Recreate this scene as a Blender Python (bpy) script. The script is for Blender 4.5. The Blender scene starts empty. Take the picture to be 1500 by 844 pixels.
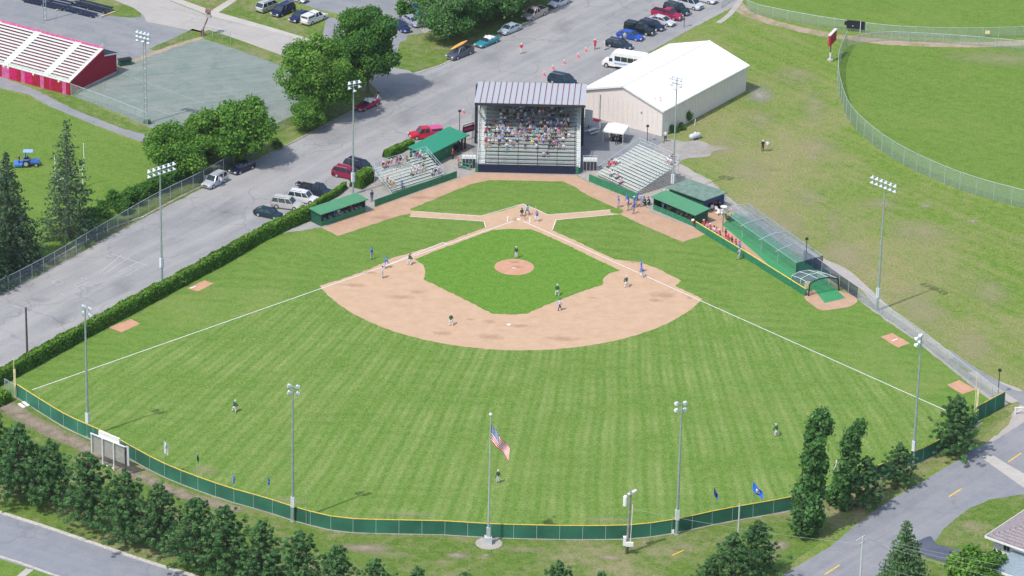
import bpy, bmesh, math, random
import numpy as np
from mathutils import Vector, Matrix
R = math.radians
random.seed(7); rng = np.random.default_rng(7)
S = bpy.context.scene
COL = S.collection

# ---------------------------------------------------------------- camera
CAM = Vector((15.96504, -575.77806, 248.91242))
RT = Vector((0.99905728, 0.03830704, 0.0204234)); UP = Vector((-0.034385, 0.41110145, 0.91094087)); FW = Vector((-0.02649936, 0.91078437, -0.41203109))
cd = bpy.data.cameras.new('camera'); cam = bpy.data.objects.new('camera', cd); COL.objects.link(cam)
cd.sensor_width = 36; cd.lens = 6000 / 1500 * 36; cd.clip_start = 1; cd.clip_end = 20000
m = Matrix((RT, UP, -FW)).transposed().to_4x4(); m.translation = CAM; cam.matrix_world = m
S.camera = cam

# ---------------------------------------------------------------- light
SUN_AZ = R(44 + 180); SUN_EL = R(58)
sund = Vector((math.cos(SUN_AZ) * math.cos(SUN_EL), math.sin(SUN_AZ) * math.cos(SUN_EL), math.sin(SUN_EL)))
w = bpy.data.worlds.new('World'); S.world = w; w.use_nodes = True
nt = w.node_tree; bg = nt.nodes['Background']; sky = nt.nodes.new('ShaderNodeTexSky')
sky.sky_type = 'NISHITA'; sky.sun_disc = False; sky.sun_elevation = SUN_EL; sky.sun_rotation = R(90) - SUN_AZ
sky.air_density = 1.0; sky.dust_density = 2.0; sky.ozone_density = 1.0
nt.links.new(sky.outputs[0], bg.inputs[0]); bg.inputs[1].default_value = 0.15
sd = bpy.data.lights.new('sun', 'SUN'); sd.energy = 2.7; sd.angle = R(1.0); sd.color = (1.0, 0.955, 0.9)
so = bpy.data.objects.new('sun', sd); COL.objects.link(so); so.rotation_euler = sund.to_track_quat('Z', 'Y').to_euler()
S.view_settings.view_transform = 'Standard'; S.view_settings.look = 'None'; S.view_settings.gamma = 1.0
S.view_settings.exposure = 0.36

# ---------------------------------------------------------------- helpers
def G(px, py, z=0.0):
    d = FW * 6000 + RT * (px - 750) - UP * (py - 422)
    k = (z - CAM.z) / d.z
    p = CAM + d * k
    return Vector((p.x, p.y, z))

def new_mat(name):
    m = bpy.data.materials.new(name); m.use_nodes = True
    return m, m.node_tree, m.node_tree.nodes['Principled BSDF']

def N(nt, t, **kw):
    n = nt.nodes.new(t)
    for k, v in kw.items(): setattr(n, k, v)
    return n

def noise(nt, vec, scale, detail=3, rough=.55, dist=0):
    n = N(nt, 'ShaderNodeTexNoise'); n.inputs['Scale'].default_value = scale; n.inputs['Detail'].default_value = detail
    n.inputs['Roughness'].default_value = rough; n.inputs['Distortion'].default_value = dist
    nt.links.new(vec, n.inputs['Vector']); return n.outputs['Fac']

def ramp(nt, fac, lo, hi):
    n = N(nt, 'ShaderNodeMapRange'); n.inputs[1].default_value = lo; n.inputs[2].default_value = hi
    nt.links.new(fac, n.inputs[0]); return n.outputs[0]

def mix(nt, fac, a, b, mode='MIX'):
    n = N(nt, 'ShaderNodeMix', data_type='RGBA', blend_type=mode)
    if isinstance(fac, float): n.inputs[0].default_value = fac
    else: nt.links.new(fac, n.inputs[0])
    for s, v in ((6, a), (7, b)):
        if isinstance(v, tuple): n.inputs[s].default_value = (*v[:3], 1)
        else: nt.links.new(v, n.inputs[s])
    return n.outputs[2]

def mth(nt, op, a, b=None):
    n = N(nt, 'ShaderNodeMath', operation=op)
    for i, v in enumerate((a, b)):
        if v is None: continue
        if isinstance(v, (int, float)): n.inputs[i].default_value = v
        else: nt.links.new(v, n.inputs[i])
    return n.outputs[0]

def mat(name, c, rough=.6, metal=0.0, var=.12, scale=2.0, alpha=1.0, spec=.3, emit=None):
    """procedural paint / metal / cloth with a slight uneven tone"""
    m, nt, b = new_mat(name)
    tc = N(nt, 'ShaderNodeTexCoord')
    f = noise(nt, tc.outputs['Object'], scale, 4)
    d = tuple(max(0, x * (1 - var * 1.6)) for x in c); l = tuple(min(1, x * (1 + var)) for x in c)
    nt.links.new(mix(nt, ramp(nt, f, .3, .7), d, l), b.inputs['Base Color'])
    b.inputs['Roughness'].default_value = rough; b.inputs['Metallic'].default_value = metal
    b.inputs['Specular IOR Level'].default_value = spec; b.inputs['Alpha'].default_value = alpha
    return m

def ground_mat(name, cols, blotch=.06, mid=.35, fine=4.0, dry=None, dryness=(.5, .7), stripes=None, bump=.0, streak=None, rough=.95, grain=.16, worn=None, crack=None, cross=0):
    """cols: two tones mixed by mid noise; dry: third tone in blotches; stripes: mower bands fanning from a point"""
    m, nt, b = new_mat(name)
    geo = N(nt, 'ShaderNodeNewGeometry'); P = geo.outputs['Position']
    c = mix(nt, ramp(nt, noise(nt, P, mid, 6, .72), .36, .64), cols[0], cols[1])
    if dry:
        n1 = noise(nt, P, blotch, 6, .68, .6)
        n2 = noise(nt, P, blotch * 9, 4, .6)
        f = mth(nt, 'ADD', mth(nt, 'MULTIPLY', n1, .68), mth(nt, 'MULTIPLY', n2, .32))
        for (wx, wy, dx_, dy_, reach, amt) in (worn or ()):    # wear that thins out away from a trodden line
            sx = N(nt, 'ShaderNodeSeparateXYZ'); nt.links.new(P, sx.inputs[0])
            q = mth(nt, 'ABSOLUTE', mth(nt, 'ADD', mth(nt, 'MULTIPLY', mth(nt, 'SUBTRACT', sx.outputs[0], wx), -dy_), mth(nt, 'MULTIPLY', mth(nt, 'SUBTRACT', sx.outputs[1], wy), dx_)))
            f = mth(nt, 'ADD', f, mth(nt, 'MULTIPLY', ramp(nt, q, reach, 0), amt))
        c = mix(nt, ramp(nt, f, *dryness), c, dry)
    if streak:      # (angle deg, scale along, scale across, colour, strength)
        mp = N(nt, 'ShaderNodeMapping', vector_type='TEXTURE'); mp.inputs['Rotation'].default_value = (0, 0, R(streak[0])); mp.inputs['Scale'].default_value = (1 / streak[1], 1 / streak[2], 1)
        nt.links.new(P, mp.inputs[0])
        f = ramp(nt, noise(nt, mp.outputs[0], 1.0, 5, .62), .42, .68)
        c = mix(nt, mth(nt, 'MULTIPLY', f, streak[4]), c, streak[3])
    if stripes:     # (x0, y0, frequency, strength, colour)
        sx = N(nt, 'ShaderNodeSeparateXYZ'); nt.links.new(P, sx.inputs[0])
        dx = mth(nt, 'SUBTRACT', sx.outputs[0], stripes[0]); dy = mth(nt, 'SUBTRACT', stripes[1], sx.outputs[1])
        a = mth(nt, 'ARCTAN2', dx, dy)
        a2 = mth(nt, 'ADD', a, mth(nt, 'MULTIPLY', noise(nt, P, .05, 2), .01))
        s = mth(nt, 'SINE', mth(nt, 'MULTIPLY', a2, stripes[2]))
        s3 = mth(nt, 'SINE', mth(nt, 'MULTIPLY', a2, stripes[2] * .37))
        s = mth(nt, 'ADD', mth(nt, 'MULTIPLY', s, .5), mth(nt, 'MULTIPLY', s3, .5))
        f = ramp(nt, s, -.8, .8)
        f = mth(nt, 'MULTIPLY', f, ramp(nt, noise(nt, P, .12, 4, .65), .3, .7))
        c = mix(nt, mth(nt, 'MULTIPLY', f, stripes[3]), c, stripes[4])
    if cross:       # faint second mowing direction, rings about home plate
        sx = N(nt, 'ShaderNodeSeparateXYZ'); nt.links.new(P, sx.inputs[0])
        rd = mth(nt, 'SINE', mth(nt, 'MULTIPLY', mth(nt, 'ADD', sx.outputs[1], mth(nt, 'MULTIPLY', noise(nt, P, .04, 2), 6)), 2.4))
        f = mth(nt, 'MULTIPLY', ramp(nt, rd, -.5, .9), ramp(nt, noise(nt, P, .09, 3, .6), .4, .65))
        c = mix(nt, mth(nt, 'MULTIPLY', f, cross), c, (.065, .165, .022))
    if crack:       # (cell scale, strength): thin dark seams of old paving
        dn = N(nt, 'ShaderNodeTexNoise'); dn.inputs['Scale'].default_value = .4; nt.links.new(P, dn.inputs['Vector'])
        va = N(nt, 'ShaderNodeVectorMath', operation='ADD'); vs_ = N(nt, 'ShaderNodeVectorMath', operation='SCALE'); nt.links.new(dn.outputs['Color'], vs_.inputs[0]); vs_.inputs['Scale'].default_value = 3.0
        nt.links.new(P, va.inputs[0]); nt.links.new(vs_.outputs[0], va.inputs[1])
        vo = N(nt, 'ShaderNodeTexVoronoi', feature='DISTANCE_TO_EDGE'); vo.inputs['Scale'].default_value = crack[0]; nt.links.new(va.outputs[0], vo.inputs['Vector'])
        f = mth(nt, 'MULTIPLY', ramp(nt, vo.outputs['Distance'], .018, .004), ramp(nt, noise(nt, P, .06, 2), .38, .6))
        c = mix(nt, mth(nt, 'MULTIPLY', f, crack[1]), c, (.12, .125, .13))
    g = ramp(nt, noise(nt, P, fine, 2, .6), .2, .8)
    g2 = mth(nt, 'ADD', mth(nt, 'MULTIPLY', g, 2 * grain), 1 - grain)
    cc = N(nt, 'ShaderNodeVectorMath', operation='SCALE'); nt.links.new(c, cc.inputs[0]); nt.links.new(g2, cc.inputs['Scale'])
    nt.links.new(cc.outputs[0], b.inputs['Base Color'])
    b.inputs['Roughness'].default_value = rough; b.inputs['Specular IOR Level'].default_value = .12
    if bump:
        bm = N(nt, 'ShaderNodeBump'); bm.inputs['Strength'].default_value = bump; bm.inputs['Distance'].default_value = .15
        nt.links.new(noise(nt, P, 2.2, 4, .7), bm.inputs['Height']); nt.links.new(bm.outputs[0], b.inputs['Normal'])
    return m

class MB:
    def __init__(s): s.v = []; s.f = []; s.m = []
    def add(s, vs, fs, mi=0):
        o = len(s.v); s.v += [tuple(v) for v in vs]; s.f += [tuple(i + o for i in f) for f in fs]; s.m += [mi] * len(fs); return s
    def box(s, c, d, rz=0, mi=0, ry=0, taper=1.0):
        M = Matrix.Translation(c) @ Matrix.Rotation(rz, 4, 'Z') @ Matrix.Rotation(ry, 4, 'Y')
        vs = [M @ Vector((x * d[0] / 2 * (taper if z > 0 else 1), y * d[1] / 2 * (taper if z > 0 else 1), z * d[2] / 2)) for z in (-1, 1) for x, y in ((-1, -1), (1, -1), (1, 1), (-1, 1))]
        return s.add(vs, [(3, 2, 1, 0), (4, 5, 6, 7), (0, 1, 5, 4), (1, 2, 6, 5), (2, 3, 7, 6), (3, 0, 4, 7)], mi)
    def bar(s, a, b, wd, ht, mi=0):      # box from a to b
        a = Vector(a); b = Vector(b); d = (b - a); L = d.length; x = d / L
        up = Vector((0, 0, 1)) if abs(x.z) < .95 else Vector((1, 0, 0))
        y = up.cross(x).normalized(); z = x.cross(y)
        vs = [p + y * (sy * wd / 2) + z * (sz * ht / 2) for p in (a, b) for sy, sz in ((-1, -1), (1, -1), (1, 1), (-1, 1))]
        return s.add(vs, [(3, 2, 1, 0), (4, 5, 6, 7), (0, 1, 5, 4), (1, 2, 6, 5), (2, 3, 7, 6), (3, 0, 4, 7)], mi)
    def tube(s, a, b, r0, r1=None, n=8, mi=0):
        r1 = r0 if r1 is None else r1
        a = Vector(a); b = Vector(b); x = (b - a).normalized()
        up = Vector((0, 0, 1)) if abs(x.z) < .95 else Vector((1, 0, 0))
        y = up.cross(x).normalized(); z = x.cross(y)
        vs = [p + (y * math.cos(2 * math.pi * i / n) + z * math.sin(2 * math.pi * i / n)) * r for p, r in ((a, r0), (b, r1)) for i in range(n)]
        fs = [(i, (i + 1) % n, n + (i + 1) % n, n + i) for i in range(n)] + [tuple(range(n - 1, -1, -1)), tuple(range(n, 2 * n))]
        return s.add(vs, fs, mi)
    def path(s, pts, r, n=6, mi=0):
        for a, b in zip(pts, pts[1:]): s.tube(a, b, r, r, n, mi)
        return s
    def lathe(s, c, prof, n=12, mi=0):   # prof: [(r, z)...] about the z axis through c
        c = Vector(c); vs = [c + Vector((r * math.cos(2 * math.pi * i / n), r * math.sin(2 * math.pi * i / n), z)) for r, z in prof for i in range(n)]
        fs = [(k * n + i, k * n + (i + 1) % n, (k + 1) * n + (i + 1) % n, (k + 1) * n + i) for k in range(len(prof) - 1) for i in range(n)]
        fs += [tuple(range(n - 1, -1, -1)), tuple(range((len(prof) - 1) * n, len(prof) * n))]
        return s.add(vs, fs, mi)
    def prism(s, poly, a, b, mi=0):      # poly [(u, z)] in the local xz plane, extruded along y from a to b
        n = len(poly); vs = [(u, y, z) for y in (a, b) for u, z in poly]
        fs = [tuple(range(n)), tuple(range(2 * n - 1, n - 1, -1))] + [((i + 1) % n, i, n + i, n + (i + 1) % n) for i in range(n)]
        return s.add(vs, fs, mi)
    def quad(s, *vs, mi=0): return s.add(vs, [tuple(range(len(vs)))], mi)
    def slab(s, poly, z0, z1, mi=0):     # vertical prism over an xy outline
        n = len(poly); vs = [(p[0], p[1], z) for z in (z0, z1) for p in poly]
        fs = [tuple(range(n - 1, -1, -1)), tuple(range(n, 2 * n))] + [(i, (i + 1) % n, n + (i + 1) % n, n + i) for i in range(n)]
        return s.add(vs, fs, mi)
    def mesh(s, name, mats, smooth=False):
        me = bpy.data.meshes.new(name); me.from_pydata(s.v, [], s.f)
        for m_ in (mats if isinstance(mats, (list, tuple)) else [mats]): me.materials.append(m_)
        if len(set(s.m)) > 1: me.polygons.foreach_set('material_index', s.m)
        if smooth: me.polygons.foreach_set('use_smooth', [True] * len(me.polygons))
        me.update(); return me
    def build(s, name, mats, parent=None, smooth=False): return link(name, s.mesh(name, mats, smooth), parent)

def link(name, me, parent=None, loc=None, rz=None, scale=None):
    o = bpy.data.objects.new(name, me); COL.objects.link(o)
    if parent: o.parent = parent
    if loc is not None: o.location = loc
    if rz is not None: o.rotation_euler = (0, 0, rz)
    if scale is not None: o.scale = scale if hasattr(scale, '__len__') else (scale,) * 3
    return o

def tag(o, label, cat=None, group=None, kind=None):
    if label: o['label'] = label
    if cat: o['category'] = cat
    if group: o['group'] = group
    if kind: o['kind'] = kind
    return o

def thing(name, label, cat, loc, rz=0, group=None, scale=None):
    return tag(link(name, None, None, loc, rz, scale), label, cat, group)

def kids(o, table=[None, 0]):
    if table[1] != len(bpy.data.objects):
        d = {}
        for x in bpy.data.objects:
            if x.parent: d.setdefault(x.parent.name, []).append(x)
        table[0] = d; table[1] = len(bpy.data.objects)
    return table[0].get(o.name, [])

def tree_of(o): return (o, [tree_of(c) for c in kids(o)])
def dup(t, parent=None):
    o, ch = t; c = o.copy(); COL.objects.link(c)
    if parent: c.parent = parent
    for k in ch: dup(k, c)
    return c

def set_mats(o, ms):
    for i, mm in enumerate(ms):
        if mm is None: continue
        o.material_slots[i].link = 'OBJECT'; o.material_slots[i].material = mm

def frame(a, b):
    """origin and heading of the line from ground point a to b"""
    d = b - a; return a, math.atan2(d.y, d.x), d.length

def resample(pts, step=1.0, jit=0.0, closed=True):
    out = []; n = len(pts); rr = random.Random(len(pts) * 7 + int(abs(pts[0].x) * 10))
    for i in range(n if closed else n - 1):
        a, b = pts[i], pts[(i + 1) % n]; L = (b - a).length; k = max(1, int(L / step))
        nrm = Vector((-(b - a).y, (b - a).x, 0)).normalized()
        for j in range(k):
            p = a.lerp(b, j / k)
            out.append(p + nrm * rr.uniform(-jit, jit) if j else p)
    if not closed: out.append(pts[-1])
    return out

def catmull(pts, closed=True, k=6):
    out = []; n = len(pts)
    for i in range(n if closed else n - 1):
        g = lambda j: pts[j % n] if closed else pts[max(0, min(n - 1, j))]
        p0, p1, p2, p3 = g(i - 1), g(i), g(i + 1), g(i + 2)
        for j in range(k):
            t = j / k
            out.append(.5 * ((2 * p1) + (p2 - p0) * t + (2 * p0 - 5 * p1 + 4 * p2 - p3) * t * t + (3 * p1 - p0 - 3 * p2 + p3) * t ** 3))
    if not closed: out.append(pts[-1])
    return out

ZL = .004
def sheet(name, px, layer, m, smooth=False, jit=0.0, step=.7, world=False, label=None):
    pts = [Vector((p[0], p[1], 0)) for p in px] if world else [G(*p) for p in px]
    if smooth: pts = catmull(pts)
    if jit: pts = resample(pts, step, jit)
    me = bpy.data.meshes.new(name); me.from_pydata([(p.x, p.y, layer * ZL) for p in pts], [], [tuple(range(len(pts)))])
    me.materials.append(m); me.update()
    if me.polygons[0].normal.z < 0: me.flip_normals()
    o = link(name, me); o['kind'] = 'structure'
    if label: o['label'] = label
    return o

def strip_pts(pts, wd):
    L, Rr = [], []
    for i, p in enumerate(pts):
        a = pts[max(0, i - 1)]; b = pts[min(len(pts) - 1, i + 1)]; d = (b - a); n = Vector((-d.y, d.x, 0)).normalized()
        ww = wd[i] if isinstance(wd, (list, tuple)) else wd
        L.append(p + n * ww / 2); Rr.append(p - n * ww / 2)
    return L + Rr[::-1]

def strip(name, px, wd, layer, m, smooth=True, jit=0, world=False):
    pts = [Vector((p[0], p[1], 0)) for p in px] if world else [G(*p) for p in px]
    if smooth and len(pts) > 2: pts = catmull(pts, False, 5)
    poly = strip_pts(pts, wd)
    return sheet(name, [(p.x, p.y) for p in poly], layer, m, jit=jit, world=True)

def kerb(px, name='kerb', wd=.3, h=.12, m=None, label=None):
    pts = catmull([G(*p) for p in px], False, 4); poly = strip_pts(pts, wd); mb = MB(); n = len(pts)
    L = poly[:n]; Rr = poly[n:][::-1]
    for i in range(n - 1):
        q = [L[i], L[i + 1], Rr[i + 1], Rr[i]]; mb.slab(q[::-1], .0, h)
    o = mb.build(name, m); o['kind'] = 'structure'; return o

HAZE = .00004
# ---------------------------------------------------------------- materials
M = {}
M['dry'] = ground_mat('meadow_grass', ((.095, .185, .022), (.172, .26, .045)), .05, .8, 3, dry=(.27, .25, .12), dryness=(.50, .74), streak=(-48, .04, .6, (.25, .26, .10), .6), bump=.6, grain=.42, worn=((45, -3, .40, -.916, 24, .15), (46, 40, .3, .95, 9, .10)))
M['turf'] = ground_mat('mown_outfield_turf', ((.098, .195, .03), (.15, .248, .046)), .04, .9, 3, dry=(.18, .24, .06), dryness=(.52, .74), stripes=(15, 80, 820, .85, (.25, .315, .10)), bump=.4, grain=.38, cross=.2)
M['infield'] = ground_mat('infield_grass', ((.095, .22, .026), (.145, .265, .04)), .08, .9, 3, dry=(.16, .265, .045), dryness=(.52, .75), bump=.4, grain=.28)
M['foul'] = ground_mat('foul_ground_grass', ((.10, .20, .03), (.155, .25, .048)), .07, .9, 3, dry=(.22, .265, .08), dryness=(.5, .72), streak=(-20, .12, .9, (.18, .275, .06), .5), bump=.4, grain=.28, cross=.3)
M['lush'] = ground_mat('lush_grass', ((.095, .19, .026), (.155, .238, .046)), .05, .8, 3, dry=(.185, .245, .055), dryness=(.5, .72), streak=(-35, .08, .45, (.16, .25, .045), .55), bump=.5, grain=.3)
M['verge'] = ground_mat('verge_grass', ((.08, .155, .023), (.15, .22, .046)), .07, .8, 3, dry=(.30, .255, .155), dryness=(.465, .66), bump=.6, grain=.34)
M['dirt'] = ground_mat('infield_clay', ((.48, .325, .205), (.55, .38, .25)), .12, .5, 6, dry=(.43, .255, .17), dryness=(.58, .78), streak=(15, .3, 3, (.58, .42, .33), .35), grain=.08)
M['clay'] = ground_mat('warning_clay', ((.43, .28, .185), (.51, .34, .235)), .25, .6, 6, dry=(.46, .29, .19), dryness=(.5, .66), grain=.1)
M['mound'] = ground_mat('mound_clay', ((.50, .27, .175), (.57, .33, .22)), .3, .8, 6, grain=.1)
M['scuff'] = ground_mat('damp_clay', ((.42, .24, .15), (.50, .31, .21)), .3, 1.2, 6, grain=.1)
M['asph'] = ground_mat('worn_lot_asphalt', ((.243, .248, .254), (.30, .303, .305)), .035, .12, 4, dry=(.32, .315, .31), dryness=(.46, .64), streak=(57, .022, .28, (.385, .375, .36), .8), grain=.13, crack=(.11, .35))
M['road'] = ground_mat('road_asphalt', ((.21, .225, .25), (.265, .275, .295)), .05, .3, 4, dry=(.30, .295, .30), dryness=(.52, .70), streak=(52, .03, .7, (.31, .305, .31), .6), grain=.1, crack=(.09, .25))
M['road2'] = ground_mat('lower_road_asphalt', ((.215, .235, .265), (.26, .275, .30)), .05, .4, 4, streak=(-28, .04, .7, (.29, .30, .32), .5), grain=.1, crack=(.07, .25))
M['street'] = ground_mat('pale_street_concrete', ((.38, .36, .33), (.44, .415, .38)), .05, .2, 4, dry=(.30, .30, .29), dryness=(.56, .7), streak=(-30, .03, .9, (.36, .355, .345), .6), grain=.08, crack=(.12, .35))
M['conc'] = ground_mat('pavement_concrete', ((.42, .40, .37), (.49, .46, .42)), .1, .5, 4, grain=.1)
M['gravel'] = ground_mat('gravel_apron', ((.28, .27, .255), (.36, .34, .31)), .12, .6, 5, dry=(.41, .37, .315), dryness=(.48, .62), grain=.2)
M['path'] = ground_mat('pale_path', ((.37, .345, .32), (.44, .405, .37)), .12, .6, 5, grain=.14)
M['tan'] = ground_mat('tan_dirt', ((.35, .27, .20), (.43, .345, .265)), .15, .6, 5, dry=(.22, .22, .10), dryness=(.47, .62), grain=.2)
M['court'] = ground_mat('faded_court', ((.16, .22, .185), (.225, .27, .24)), .06, .3, 4, dry=(.30, .31, .28), dryness=(.5, .68), streak=(20, .06, 1.1, (.28, .29, .29), .6), grain=.12, crack=(.16, .45))
M['back_lot'] = ground_mat('back_lot_asphalt', ((.205, .225, .24), (.265, .275, .285)), .05, .2, 4, dry=(.34, .31, .28), dryness=(.54, .72), streak=(-30, .04, .5, (.31, .31, .31), .5), grain=.12, crack=(.1, .35))
M['mat_turf'] = ground_mat('artificial_turf', ((.045, .25, .10), (.07, .30, .135)), .2, .8, 5, grain=.1)
M['chalk'] = mat('chalk', (.74, .73, .71), .9, var=.08)
M['paint_line'] = mat('worn_road_paint', (.50, .49, .47), .8, var=.2)
M['faint_line'] = mat('faded_court_paint', (.32, .36, .34), .8, var=.2)
M['yellow_line'] = mat('yellow_road_paint', (.78, .52, .07), .8, var=.15)
M['kerb'] = mat('kerb_concrete', (.52, .49, .44), .9, var=.15)
M['kerb_dark'] = mat('old_kerb', (.36, .31, .27), .9, var=.25)
M['white'] = mat('white_paint', (.82, .82, .80), .5, var=.05)
M['alu'] = mat('bleacher_aluminium', (.60, .63, .60), .42, .35, var=.08)
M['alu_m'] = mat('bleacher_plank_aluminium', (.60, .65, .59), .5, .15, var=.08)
M['alu_g'] = mat('grandstand_plank_aluminium', (.41, .45, .42), .5, .2, var=.1)  # darker than the other planks: the roof's shade is put into the colour
M['alu_w'] = mat('pale_aluminium', (.70, .73, .70), .5, .15, var=.06)
M['steel'] = mat('galvanised_steel', (.42, .50, .50), .45, .45, var=.1)
M['steel_l'] = mat('light_steel', (.52, .60, .62), .45, .3, var=.08)
M['dark_steel'] = mat('dark_steel', (.06, .055, .075), .5, .3)
M['maroon'] = mat('maroon_paint', (.22, .03, .06), .5)
M['green_wall'] = mat('green_wall_paint', (.035, .20, .10), .6, var=.15)
M['screen'] = mat('green_windscreen', (.035, .165, .105), .8, var=.22, scale=.22)
M['green_roof'] = mat('green_metal_roof', (.085, .27, .135), .45, var=.06)
M['green_roof_b'] = mat('bright_green_roof', (.03, .26, .15), .4, var=.05)
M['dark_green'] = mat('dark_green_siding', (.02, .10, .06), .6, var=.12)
M['shed_roof'] = mat('weathered_green_shingle', (.17, .255, .21), .8, var=.18, scale=1.5)
M['navy'] = mat('navy_siding', (.03, .06, .16), .6)
M['yellow'] = mat('yellow_cap', (.74, .55, .09), .5)
M['pole_y'] = mat('pale_yellow_paint', (.82, .70, .42), .5)
M['navy_pad'] = mat('dark_padded_wall', (.012, .02, .055), .6, var=.2)
M['stand_roof'] = mat('grandstand_roof_metal', (.46, .48, .51), .5, .05, var=.04)
M['bld_roof'] = mat('white_metal_roof', (.84, .83, .82), .45, var=.02, scale=.5)
M['bld_wall'] = mat('beige_metal_siding', (.76, .69, .63), .6, var=.03)
M['trim'] = mat('white_trim', (.80, .79, .76), .5, var=.05)
M['rust'] = mat('rust_stain', (.68, .47, .36), .8, var=.2)
M['red_wall'] = mat('crimson_siding', (.36, .012, .04), .7, var=.25, scale=4)
M['red_panel'] = mat('crimson_panel', (.52, .012, .11), .7, var=.25, scale=2)
M['pink_panel'] = mat('faded_magenta_panel', (.60, .13, .31), .7, var=.25, scale=2)
M['plank_w'] = mat('weathered_white_plank', (.68, .73, .66), .7, var=.06)
M['riser'] = mat('maroon_riser', (.33, .10, .16), .8, var=.2)
M['wood'] = mat('creosoted_wood', (.10, .085, .075), .9, var=.3)
M['grey_wood'] = mat('grey_weathered_wood', (.30, .28, .26), .9, var=.25)
M['glass'] = mat('dark_glass', (.03, .045, .06), .08, spec=.6)
M['tyre'] = mat('tyre_rubber', (.025, .025, .028), .9)
M['rim'] = mat('wheel_rim', (.55, .56, .58), .35, .5)
M['chrome'] = mat('chrome_trim', (.6, .6, .62), .25, .7)
M['lamp_lens'] = mat('headlamp_lens', (.75, .78, .8), .15)
M['tail'] = mat('red_tail_lamp', (.5, .02, .02), .25)
M['black'] = mat('black_plastic', (.02, .02, .022), .6)
M['refl'] = mat('floodlight_reflector', (.80, .84, .88), .3, .25, var=.04)
M['siding'] = mat('white_clapboard', (.78, .78, .76), .6, var=.06)
M['shingle'] = mat('brown_grey_shingle', (.30, .265, .275), .9, var=.22, scale=5)
M['shingle_b'] = mat('blue_grey_shingle', (.24, .31, .36), .9, var=.15, scale=5)
M['brick'] = mat('red_brick', (.34, .10, .07), .9, var=.3, scale=9)
M['tarp'] = mat('white_canopy_cloth', (.86, .86, .86), .7, var=.03)
M['tank'] = mat('grey_tank_paint', (.55, .58, .60), .4, var=.06)
M['kayak'] = mat('orange_plastic', (.80, .42, .10), .4)
M['cone'] = mat('red_orange_cone', (.80, .20, .22), .6)
M['bark'] = mat('brown_bark', (.12, .095, .075), .95, var=.3, scale=8)
M['bark_g'] = mat('grey_bark', (.20, .18, .17), .95, var=.3, scale=8)
M['bark_r'] = mat('reddish_pine_bark', (.13, .095, .075), .95, var=.3, scale=8)
M['blue'] = mat('tractor_blue', (.07, .20, .62), .4)
M['banner'] = mat('dark_banner', (.015, .02, .035), .7)
M['sign_red'] = mat('sign_red', (.5, .02, .06), .6)
M['tan_wall'] = mat('old_brick_wall', (.30, .17, .15), .9, var=.2)
def net_mat(name, c, dens):
    m = mat(name, c, .6, .2, var=.1); m.node_tree.nodes['Principled BSDF'].inputs['Alpha'].default_value = dens; return m
M['mesh'] = net_mat('chain_link_wire', (.40, .47, .45), .34)
M['mesh_far'] = net_mat('far_chain_link_wire', (.33, .43, .38), .42)
M['mesh_dark'] = net_mat('dark_chain_link_wire', (.16, .19, .24), .42)
M['net'] = net_mat('cage_netting', (.30, .36, .42), .30)
M['net_dark'] = net_mat('dark_netting', (.04, .06, .12), .7)
M['net_thin'] = net_mat('backstop_netting', (.25, .27, .27), .12)
M['back_mesh'] = net_mat('board_mesh', (.52, .50, .50), .62)
def leaf(name, c, var=.25):
    m, nt, b = new_mat(name)
    oi = N(nt, 'ShaderNodeTexCoord'); f = noise(nt, oi.outputs['Object'], .9, 3)
    c2 = mix(nt, ramp(nt, f, .35, .65), tuple(x * (1 - var) for x in c), tuple(x * (1 + var) for x in c))
    nt.links.new(c2, b.inputs['Base Color']); b.inputs['Roughness'].default_value = .7; b.inputs['Specular IOR Level'].default_value = .2
    tr = N(nt, 'ShaderNodeBsdfTranslucent'); nt.links.new(c2, tr.inputs[0])
    mx = N(nt, 'ShaderNodeMixShader'); mx.inputs[0].default_value = .42
    nt.links.new(b.outputs[0], mx.inputs[1]); nt.links.new(tr.outputs[0], mx.inputs[2])
    nt.links.new(mx.outputs[0], nt.nodes['Material Output'].inputs[0]); return m
M['leaf_a'] = leaf('maple_leaf', (.10, .25, .035)); M['leaf_b'] = leaf('maple_leaf_light', (.19, .37, .06)); M['leaf_c'] = leaf('elm_leaf', (.085, .22, .05))
M['pine_a'] = leaf('pine_needles', (.075, .19, .065)); M['pine_b'] = leaf('pine_needles_light', (.14, .29, .095))
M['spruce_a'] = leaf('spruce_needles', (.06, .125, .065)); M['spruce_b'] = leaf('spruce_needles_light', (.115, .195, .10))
M['hedge_a'] = leaf('hedge_leaf', (.075, .20, .022)); M['hedge_b'] = leaf('hedge_leaf_light', (.19, .36, .045))
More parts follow.
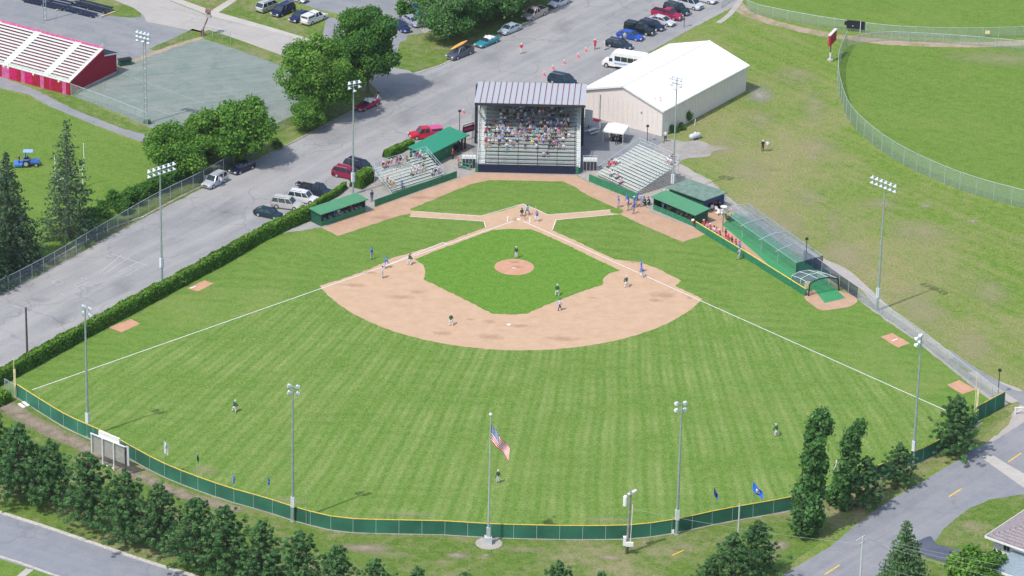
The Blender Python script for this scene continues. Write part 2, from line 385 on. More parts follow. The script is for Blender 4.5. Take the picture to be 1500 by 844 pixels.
def soft_mat(name, ca, cb, k=3.2, amt=.9, nz=1.0):
    """stain or painted shade whose coverage thins out to nothing towards its rim"""
    m, nt, b = new_mat(name); tc = N(nt, 'ShaderNodeTexCoord'); geo = N(nt, 'ShaderNodeNewGeometry'); P = geo.outputs['Position']
    v = N(nt, 'ShaderNodeVectorMath', operation='SUBTRACT'); nt.links.new(tc.outputs['Generated'], v.inputs[0]); v.inputs[1].default_value = (.5, .5, 0)
    sp = N(nt, 'ShaderNodeSeparateXYZ'); nt.links.new(v.outputs[0], sp.inputs[0])
    d = mth(nt, 'SQRT', mth(nt, 'ADD', mth(nt, 'MULTIPLY', sp.outputs[0], sp.outputs[0]), mth(nt, 'MULTIPLY', sp.outputs[1], sp.outputs[1])))
    a = mth(nt, 'SUBTRACT', mth(nt, 'MULTIPLY', mth(nt, 'SUBTRACT', .5, d), k), mth(nt, 'MULTIPLY', noise(nt, P, nz, 5, .7), 1.1))
    a = mth(nt, 'MULTIPLY', ramp(nt, a, -.25, .45), amt); nt.links.new(a, b.inputs['Alpha'])
    nt.links.new(mix(nt, noise(nt, P, 3, 3), ca, cb), b.inputs['Base Color']); b.inputs['Roughness'].default_value = .95; b.inputs['Specular IOR Level'].default_value = .1
    return m
M['scuff'] = soft_mat('damp_clay', (.36, .22, .14), (.44, .28, .19), 2.4, .26)
M['bare'] = soft_mat('bare_soil', (.33, .27, .20), (.42, .35, .27), 2.2, .8, .7)
M['bare_grey'] = soft_mat('bare_gravel', (.33, .31, .28), (.42, .40, .37), 1.9, .8, .6)
M['worn'] = soft_mat('thin_dry_grass', (.38, .345, .20), (.45, .41, .27), 2.0, .42, .5)
M['tar'] = soft_mat('dark_lot_stain_shade', (.15, .155, .17), (.19, .19, .20), 1.8, .22, .3)  # one dark tone for old stains and for painted tree shade
M['drive'] = ground_mat('dark_driveway_asphalt', ((.085, .10, .14), (.115, .13, .17)), .1, .5, 4, grain=.1)
M['wire'] = mat('weathered_wire', (.34, .36, .38), .6)
# ================================================================ THE GROUND
sheet('ground', [(-3000, -3000), (3000, -3000), (3000, 3000), (-3000, 3000)], 0, M['dry'], world=True)
# left: football field, court, streets
sheet('football_field_grass', [(-160, 60), (0, 128), (60, 150), (140, 185), (212, 212), (240, 222), (280, 250), (200, 305), (90, 365), (0, 415), (-160, 490)], 1, M['lush'])
sheet('running_track', [(-160, 55), (0, 112), (60, 135), (110, 160), (175, 186), (228, 202), (228, 212), (205, 207), (140, 184), (75, 157), (40, 138), (0, 129), (-160, 70)], 2, M['back_lot'], smooth=False, jit=.15)
sheet('track_verge', [(60, 128), (103, 141), (170, 168), (216, 184), (234, 194), (232, 203), (175, 187), (110, 161), (60, 136)], 3, M['verge'], jit=.1)
sheet('back_lot', [(-150, -60), (60, -60), (240, -20), (300, 25), (300, 56), (240, 72), (172, 100), (100, 140), (-150, 60)], 2, M['back_lot'])
sheet('corner_lawn', [(40, -60), (130, -25), (160, -3), (196, 12), (207, 20), (206, 25), (190, 26), (155, 23), (135, 12), (112, 4), (95, -4), (30, -30)], 4, M['verge'], smooth=False)
sheet('side_street', [(60, -60), (200, -40), (250, 0), (320, 25), (400, 47), (470, 68), (470, 106), (410, 80), (345, 61), (312, 51), (270, 43), (215, 32), (210, 22), (165, 4), (130, -20)], 3, M['street'])
sheet('street_lawn', [(190, -80), (250, 2), (310, 25), (400, 47), (470, 68), (520, 60), (460, 34), (345, -4), (300, -60)], 4, M['verge'])
sheet('sidewalk', [(232, -6), (250, -6), (312, 16), (400, 41), (470, 62), (470, 67), (400, 47), (312, 25)], 5, M['conc'])
sheet('sidewalk', [(310, 20), (318, 20), (356, -6), (348, -8), (312, 14)], 6, M['conc'])
sheet('parking_asphalt', [(405, 0), (430, -40), (700, -90), (760, -30), (700, 35), (600, 52), (470, 64), (520, 26), (470, 15), (430, 3)], 5, M['back_lot'])
sheet('parking_asphalt', [(478, 25), (600, 40), (590, 80), (540, 96), (470, 66)], 6, M['road'])
sheet('hard_court', [(128, 128), (165, 105), (200, 90), (245, 72), (298, 57), (345, 72), (400, 92), (465, 118), (440, 175), (400, 198), (330, 232), (234, 196), (216, 185), (170, 165), (110, 142)], 4, M['court'], jit=.1)
strip('rust_edge', [(165, 103), (200, 88), (245, 71), (297, 55)], 1.1, 5, M['tan'], jit=.15)
strip('court_verge', [(232, 76), (262, 62), (296, 46)], 4.2, 3, M['verge'])
strip('court_verge', [(296, 48), (330, 59), (400, 84), (460, 104)], 3.4, 6, M['verge'])
for a, b in (((150, 128), (205, 150)), ((222, 158), (252, 170)), ((390, 168), (432, 150)), ((385, 200), (440, 168)), ((180, 108), (300, 152))):
    LM = [0]; strip('court_line', [a, b], .12, 5.5, M['faint_line'], smooth=False)
sheet('court_patch', [(303, 95), (322, 94), (323, 102), (305, 103)], 6, M['tar'])
strip('court_lawn', [(280, 258), (330, 228), (390, 205), (440, 180), (520, 150), (560, 120)], 5.5, 6, M['verge'])
# the big lot beside the ballpark
lot = [(-200, 560), (0, 427), (150, 346), (280, 281), (395, 226), (470, 187), (520, 161), (560, 135), (600, 108), (650, 95), (720, 56), (800, 20), (850, -6), (1000, -100), (1250, -100), (1140, -35), (1068, 14), (1010, 44), (930, 88), (880, 120), (870, 200), (700, 252), (670, 262), (549, 304), (475, 333), (400, 344), (200, 450), (0, 553), (-200, 660)]
sheet('parking_lot', lot, 7, M['asph'], jit=.12)
sheet('lot_lawn', [(586, 62), (640, 44), (700, 20), (790, 0), (845, -8), (800, 18), (720, 55), (648, 93), (600, 108), (575, 100)], 8, M['verge'])
sheet('lot_driveway', [(560, 96), (600, 104), (606, 108), (580, 122), (560, 140), (540, 120)], 9, M['asph'])
sheet('concrete_slab', [(616, 44), (628, 41), (634, 45), (622, 49)], 9, M['path'])
strip('fence_verge', [(-40, 447), (60, 396), (150, 347), (240, 300), (300, 270)], 1.6, 8, M['verge'], jit=.2)
for l in ([(470, 187), (395, 226), (280, 281), (210, 318)],): kerb(l, 'kerb', .35, .13, M['kerb_dark'])
kerb([(210, 318), (150, 341), (60, 390), (-40, 443)], 'kerb', .3, .12, M['kerb'])
kerb([(470, 187), (520, 161), (556, 138)], 'kerb', .35, .13, M['kerb_dark'])
kerb([(610, 108), (650, 94), (690, 72), (720, 56), (800, 21), (850, -5)], 'kerb', .2, .12, M['kerb'])
# worn paint marks on the lot
LM = [0]
for a, b in (((163, 372), (218, 390)), ((178, 374), (146, 400)), ((190, 377), (152, 402)), ((202, 384), (172, 400)), ((213, 389), (185, 404)), ((131, 408), (108, 418)), ((131, 413), (112, 421)), ((117, 408), (131, 410)), ((108, 418), (116, 421)), ((76, 413), (84, 418)), ((84, 410), (94, 414)), ((76, 413), (84, 410)), ((84, 418), (94, 414)), ((87, 430), (95, 433)), ((45, 457), (52, 458)), ((58, 456), (64, 457)), ((80, 463), (86, 464)), ((18, 448), (34, 453)), ((40, 447), (50, 445))):
    LM[0] += .2; strip('lot_marking', [a, b], .12, 11 + LM[0], M['paint_line'], smooth=False)
strip('lot_stain_shade', [(585, 228), (607, 218)], .8, 9, M['gravel'], jit=.2)
# paved ground round the stands, path to the right
sheet('stand_apron', [(549, 304), (600, 286), (669, 262), (700, 253), (845, 257), (866, 270), (938, 295), (955, 312), (1018, 335), (1060, 330), (1090, 318), (1062, 286), (1044, 266), (1004, 246), (990, 232), (975, 212), (880, 150), (700, 180), (600, 235), (545, 265), (505, 280), (480, 300), (540, 312)], 8, M['gravel'], jit=.15)
sheet('concourse', [(845, 257), (700, 253), (690, 215), (692, 160), (870, 120), (975, 205), (940, 232), (870, 250)], 9, M['back_lot'])
sheet('gravel_apron', [(975, 205), (1003, 208), (1024, 206), (1045, 214), (1068, 218), (1046, 222), (1036, 230), (1005, 233), (992, 240), (978, 240)], 10, M['gravel'], jit=.35, smooth=True)
sheet('gravel_apron', [(1080, 128), (1108, 116), (1134, 122), (1146, 140), (1112, 160), (1084, 158)], 6, M['bare_grey'], smooth=True)
sheet('path', [(988, 240), (1004, 244), (1030, 262), (1060, 284), (1100, 315), (1140, 338), (1180, 362), (1206, 379), (1240, 394), (1268, 418), (1292, 440), (1320, 464), (1345, 482), (1392, 516), (1396, 524), (1384, 524), (1344, 497), (1310, 472), (1284, 452), (1262, 425), (1240, 410), (1205, 395), (1170, 372), (1120, 345), (1085, 322), (1050, 290), (1018, 270), (985, 250)], 9, M['path'], jit=.15, smooth=True)
sheet('path', [(1416, 546), (1430, 544), (1450, 562), (1471, 575), (1492, 588), (1483, 591), (1462, 584)], 9, M['path'], jit=.08)
sheet('asphalt_path', [(1380, 510), (1392, 513), (1432, 541), (1470, 562), (1510, 578), (1540, 600), (1500, 596), (1475, 578), (1425, 546), (1398, 530)], 8, M['back_lot'], jit=.08)
sheet('asphalt_path', [(1462, 558), (1495, 571), (1499, 574), (1490, 573), (1466, 562)], 9, M['path'], jit=.08)
strip('fence_strip', [(1256, 432), (1300, 465), (1350, 500), (1400, 540), (1440, 572), (1471, 594)], 1.6, 5, M['gravel'], jit=.2)
sheet('cage_dirt', [(1018, 334), (1040, 310), (1064, 300), (1080, 312), (1120, 372), (1180, 432), (1150, 415)], 10, M['clay'], jit=.1)
sheet('artificial_turf', [(1058, 330), (1076, 312), (1100, 322), (1185, 390), (1170, 412), (1140, 402), (1110, 374)], 11, M['mat_turf'])
sheet('artificial_turf', [(1150, 400), (1180, 378), (1215, 398), (1212, 413), (1186, 428), (1168, 418)], 12, M['mat_turf'])
sheet('bullpen_dirt', [(1179, 432), (1186, 418), (1240, 430), (1256, 440), (1246, 449), (1225, 453), (1203, 455), (1190, 447), (1180, 439)], 10, M['clay'], smooth=True, jit=.12)
sheet('artificial_turf', [(1186, 416), (1203, 404), (1238.6, 437), (1208, 444.5)], 13, M['mat_turf'])
# softball field, far right
sheet('softball_field_grass', [(1500, 305), (1400, 276), (1340, 250), (1290, 221), (1247, 181), (1230, 142), (1228, 95), (1240, 68), (1290, 61), (1400, 64), (1560, 74), (1800, 100), (1800, 400)], 2, M['lush'], smooth=False)
sheet('softball_worn_strip', [(1310, 62), (1400, 66), (1500, 72), (1620, 80), (1620, 108), (1500, 104), (1430, 96), (1360, 80)], 3, M['worn'], smooth=True)
sheet('far_lawn', [(1090, -20), (1600, -60), (1700, 60), (1500, 56), (1400, 57), (1240, 44), (1100, 14)], 2, M['lush'])
strip('tan_path', [(1078, 4), (1088, 16), (1112, 27), (1150, 38), (1200, 49), (1240, 55), (1300, 62), (1360, 65), (1430, 66), (1500, 63), (1600, 60)], 2.4, 4, M['tan'], jit=.2)
strip('tan_path', [(1052, 34), (1070, 20), (1092, -10)], 1.0, 8, M['path'])
# field building lawn, bare patches
for p in ([(1338, 299), (1350, 297), (1370, 302), (1368, 306), (1348, 304)], [(1413, 320), (1425, 319), (1440, 324), (1428, 329), (1416, 325)], [(1186, 232), (1200, 231), (1198, 235)]):
    sheet('bare_patch', p, 3, M['bare_grey'], smooth=True)
# the ball field
fb = [(22, 580), (60, 604), (100, 628), (160, 655), (200, 677), (240, 698), (290, 718), (340, 735), (390, 749), (430, 762), (480, 775), (520, 780), (600, 782), (650, 783), (715, 787), (780, 789), (850, 790), (920, 789), (960, 785), (1000, 778), (1060, 765), (1155, 748), (1200, 735), (1260, 712), (1300, 695), (1340, 680), (1380, 660), (1437, 618), (1471, 596)]
inner = [(1420, 560), (1340, 498), (1256, 438), (1200, 440), (1180, 434), (1100, 380), (1023, 335), (960, 300), (850, 258), (700, 253), (549, 304), (470, 333), (400, 350), (200, 455), (60, 535), (0, 568)]
sheet('foul_ground_turf', fb + inner, 2, M['foul'])
sheet('outfield_turf', [(47, 571)] + fb[2:-4] + [(1385, 602), (1027, 440), (941, 402), (761, 323), (563, 388), (470, 421)], 3, M['turf'])
def arc(cx, cy, r, a0, a1, n):
    return [(cx + r * math.cos(R(a0 + (a1 - a0) * i / n)), cy + r * math.sin(R(a0 + (a1 - a0) * i / n))) for i in range(n + 1)]
def W(px, py): g = G(px, py); return (g.x, g.y)
# infield skin: 29 m arc about the pitching rubber
def ang(p): return math.degrees(math.atan2(p[1] + 18.44, p[0]))
a1 = ang(W(1029, 438)); a0 = ang(W(470, 421)); a0 = a0 - 360 if a0 > 0 else a0
rr0 = math.hypot(W(470, 421)[0], W(470, 421)[1] + 18.44); rr1 = math.hypot(W(1029, 438)[0], W(1029, 438)[1] + 18.44)
arcp = []
for i in range(61):
    t = i / 60; a = R(a0 + (a1 - a0) * t); e = abs(2 * t - 1) ** 3
    r = 28.7 * (1 - e) + (rr0 if t < .5 else rr1) * e
    arcp.append((r * math.cos(a), -18.44 + r * math.sin(a)))
skin = [W(*p) for p in [(468, 419), (500, 409.5), (545, 393), (575, 378), (600, 371), (650, 356), (712, 333), (745, 322), (782, 324), (810, 338), (850, 356), (900, 380), (935, 384), (960, 392), (992, 408), (998, 412), (989, 419), (1010, 429)]] + arcp[::-1]
sheet('infield_skin', skin, 5, M['dirt'], world=True, jit=.11, step=.5)
sheet('home_circle', [(706, 316), (740, 308), (766, 299), (785, 306), (803, 315), (816, 321), (809, 338), (790, 338), (745, 338), (722, 340), (711, 333), (709, 322)], 6, M['dirt'], jit=.06)
sheet('base_path', [(603, 309), (640, 312), (706, 316), (712, 324), (709, 325), (660, 321), (600, 317.5)], 7, M['dirt'])
sheet('base_path', [(802, 314.5), (850, 311), (904, 306), (908, 314.5), (870, 317), (814, 323), (808, 320)], 7, M['dirt'])
sheet('infield_grass', [(607, 380), (620, 388), (623, 398), (621, 410), (640, 419), (675, 436), (704, 451), (722, 460), (750, 461), (772, 460), (800, 447), (850, 428), (882, 418), (885, 407), (892, 401), (908, 396), (870, 378), (835, 361), (800, 345), (779, 336.5), (750, 335.5), (722, 337), (680, 352), (640, 367)], 7, M['infield'], jit=.12, step=.5)
sheet('pitching_mound', arc(0, -18.0, 2.95, 0, 354, 40), 8, M['mound'], world=True, jit=.04)
track = [(470, 333), (535, 310), (549, 304), (600, 286), (669, 262), (700, 252.5), (843, 256), (866, 270), (938, 295), (956, 312), (1023, 334), (1036, 343), (1000, 355), (960, 338), (910, 315), (900, 304), (880, 295), (860, 286), (842, 274), (825, 266), (770, 265), (717, 264), (690, 270), (655, 284), (600, 307), (606, 312), (582, 317), (540, 331), (495, 346)]
sheet('warning_track', track, 5, M['clay'], jit=.1)
sheet('grass_patch', [(894, 307), (905, 305), (913, 309), (908, 313), (896, 312)], 9, M['foul'], smooth=True, jit=.1)
for p in ([(274, 422.5), (300, 411), (313, 415.5), (290, 427)], [(159, 480), (192, 467.5), (205, 474.5), (178, 487)], [(1290, 494), (1307, 488), (1333, 503), (1316, 509.5)], [(1387, 564), (1405, 557), (1430, 571), (1410, 577.5)]):
    sheet('practice_mound', p, 5, M['mound'], jit=.08)
# cleat scuffs and damp spots in the clay
SC = [0]
for (x, y, rx, ry) in ((520, 418, 22, 3), (590, 436, 26, 3.5), (610, 428, 16, 3), (648, 488, 16, 3), (716, 494, 24, 4), (825, 497, 30, 4), (718, 471, 12, 3), (760, 478, 20, 2.5), (970, 433, 26, 4.5), (960, 440, 12, 3), (757, 391, 12, 2.5), (752, 385, 10, 2), (754, 322, 5, 3), (771, 322, 5, 3), (1010, 437, 6, 2), (540, 400, 14, 2), (560, 306, 1, 1), (620, 290, 30, 3), (560, 320, 26, 3), (926, 384, 14, 2), (690, 468, 8, 1.5), (865, 436, 10, 1.4)):
    q = [(x + rx * (.7 + .5 * random.random()) * math.cos(a), y + ry * (.6 + .6 * random.random()) * math.sin(a)) for a in [i * math.pi / 7 for i in range(14)]]
    if y < 460 and 700 < x < 800 and y > 370: M_ = M['scuff']
    else: M_ = M['scuff']
    sheet('clay_scuff', [(x + (a - x) * 1.35, y + (b - y) * 1.6) for a, b in q], 9 + SC[0], M_, smooth=True); SC[0] += .2
# chalk
def line(a, b, wd=.12, layer=10, world=False, name='chalk_line'): strip(name, [a, b], wd, layer, M['chalk'], smooth=False, world=world)
line((.75, -.75), W(1385, 601.5), .15, world=True); line((-.75, -.75), W(47, 571.5), .15, world=True)
line((649, 355.5), (563, 390.5), .15, 11); line((649, 355.3), (656, 358.5), .15, 11)
line((610, 310), (704, 317)); line((704, 317), (766, 299), layer=11); line((766, 299), (803, 315)); line((803, 315), (895, 308), layer=11)
line((600, 317.5), (709, 324.5)); line((709, 324.5), (711, 333), layer=11); line((900, 314.5), (814, 322.5)); line((814, 322.5), (809.5, 337), layer=11)
for sx in (-1, 1):
    line((sx * 1.7, 1.0), (sx * 1.7, -1.3), .12, 12, True, 'batters_box_line')
# ground beyond the outfield fence
sheet('outer_verge', [(-200, 540), (0, 566)] + fb[:1] + [(x, y + 0) for x, y in fb[1:-1]] + [(1471, 598), (1482, 606), (1440, 640), (1300, 730), (1180, 810), (1110, 860), (900, 900), (280, 900), (280, 846), (140, 795), (0, 746), (-200, 690)], 1, M['verge'])
TRAIL = 1
sheet('dirt_trail', [(0, 575), (18, 585), (10, 600), (-40, 590)], 3, M['tan'], jit=.2)
for p in ([(470, 790), (540, 796), (600, 806), (580, 816), (500, 806)], [(640, 810), (690, 806), (700, 816), (660, 822)], [(700, 812), (712, 809), (723, 812), (718, 817), (704, 817)], [(860, 818), (920, 812), (925, 816), (880, 822)], [(1110, 800), (1150, 786), (1170, 790), (1140, 812)]):
    sheet('bare_patch', p, 3, M['bare'], smooth=True)
sheet('flagpole_pad', arc(*W(716, 796), 1.75, 0, 345, 24), 4, M['path'], world=True, jit=.08)
strip('fence_foot', fb[:-1], .5, 4, M['gravel'], jit=.12)
strip('yellow_marker', [(984, 814), (1002, 806)], .18, 5, M['yellow_line'], smooth=False)
# lower left road
sheet('lower_road', [(-200, 685), (0, 752), (145, 800), (290, 846), (500, 920), (480, 990), (100, 860), (0, 819), (-200, 760)], 5, M['road2'])
kerb([(-200, 684), (0, 751), (60, 770), (145, 799), (215, 823), (290, 846), (400, 885)], 'kerb', .55, .13, M['kerb'])
kerb([(-200, 757), (0, 816), (40, 829), (85, 845), (140, 862)], 'kerb', .3, .13, M['kerb'])
sheet('lawn', [(-200, 760), (0, 819), (90, 848), (200, 900), (-200, 1000)], 6, M['lush'])
sheet('sidewalk', [(20, 848), (38, 833), (49, 835), (30, 850)], 7, M['conc'])
# lower right road
rd = [(1100, 872), (1140, 846), (1218, 800), (1258, 765), (1300, 735), (1350, 706), (1400, 676), (1430, 656), (1460, 640), (1500, 612), (1600, 545), (1700, 700), (1500, 724), (1450, 732), (1410, 752), (1382, 775), (1371, 792), (1350, 800), (1330, 815), (1270, 852), (1200, 900)]
sheet('road', rd, 6, M['road'], jit=.05)
sheet('shoulder', [(1440, 655), (1478, 622), (1484, 604), (1500, 590), (1560, 560), (1560, 575), (1500, 618), (1460, 644), (1430, 661), (1425, 664)], 7, M['path'], jit=.15)
sheet('concrete_crossing', [(1432, 667), (1445, 661), (1475, 680), (1520, 705), (1560, 735), (1510, 722)], 7, M['conc'])
sheet('driveway', [(1340, 797), (1362, 786), (1372, 797), (1400, 805), (1412, 812), (1392, 824), (1366, 819), (1336, 808)], 12, M['drive'], smooth=True)
sheet('corner_lawn', [(1371, 794), (1376, 784), (1385, 773), (1400, 760), (1420, 745), (1450, 733), (1500, 725), (1600, 715), (1700, 800), (1600, 900), (1480, 900), (1440, 830), (1400, 803), (1380, 799)], 9, M['verge'])
sheet('corner_lawn', [(1350, 812), (1372, 826), (1404, 832), (1420, 870), (1300, 900), (1270, 865), (1300, 838)], 9, M['verge'])
for a, b in (((1390, 728), (1409, 716)), ((1208, 842), (1230, 828)), ((1477, 677), (1496, 664))):
    strip('centre_dash', [a, b], .22, 9, M['yellow_line'], smooth=False)
# thin, worn grass, old stains and painted tree shade, each fading out at its rim
BLOB = [0]
def blob(name, x, y, rx, ry, layer, m, tilt=0):
    c, s_ = math.cos(R(tilt)), math.sin(R(tilt)); r_ = random.Random(int(x * 7 + y))
    q = []
    for i in range(12):
        a = i * math.pi / 6; k = r_.uniform(.8, 1.15); u, v = rx * k * math.cos(a), ry * k * math.sin(a); q.append((x + u * c - v * s_, y + u * s_ + v * c))
    BLOB[0] += 1; sheet(name, q, layer + BLOB[0] * .2, m, smooth=True)
for a_ in ((1100, 250, 60, 26, -10), (1200, 215, 55, 20, 20), (1150, 330, 90, 22, 35), (1240, 375, 80, 22, 32), (1350, 450, 90, 24, 38), (1430, 510, 70, 22, 35), (1110, 175, 50, 18, -20), (1195, 160, 50, 30, 60), (1290, 300, 60, 14, 10), (1060, 215, 60, 14, -25), (1170, 110, 70, 20, 10), (1450, 430, 60, 26, 30), (1350, 340, 90, 20, 20), (1180, 290, 60, 16, 20), (1220, 330, 40, 14, 60)): blob('worn_grass', *a_[:4], 12, M['worn'], a_[4])
for a_ in ((600, 770, 1, 1, 0),): pass
for a_ in ((240, 280, 60, 16, -28), (110, 372, 50, 12, -28), (40, 420, 40, 9, -25), (60, 440, 26, 7, 0), (410, 247, 34, 10, 0), (480, 200, 60, 16, -20), (330, 310, 60, 14, -30), (640, 120, 50, 14, -20), (590, 175, 50, 12, -25), (720, 90, 40, 12, -30), (180, 420, 60, 12, -25), (90, 470, 40, 8, -25), (820, 40, 40, 12, -30), (420, 290, 50, 10, -28)): blob('lot_stain_shade', *a_[:4], 10, M['tar'], a_[4])  # soft dark patches: old stains, and tree shadows painted into the colour
for a_ in ((300, 790, 30, 8, 10), (430, 790, 40, 8, 10), (560, 812, 70, 10, 0), (760, 805, 60, 8, 0), (1000, 800, 40, 8, -10), (1260, 760, 40, 10, -35), (1130, 815, 30, 10, -30), (700, 774, 80, 6, 2), (520, 762, 60, 6, 8), (360, 728, 50, 6, 15), (1430, 770, 40, 10, -20), (130, 700, 60, 10, 15), (240, 745, 50, 9, 20)): blob('worn_grass', *a_[:4], 6, M['worn'], a_[4])
tr_ = [(-30, 588), (10, 596), (45, 618), (82, 636), (118, 652), (155, 674), (195, 694), (235, 712), (275, 727), (315, 739), (352, 749)]
for i in range(len(tr_) - 1):
    for k_ in range(3):
        u_ = k_ / 3; x_ = tr_[i][0] + (tr_[i + 1][0] - tr_[i][0]) * u_; y_ = tr_[i][1] + (tr_[i + 1][1] - tr_[i][1]) * u_
        blob('dirt_trail', x_, y_, 34 - i, 12 - i * .6, 8, M['bare'], 22)
for a_ in ((342, 600, 14, 5, 0), (729, 704, 16, 5, 0), (1138, 636, 14, 5, 0), (300, 690, 40, 9, 20), (600, 755, 70, 8, 3), (420, 735, 50, 8, 10), (880, 762, 60, 7, -2)): blob('thin_grass', *a_[:4], 6, M['worn'], a_[4])
# ================================================================ TREES
def leaf_mesh(name, C, Nn, size, mats, mi, aspect=1.0):
    """C centres, Nn normals, one small bent leaf-clump quad each"""
    n = len(C); C = np.asarray(C, float); Nn = np.asarray(Nn, float); Nn = Nn / (np.linalg.norm(Nn, axis=1, keepdims=True) + 1e-9)
    t = rng.normal(size=(n, 3)); t -= (t * Nn).sum(1, keepdims=True) * Nn; t /= np.linalg.norm(t, axis=1, keepdims=True) + 1e-9
    b = np.cross(Nn, t); s = np.asarray(size).reshape(-1, 1) * np.ones((n, 1))
    c = np.stack([C - t * s - b * s * aspect * .5, C + t * s * .2 - b * s * aspect, C + t * s + b * s * aspect * .5, C - t * s * .2 + b * s * aspect], 1).reshape(-1, 3)
    me = bpy.data.meshes.new(name); me.vertices.add(4 * n); me.vertices.foreach_set('co', c.ravel())
    me.loops.add(4 * n); me.loops.foreach_set('vertex_index', np.arange(4 * n)); me.polygons.add(n)
    me.polygons.foreach_set('loop_start', np.arange(0, 4 * n, 4)); me.polygons.foreach_set('loop_total', np.full(n, 4))
    for m_ in mats: me.materials.append(m_)
    me.polygons.foreach_set('material_index', np.asarray(mi, int)); me.update(calc_edges=True); return me

def rdir(n):
    d = rng.normal(size=(n, 3)); return d / np.linalg.norm(d, axis=1, keepdims=True)

def broad_crown(h, rx, base, n, size, seed_lobes=26, dens=.75):
    """lobed crown: leaf quads on the shells of many overlapping clumps"""
    cz = (h + base) / 2; rz = (h - base) / 2
    L = []
    for i in range(seed_lobes):
        d = rdir(1)[0]; r = rng.uniform(.3, .92)
        L.append((d[0] * rx * r, d[1] * rx * r, cz + d[2] * rz * r * .95, rng.uniform(.17, .36) * rx))
    C = []; Nn = []; per = n // seed_lobes
    for (x, y, z, lr) in L:
        d = rdir(per); r = lr * (dens + (1.08 - dens) * rng.random((per, 1)) ** .6) * rng.uniform(.85, 1.15, (per, 1))
        p = np.array([x, y, z]) + d * r * np.array([1, 1, .8]); C.append(p); Nn.append(d * .8 + rdir(per) * .9 + np.array([0, 0, .35]))
    C = np.concatenate(C); C = C + rng.normal(size=C.shape) * .16 * (1 + (rng.random((len(C), 1)) < .12) * 1.2); Nn = np.concatenate(Nn); keep = C[:, 2] > base * .55
    C, Nn = C[keep], Nn[keep]; lob = (np.arange(len(C)) // per % 3)
    mi = np.where(rng.random(len(C)) < .55, (lob == 1).astype(int), rng.integers(0, 2, len(C)))
    return C, Nn, rng.uniform(.7, 1.25, len(C)) * size, mi, L

def limb_mb(h, r, L, n=10, start=.2):
    mb = MB(); k = 5
    pts = [Vector((math.sin(i * 1.3) * r * .5, math.cos(i * 1.7) * r * .5 - r * .5, h * i / k)) for i in range(k + 1)]; pts[0] = Vector((0, 0, -.1))
    for i in range(k): mb.tube(pts[i], pts[i + 1], r * (1 - i / k * .8), r * (1 - (i + 1) / k * .8), 8)
    for j in range(min(n, len(L))):
        x, y, z, _ = L[j]; z0 = min(max(z - 1.2 * math.hypot(x, y) * .6, h * start), h * .85)
        a = Vector((0, 0, z0)); b = Vector((x * .9, y * .9, z)); mid = a.lerp(b, .5) + Vector((0, 0, -.15 * (b - a).length))
        mb.tube(a, mid, r * .38, r * .25, 5); mb.tube(mid, b, r * .25, r * .08, 5)
    return mb

def make_tree(kind, h, rx, base, n, size, mats, bark, r, name, lobes=26, dens=.72):
    C, Nn, s, mi, L = broad_crown(h, rx, base, n, size, lobes, dens)
    return leaf_mesh('crown', C, Nn, s, mats, mi), limb_mb(h * .82, r, L).mesh('trunk', bark), name

def conifer(h, rmax, tiers, per, needles, size, mats, bark, r, droop=.25, name='spruce_tree', power=.85, base=.06, gap=0.0, clump=.35):
    C = []; Nn = []; mb = MB(); mi = []
    mb.tube((0, 0, -.1), (0, 0, h * .97), r, r * .12, 8)
    for t in range(tiers):
        f = t / (tiers - 1); z = h * (base + (1 - base) * f * .97); rr = rmax * (1 - f) ** power * rng.uniform(.86, 1.1) + .25
        k = max(4, int(per * (1 - f * .55)))
        a0 = rng.uniform(0, 6.28)
        for j in range(k):
            if rng.random() < gap: continue
            a = a0 + 2 * math.pi * j / k + rng.uniform(-.25, .25); L = rr * rng.uniform(.72, 1.14); dr = droop * rng.uniform(.6, 1.3)
            tip = np.array([math.cos(a) * L, math.sin(a) * L, z - L * dr]); root = np.array([0, 0, z])
            if j % 2 == 0: mb.tube(root, tip * .85 + root * .15, r * .16, r * .04, 4)
            m_ = max(4, int(needles * L / rmax))
            u = rng.random(m_) ** .7 * .9 + .12
            p = root + (tip - root) * u[:, None] + rng.normal(size=(m_, 3)) * np.array([clump, clump, clump * .45]) * (.35 + .5 * (1 - np.abs(u - .6))[:, None]) * (rr / rmax * .6 + .5)
            C.append(p); nn = rdir(m_) * .8 + np.array([math.cos(a) * .35, math.sin(a) * .35, .75]); Nn.append(nn)
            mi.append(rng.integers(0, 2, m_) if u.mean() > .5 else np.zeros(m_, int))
    C = np.concatenate(C); Nn = np.concatenate(Nn); mi = np.concatenate(mi)
    return leaf_mesh('crown', C, Nn, rng.uniform(.7, 1.3, len(C)) * size, mats, mi, .55), mb.mesh('trunk', bark), name

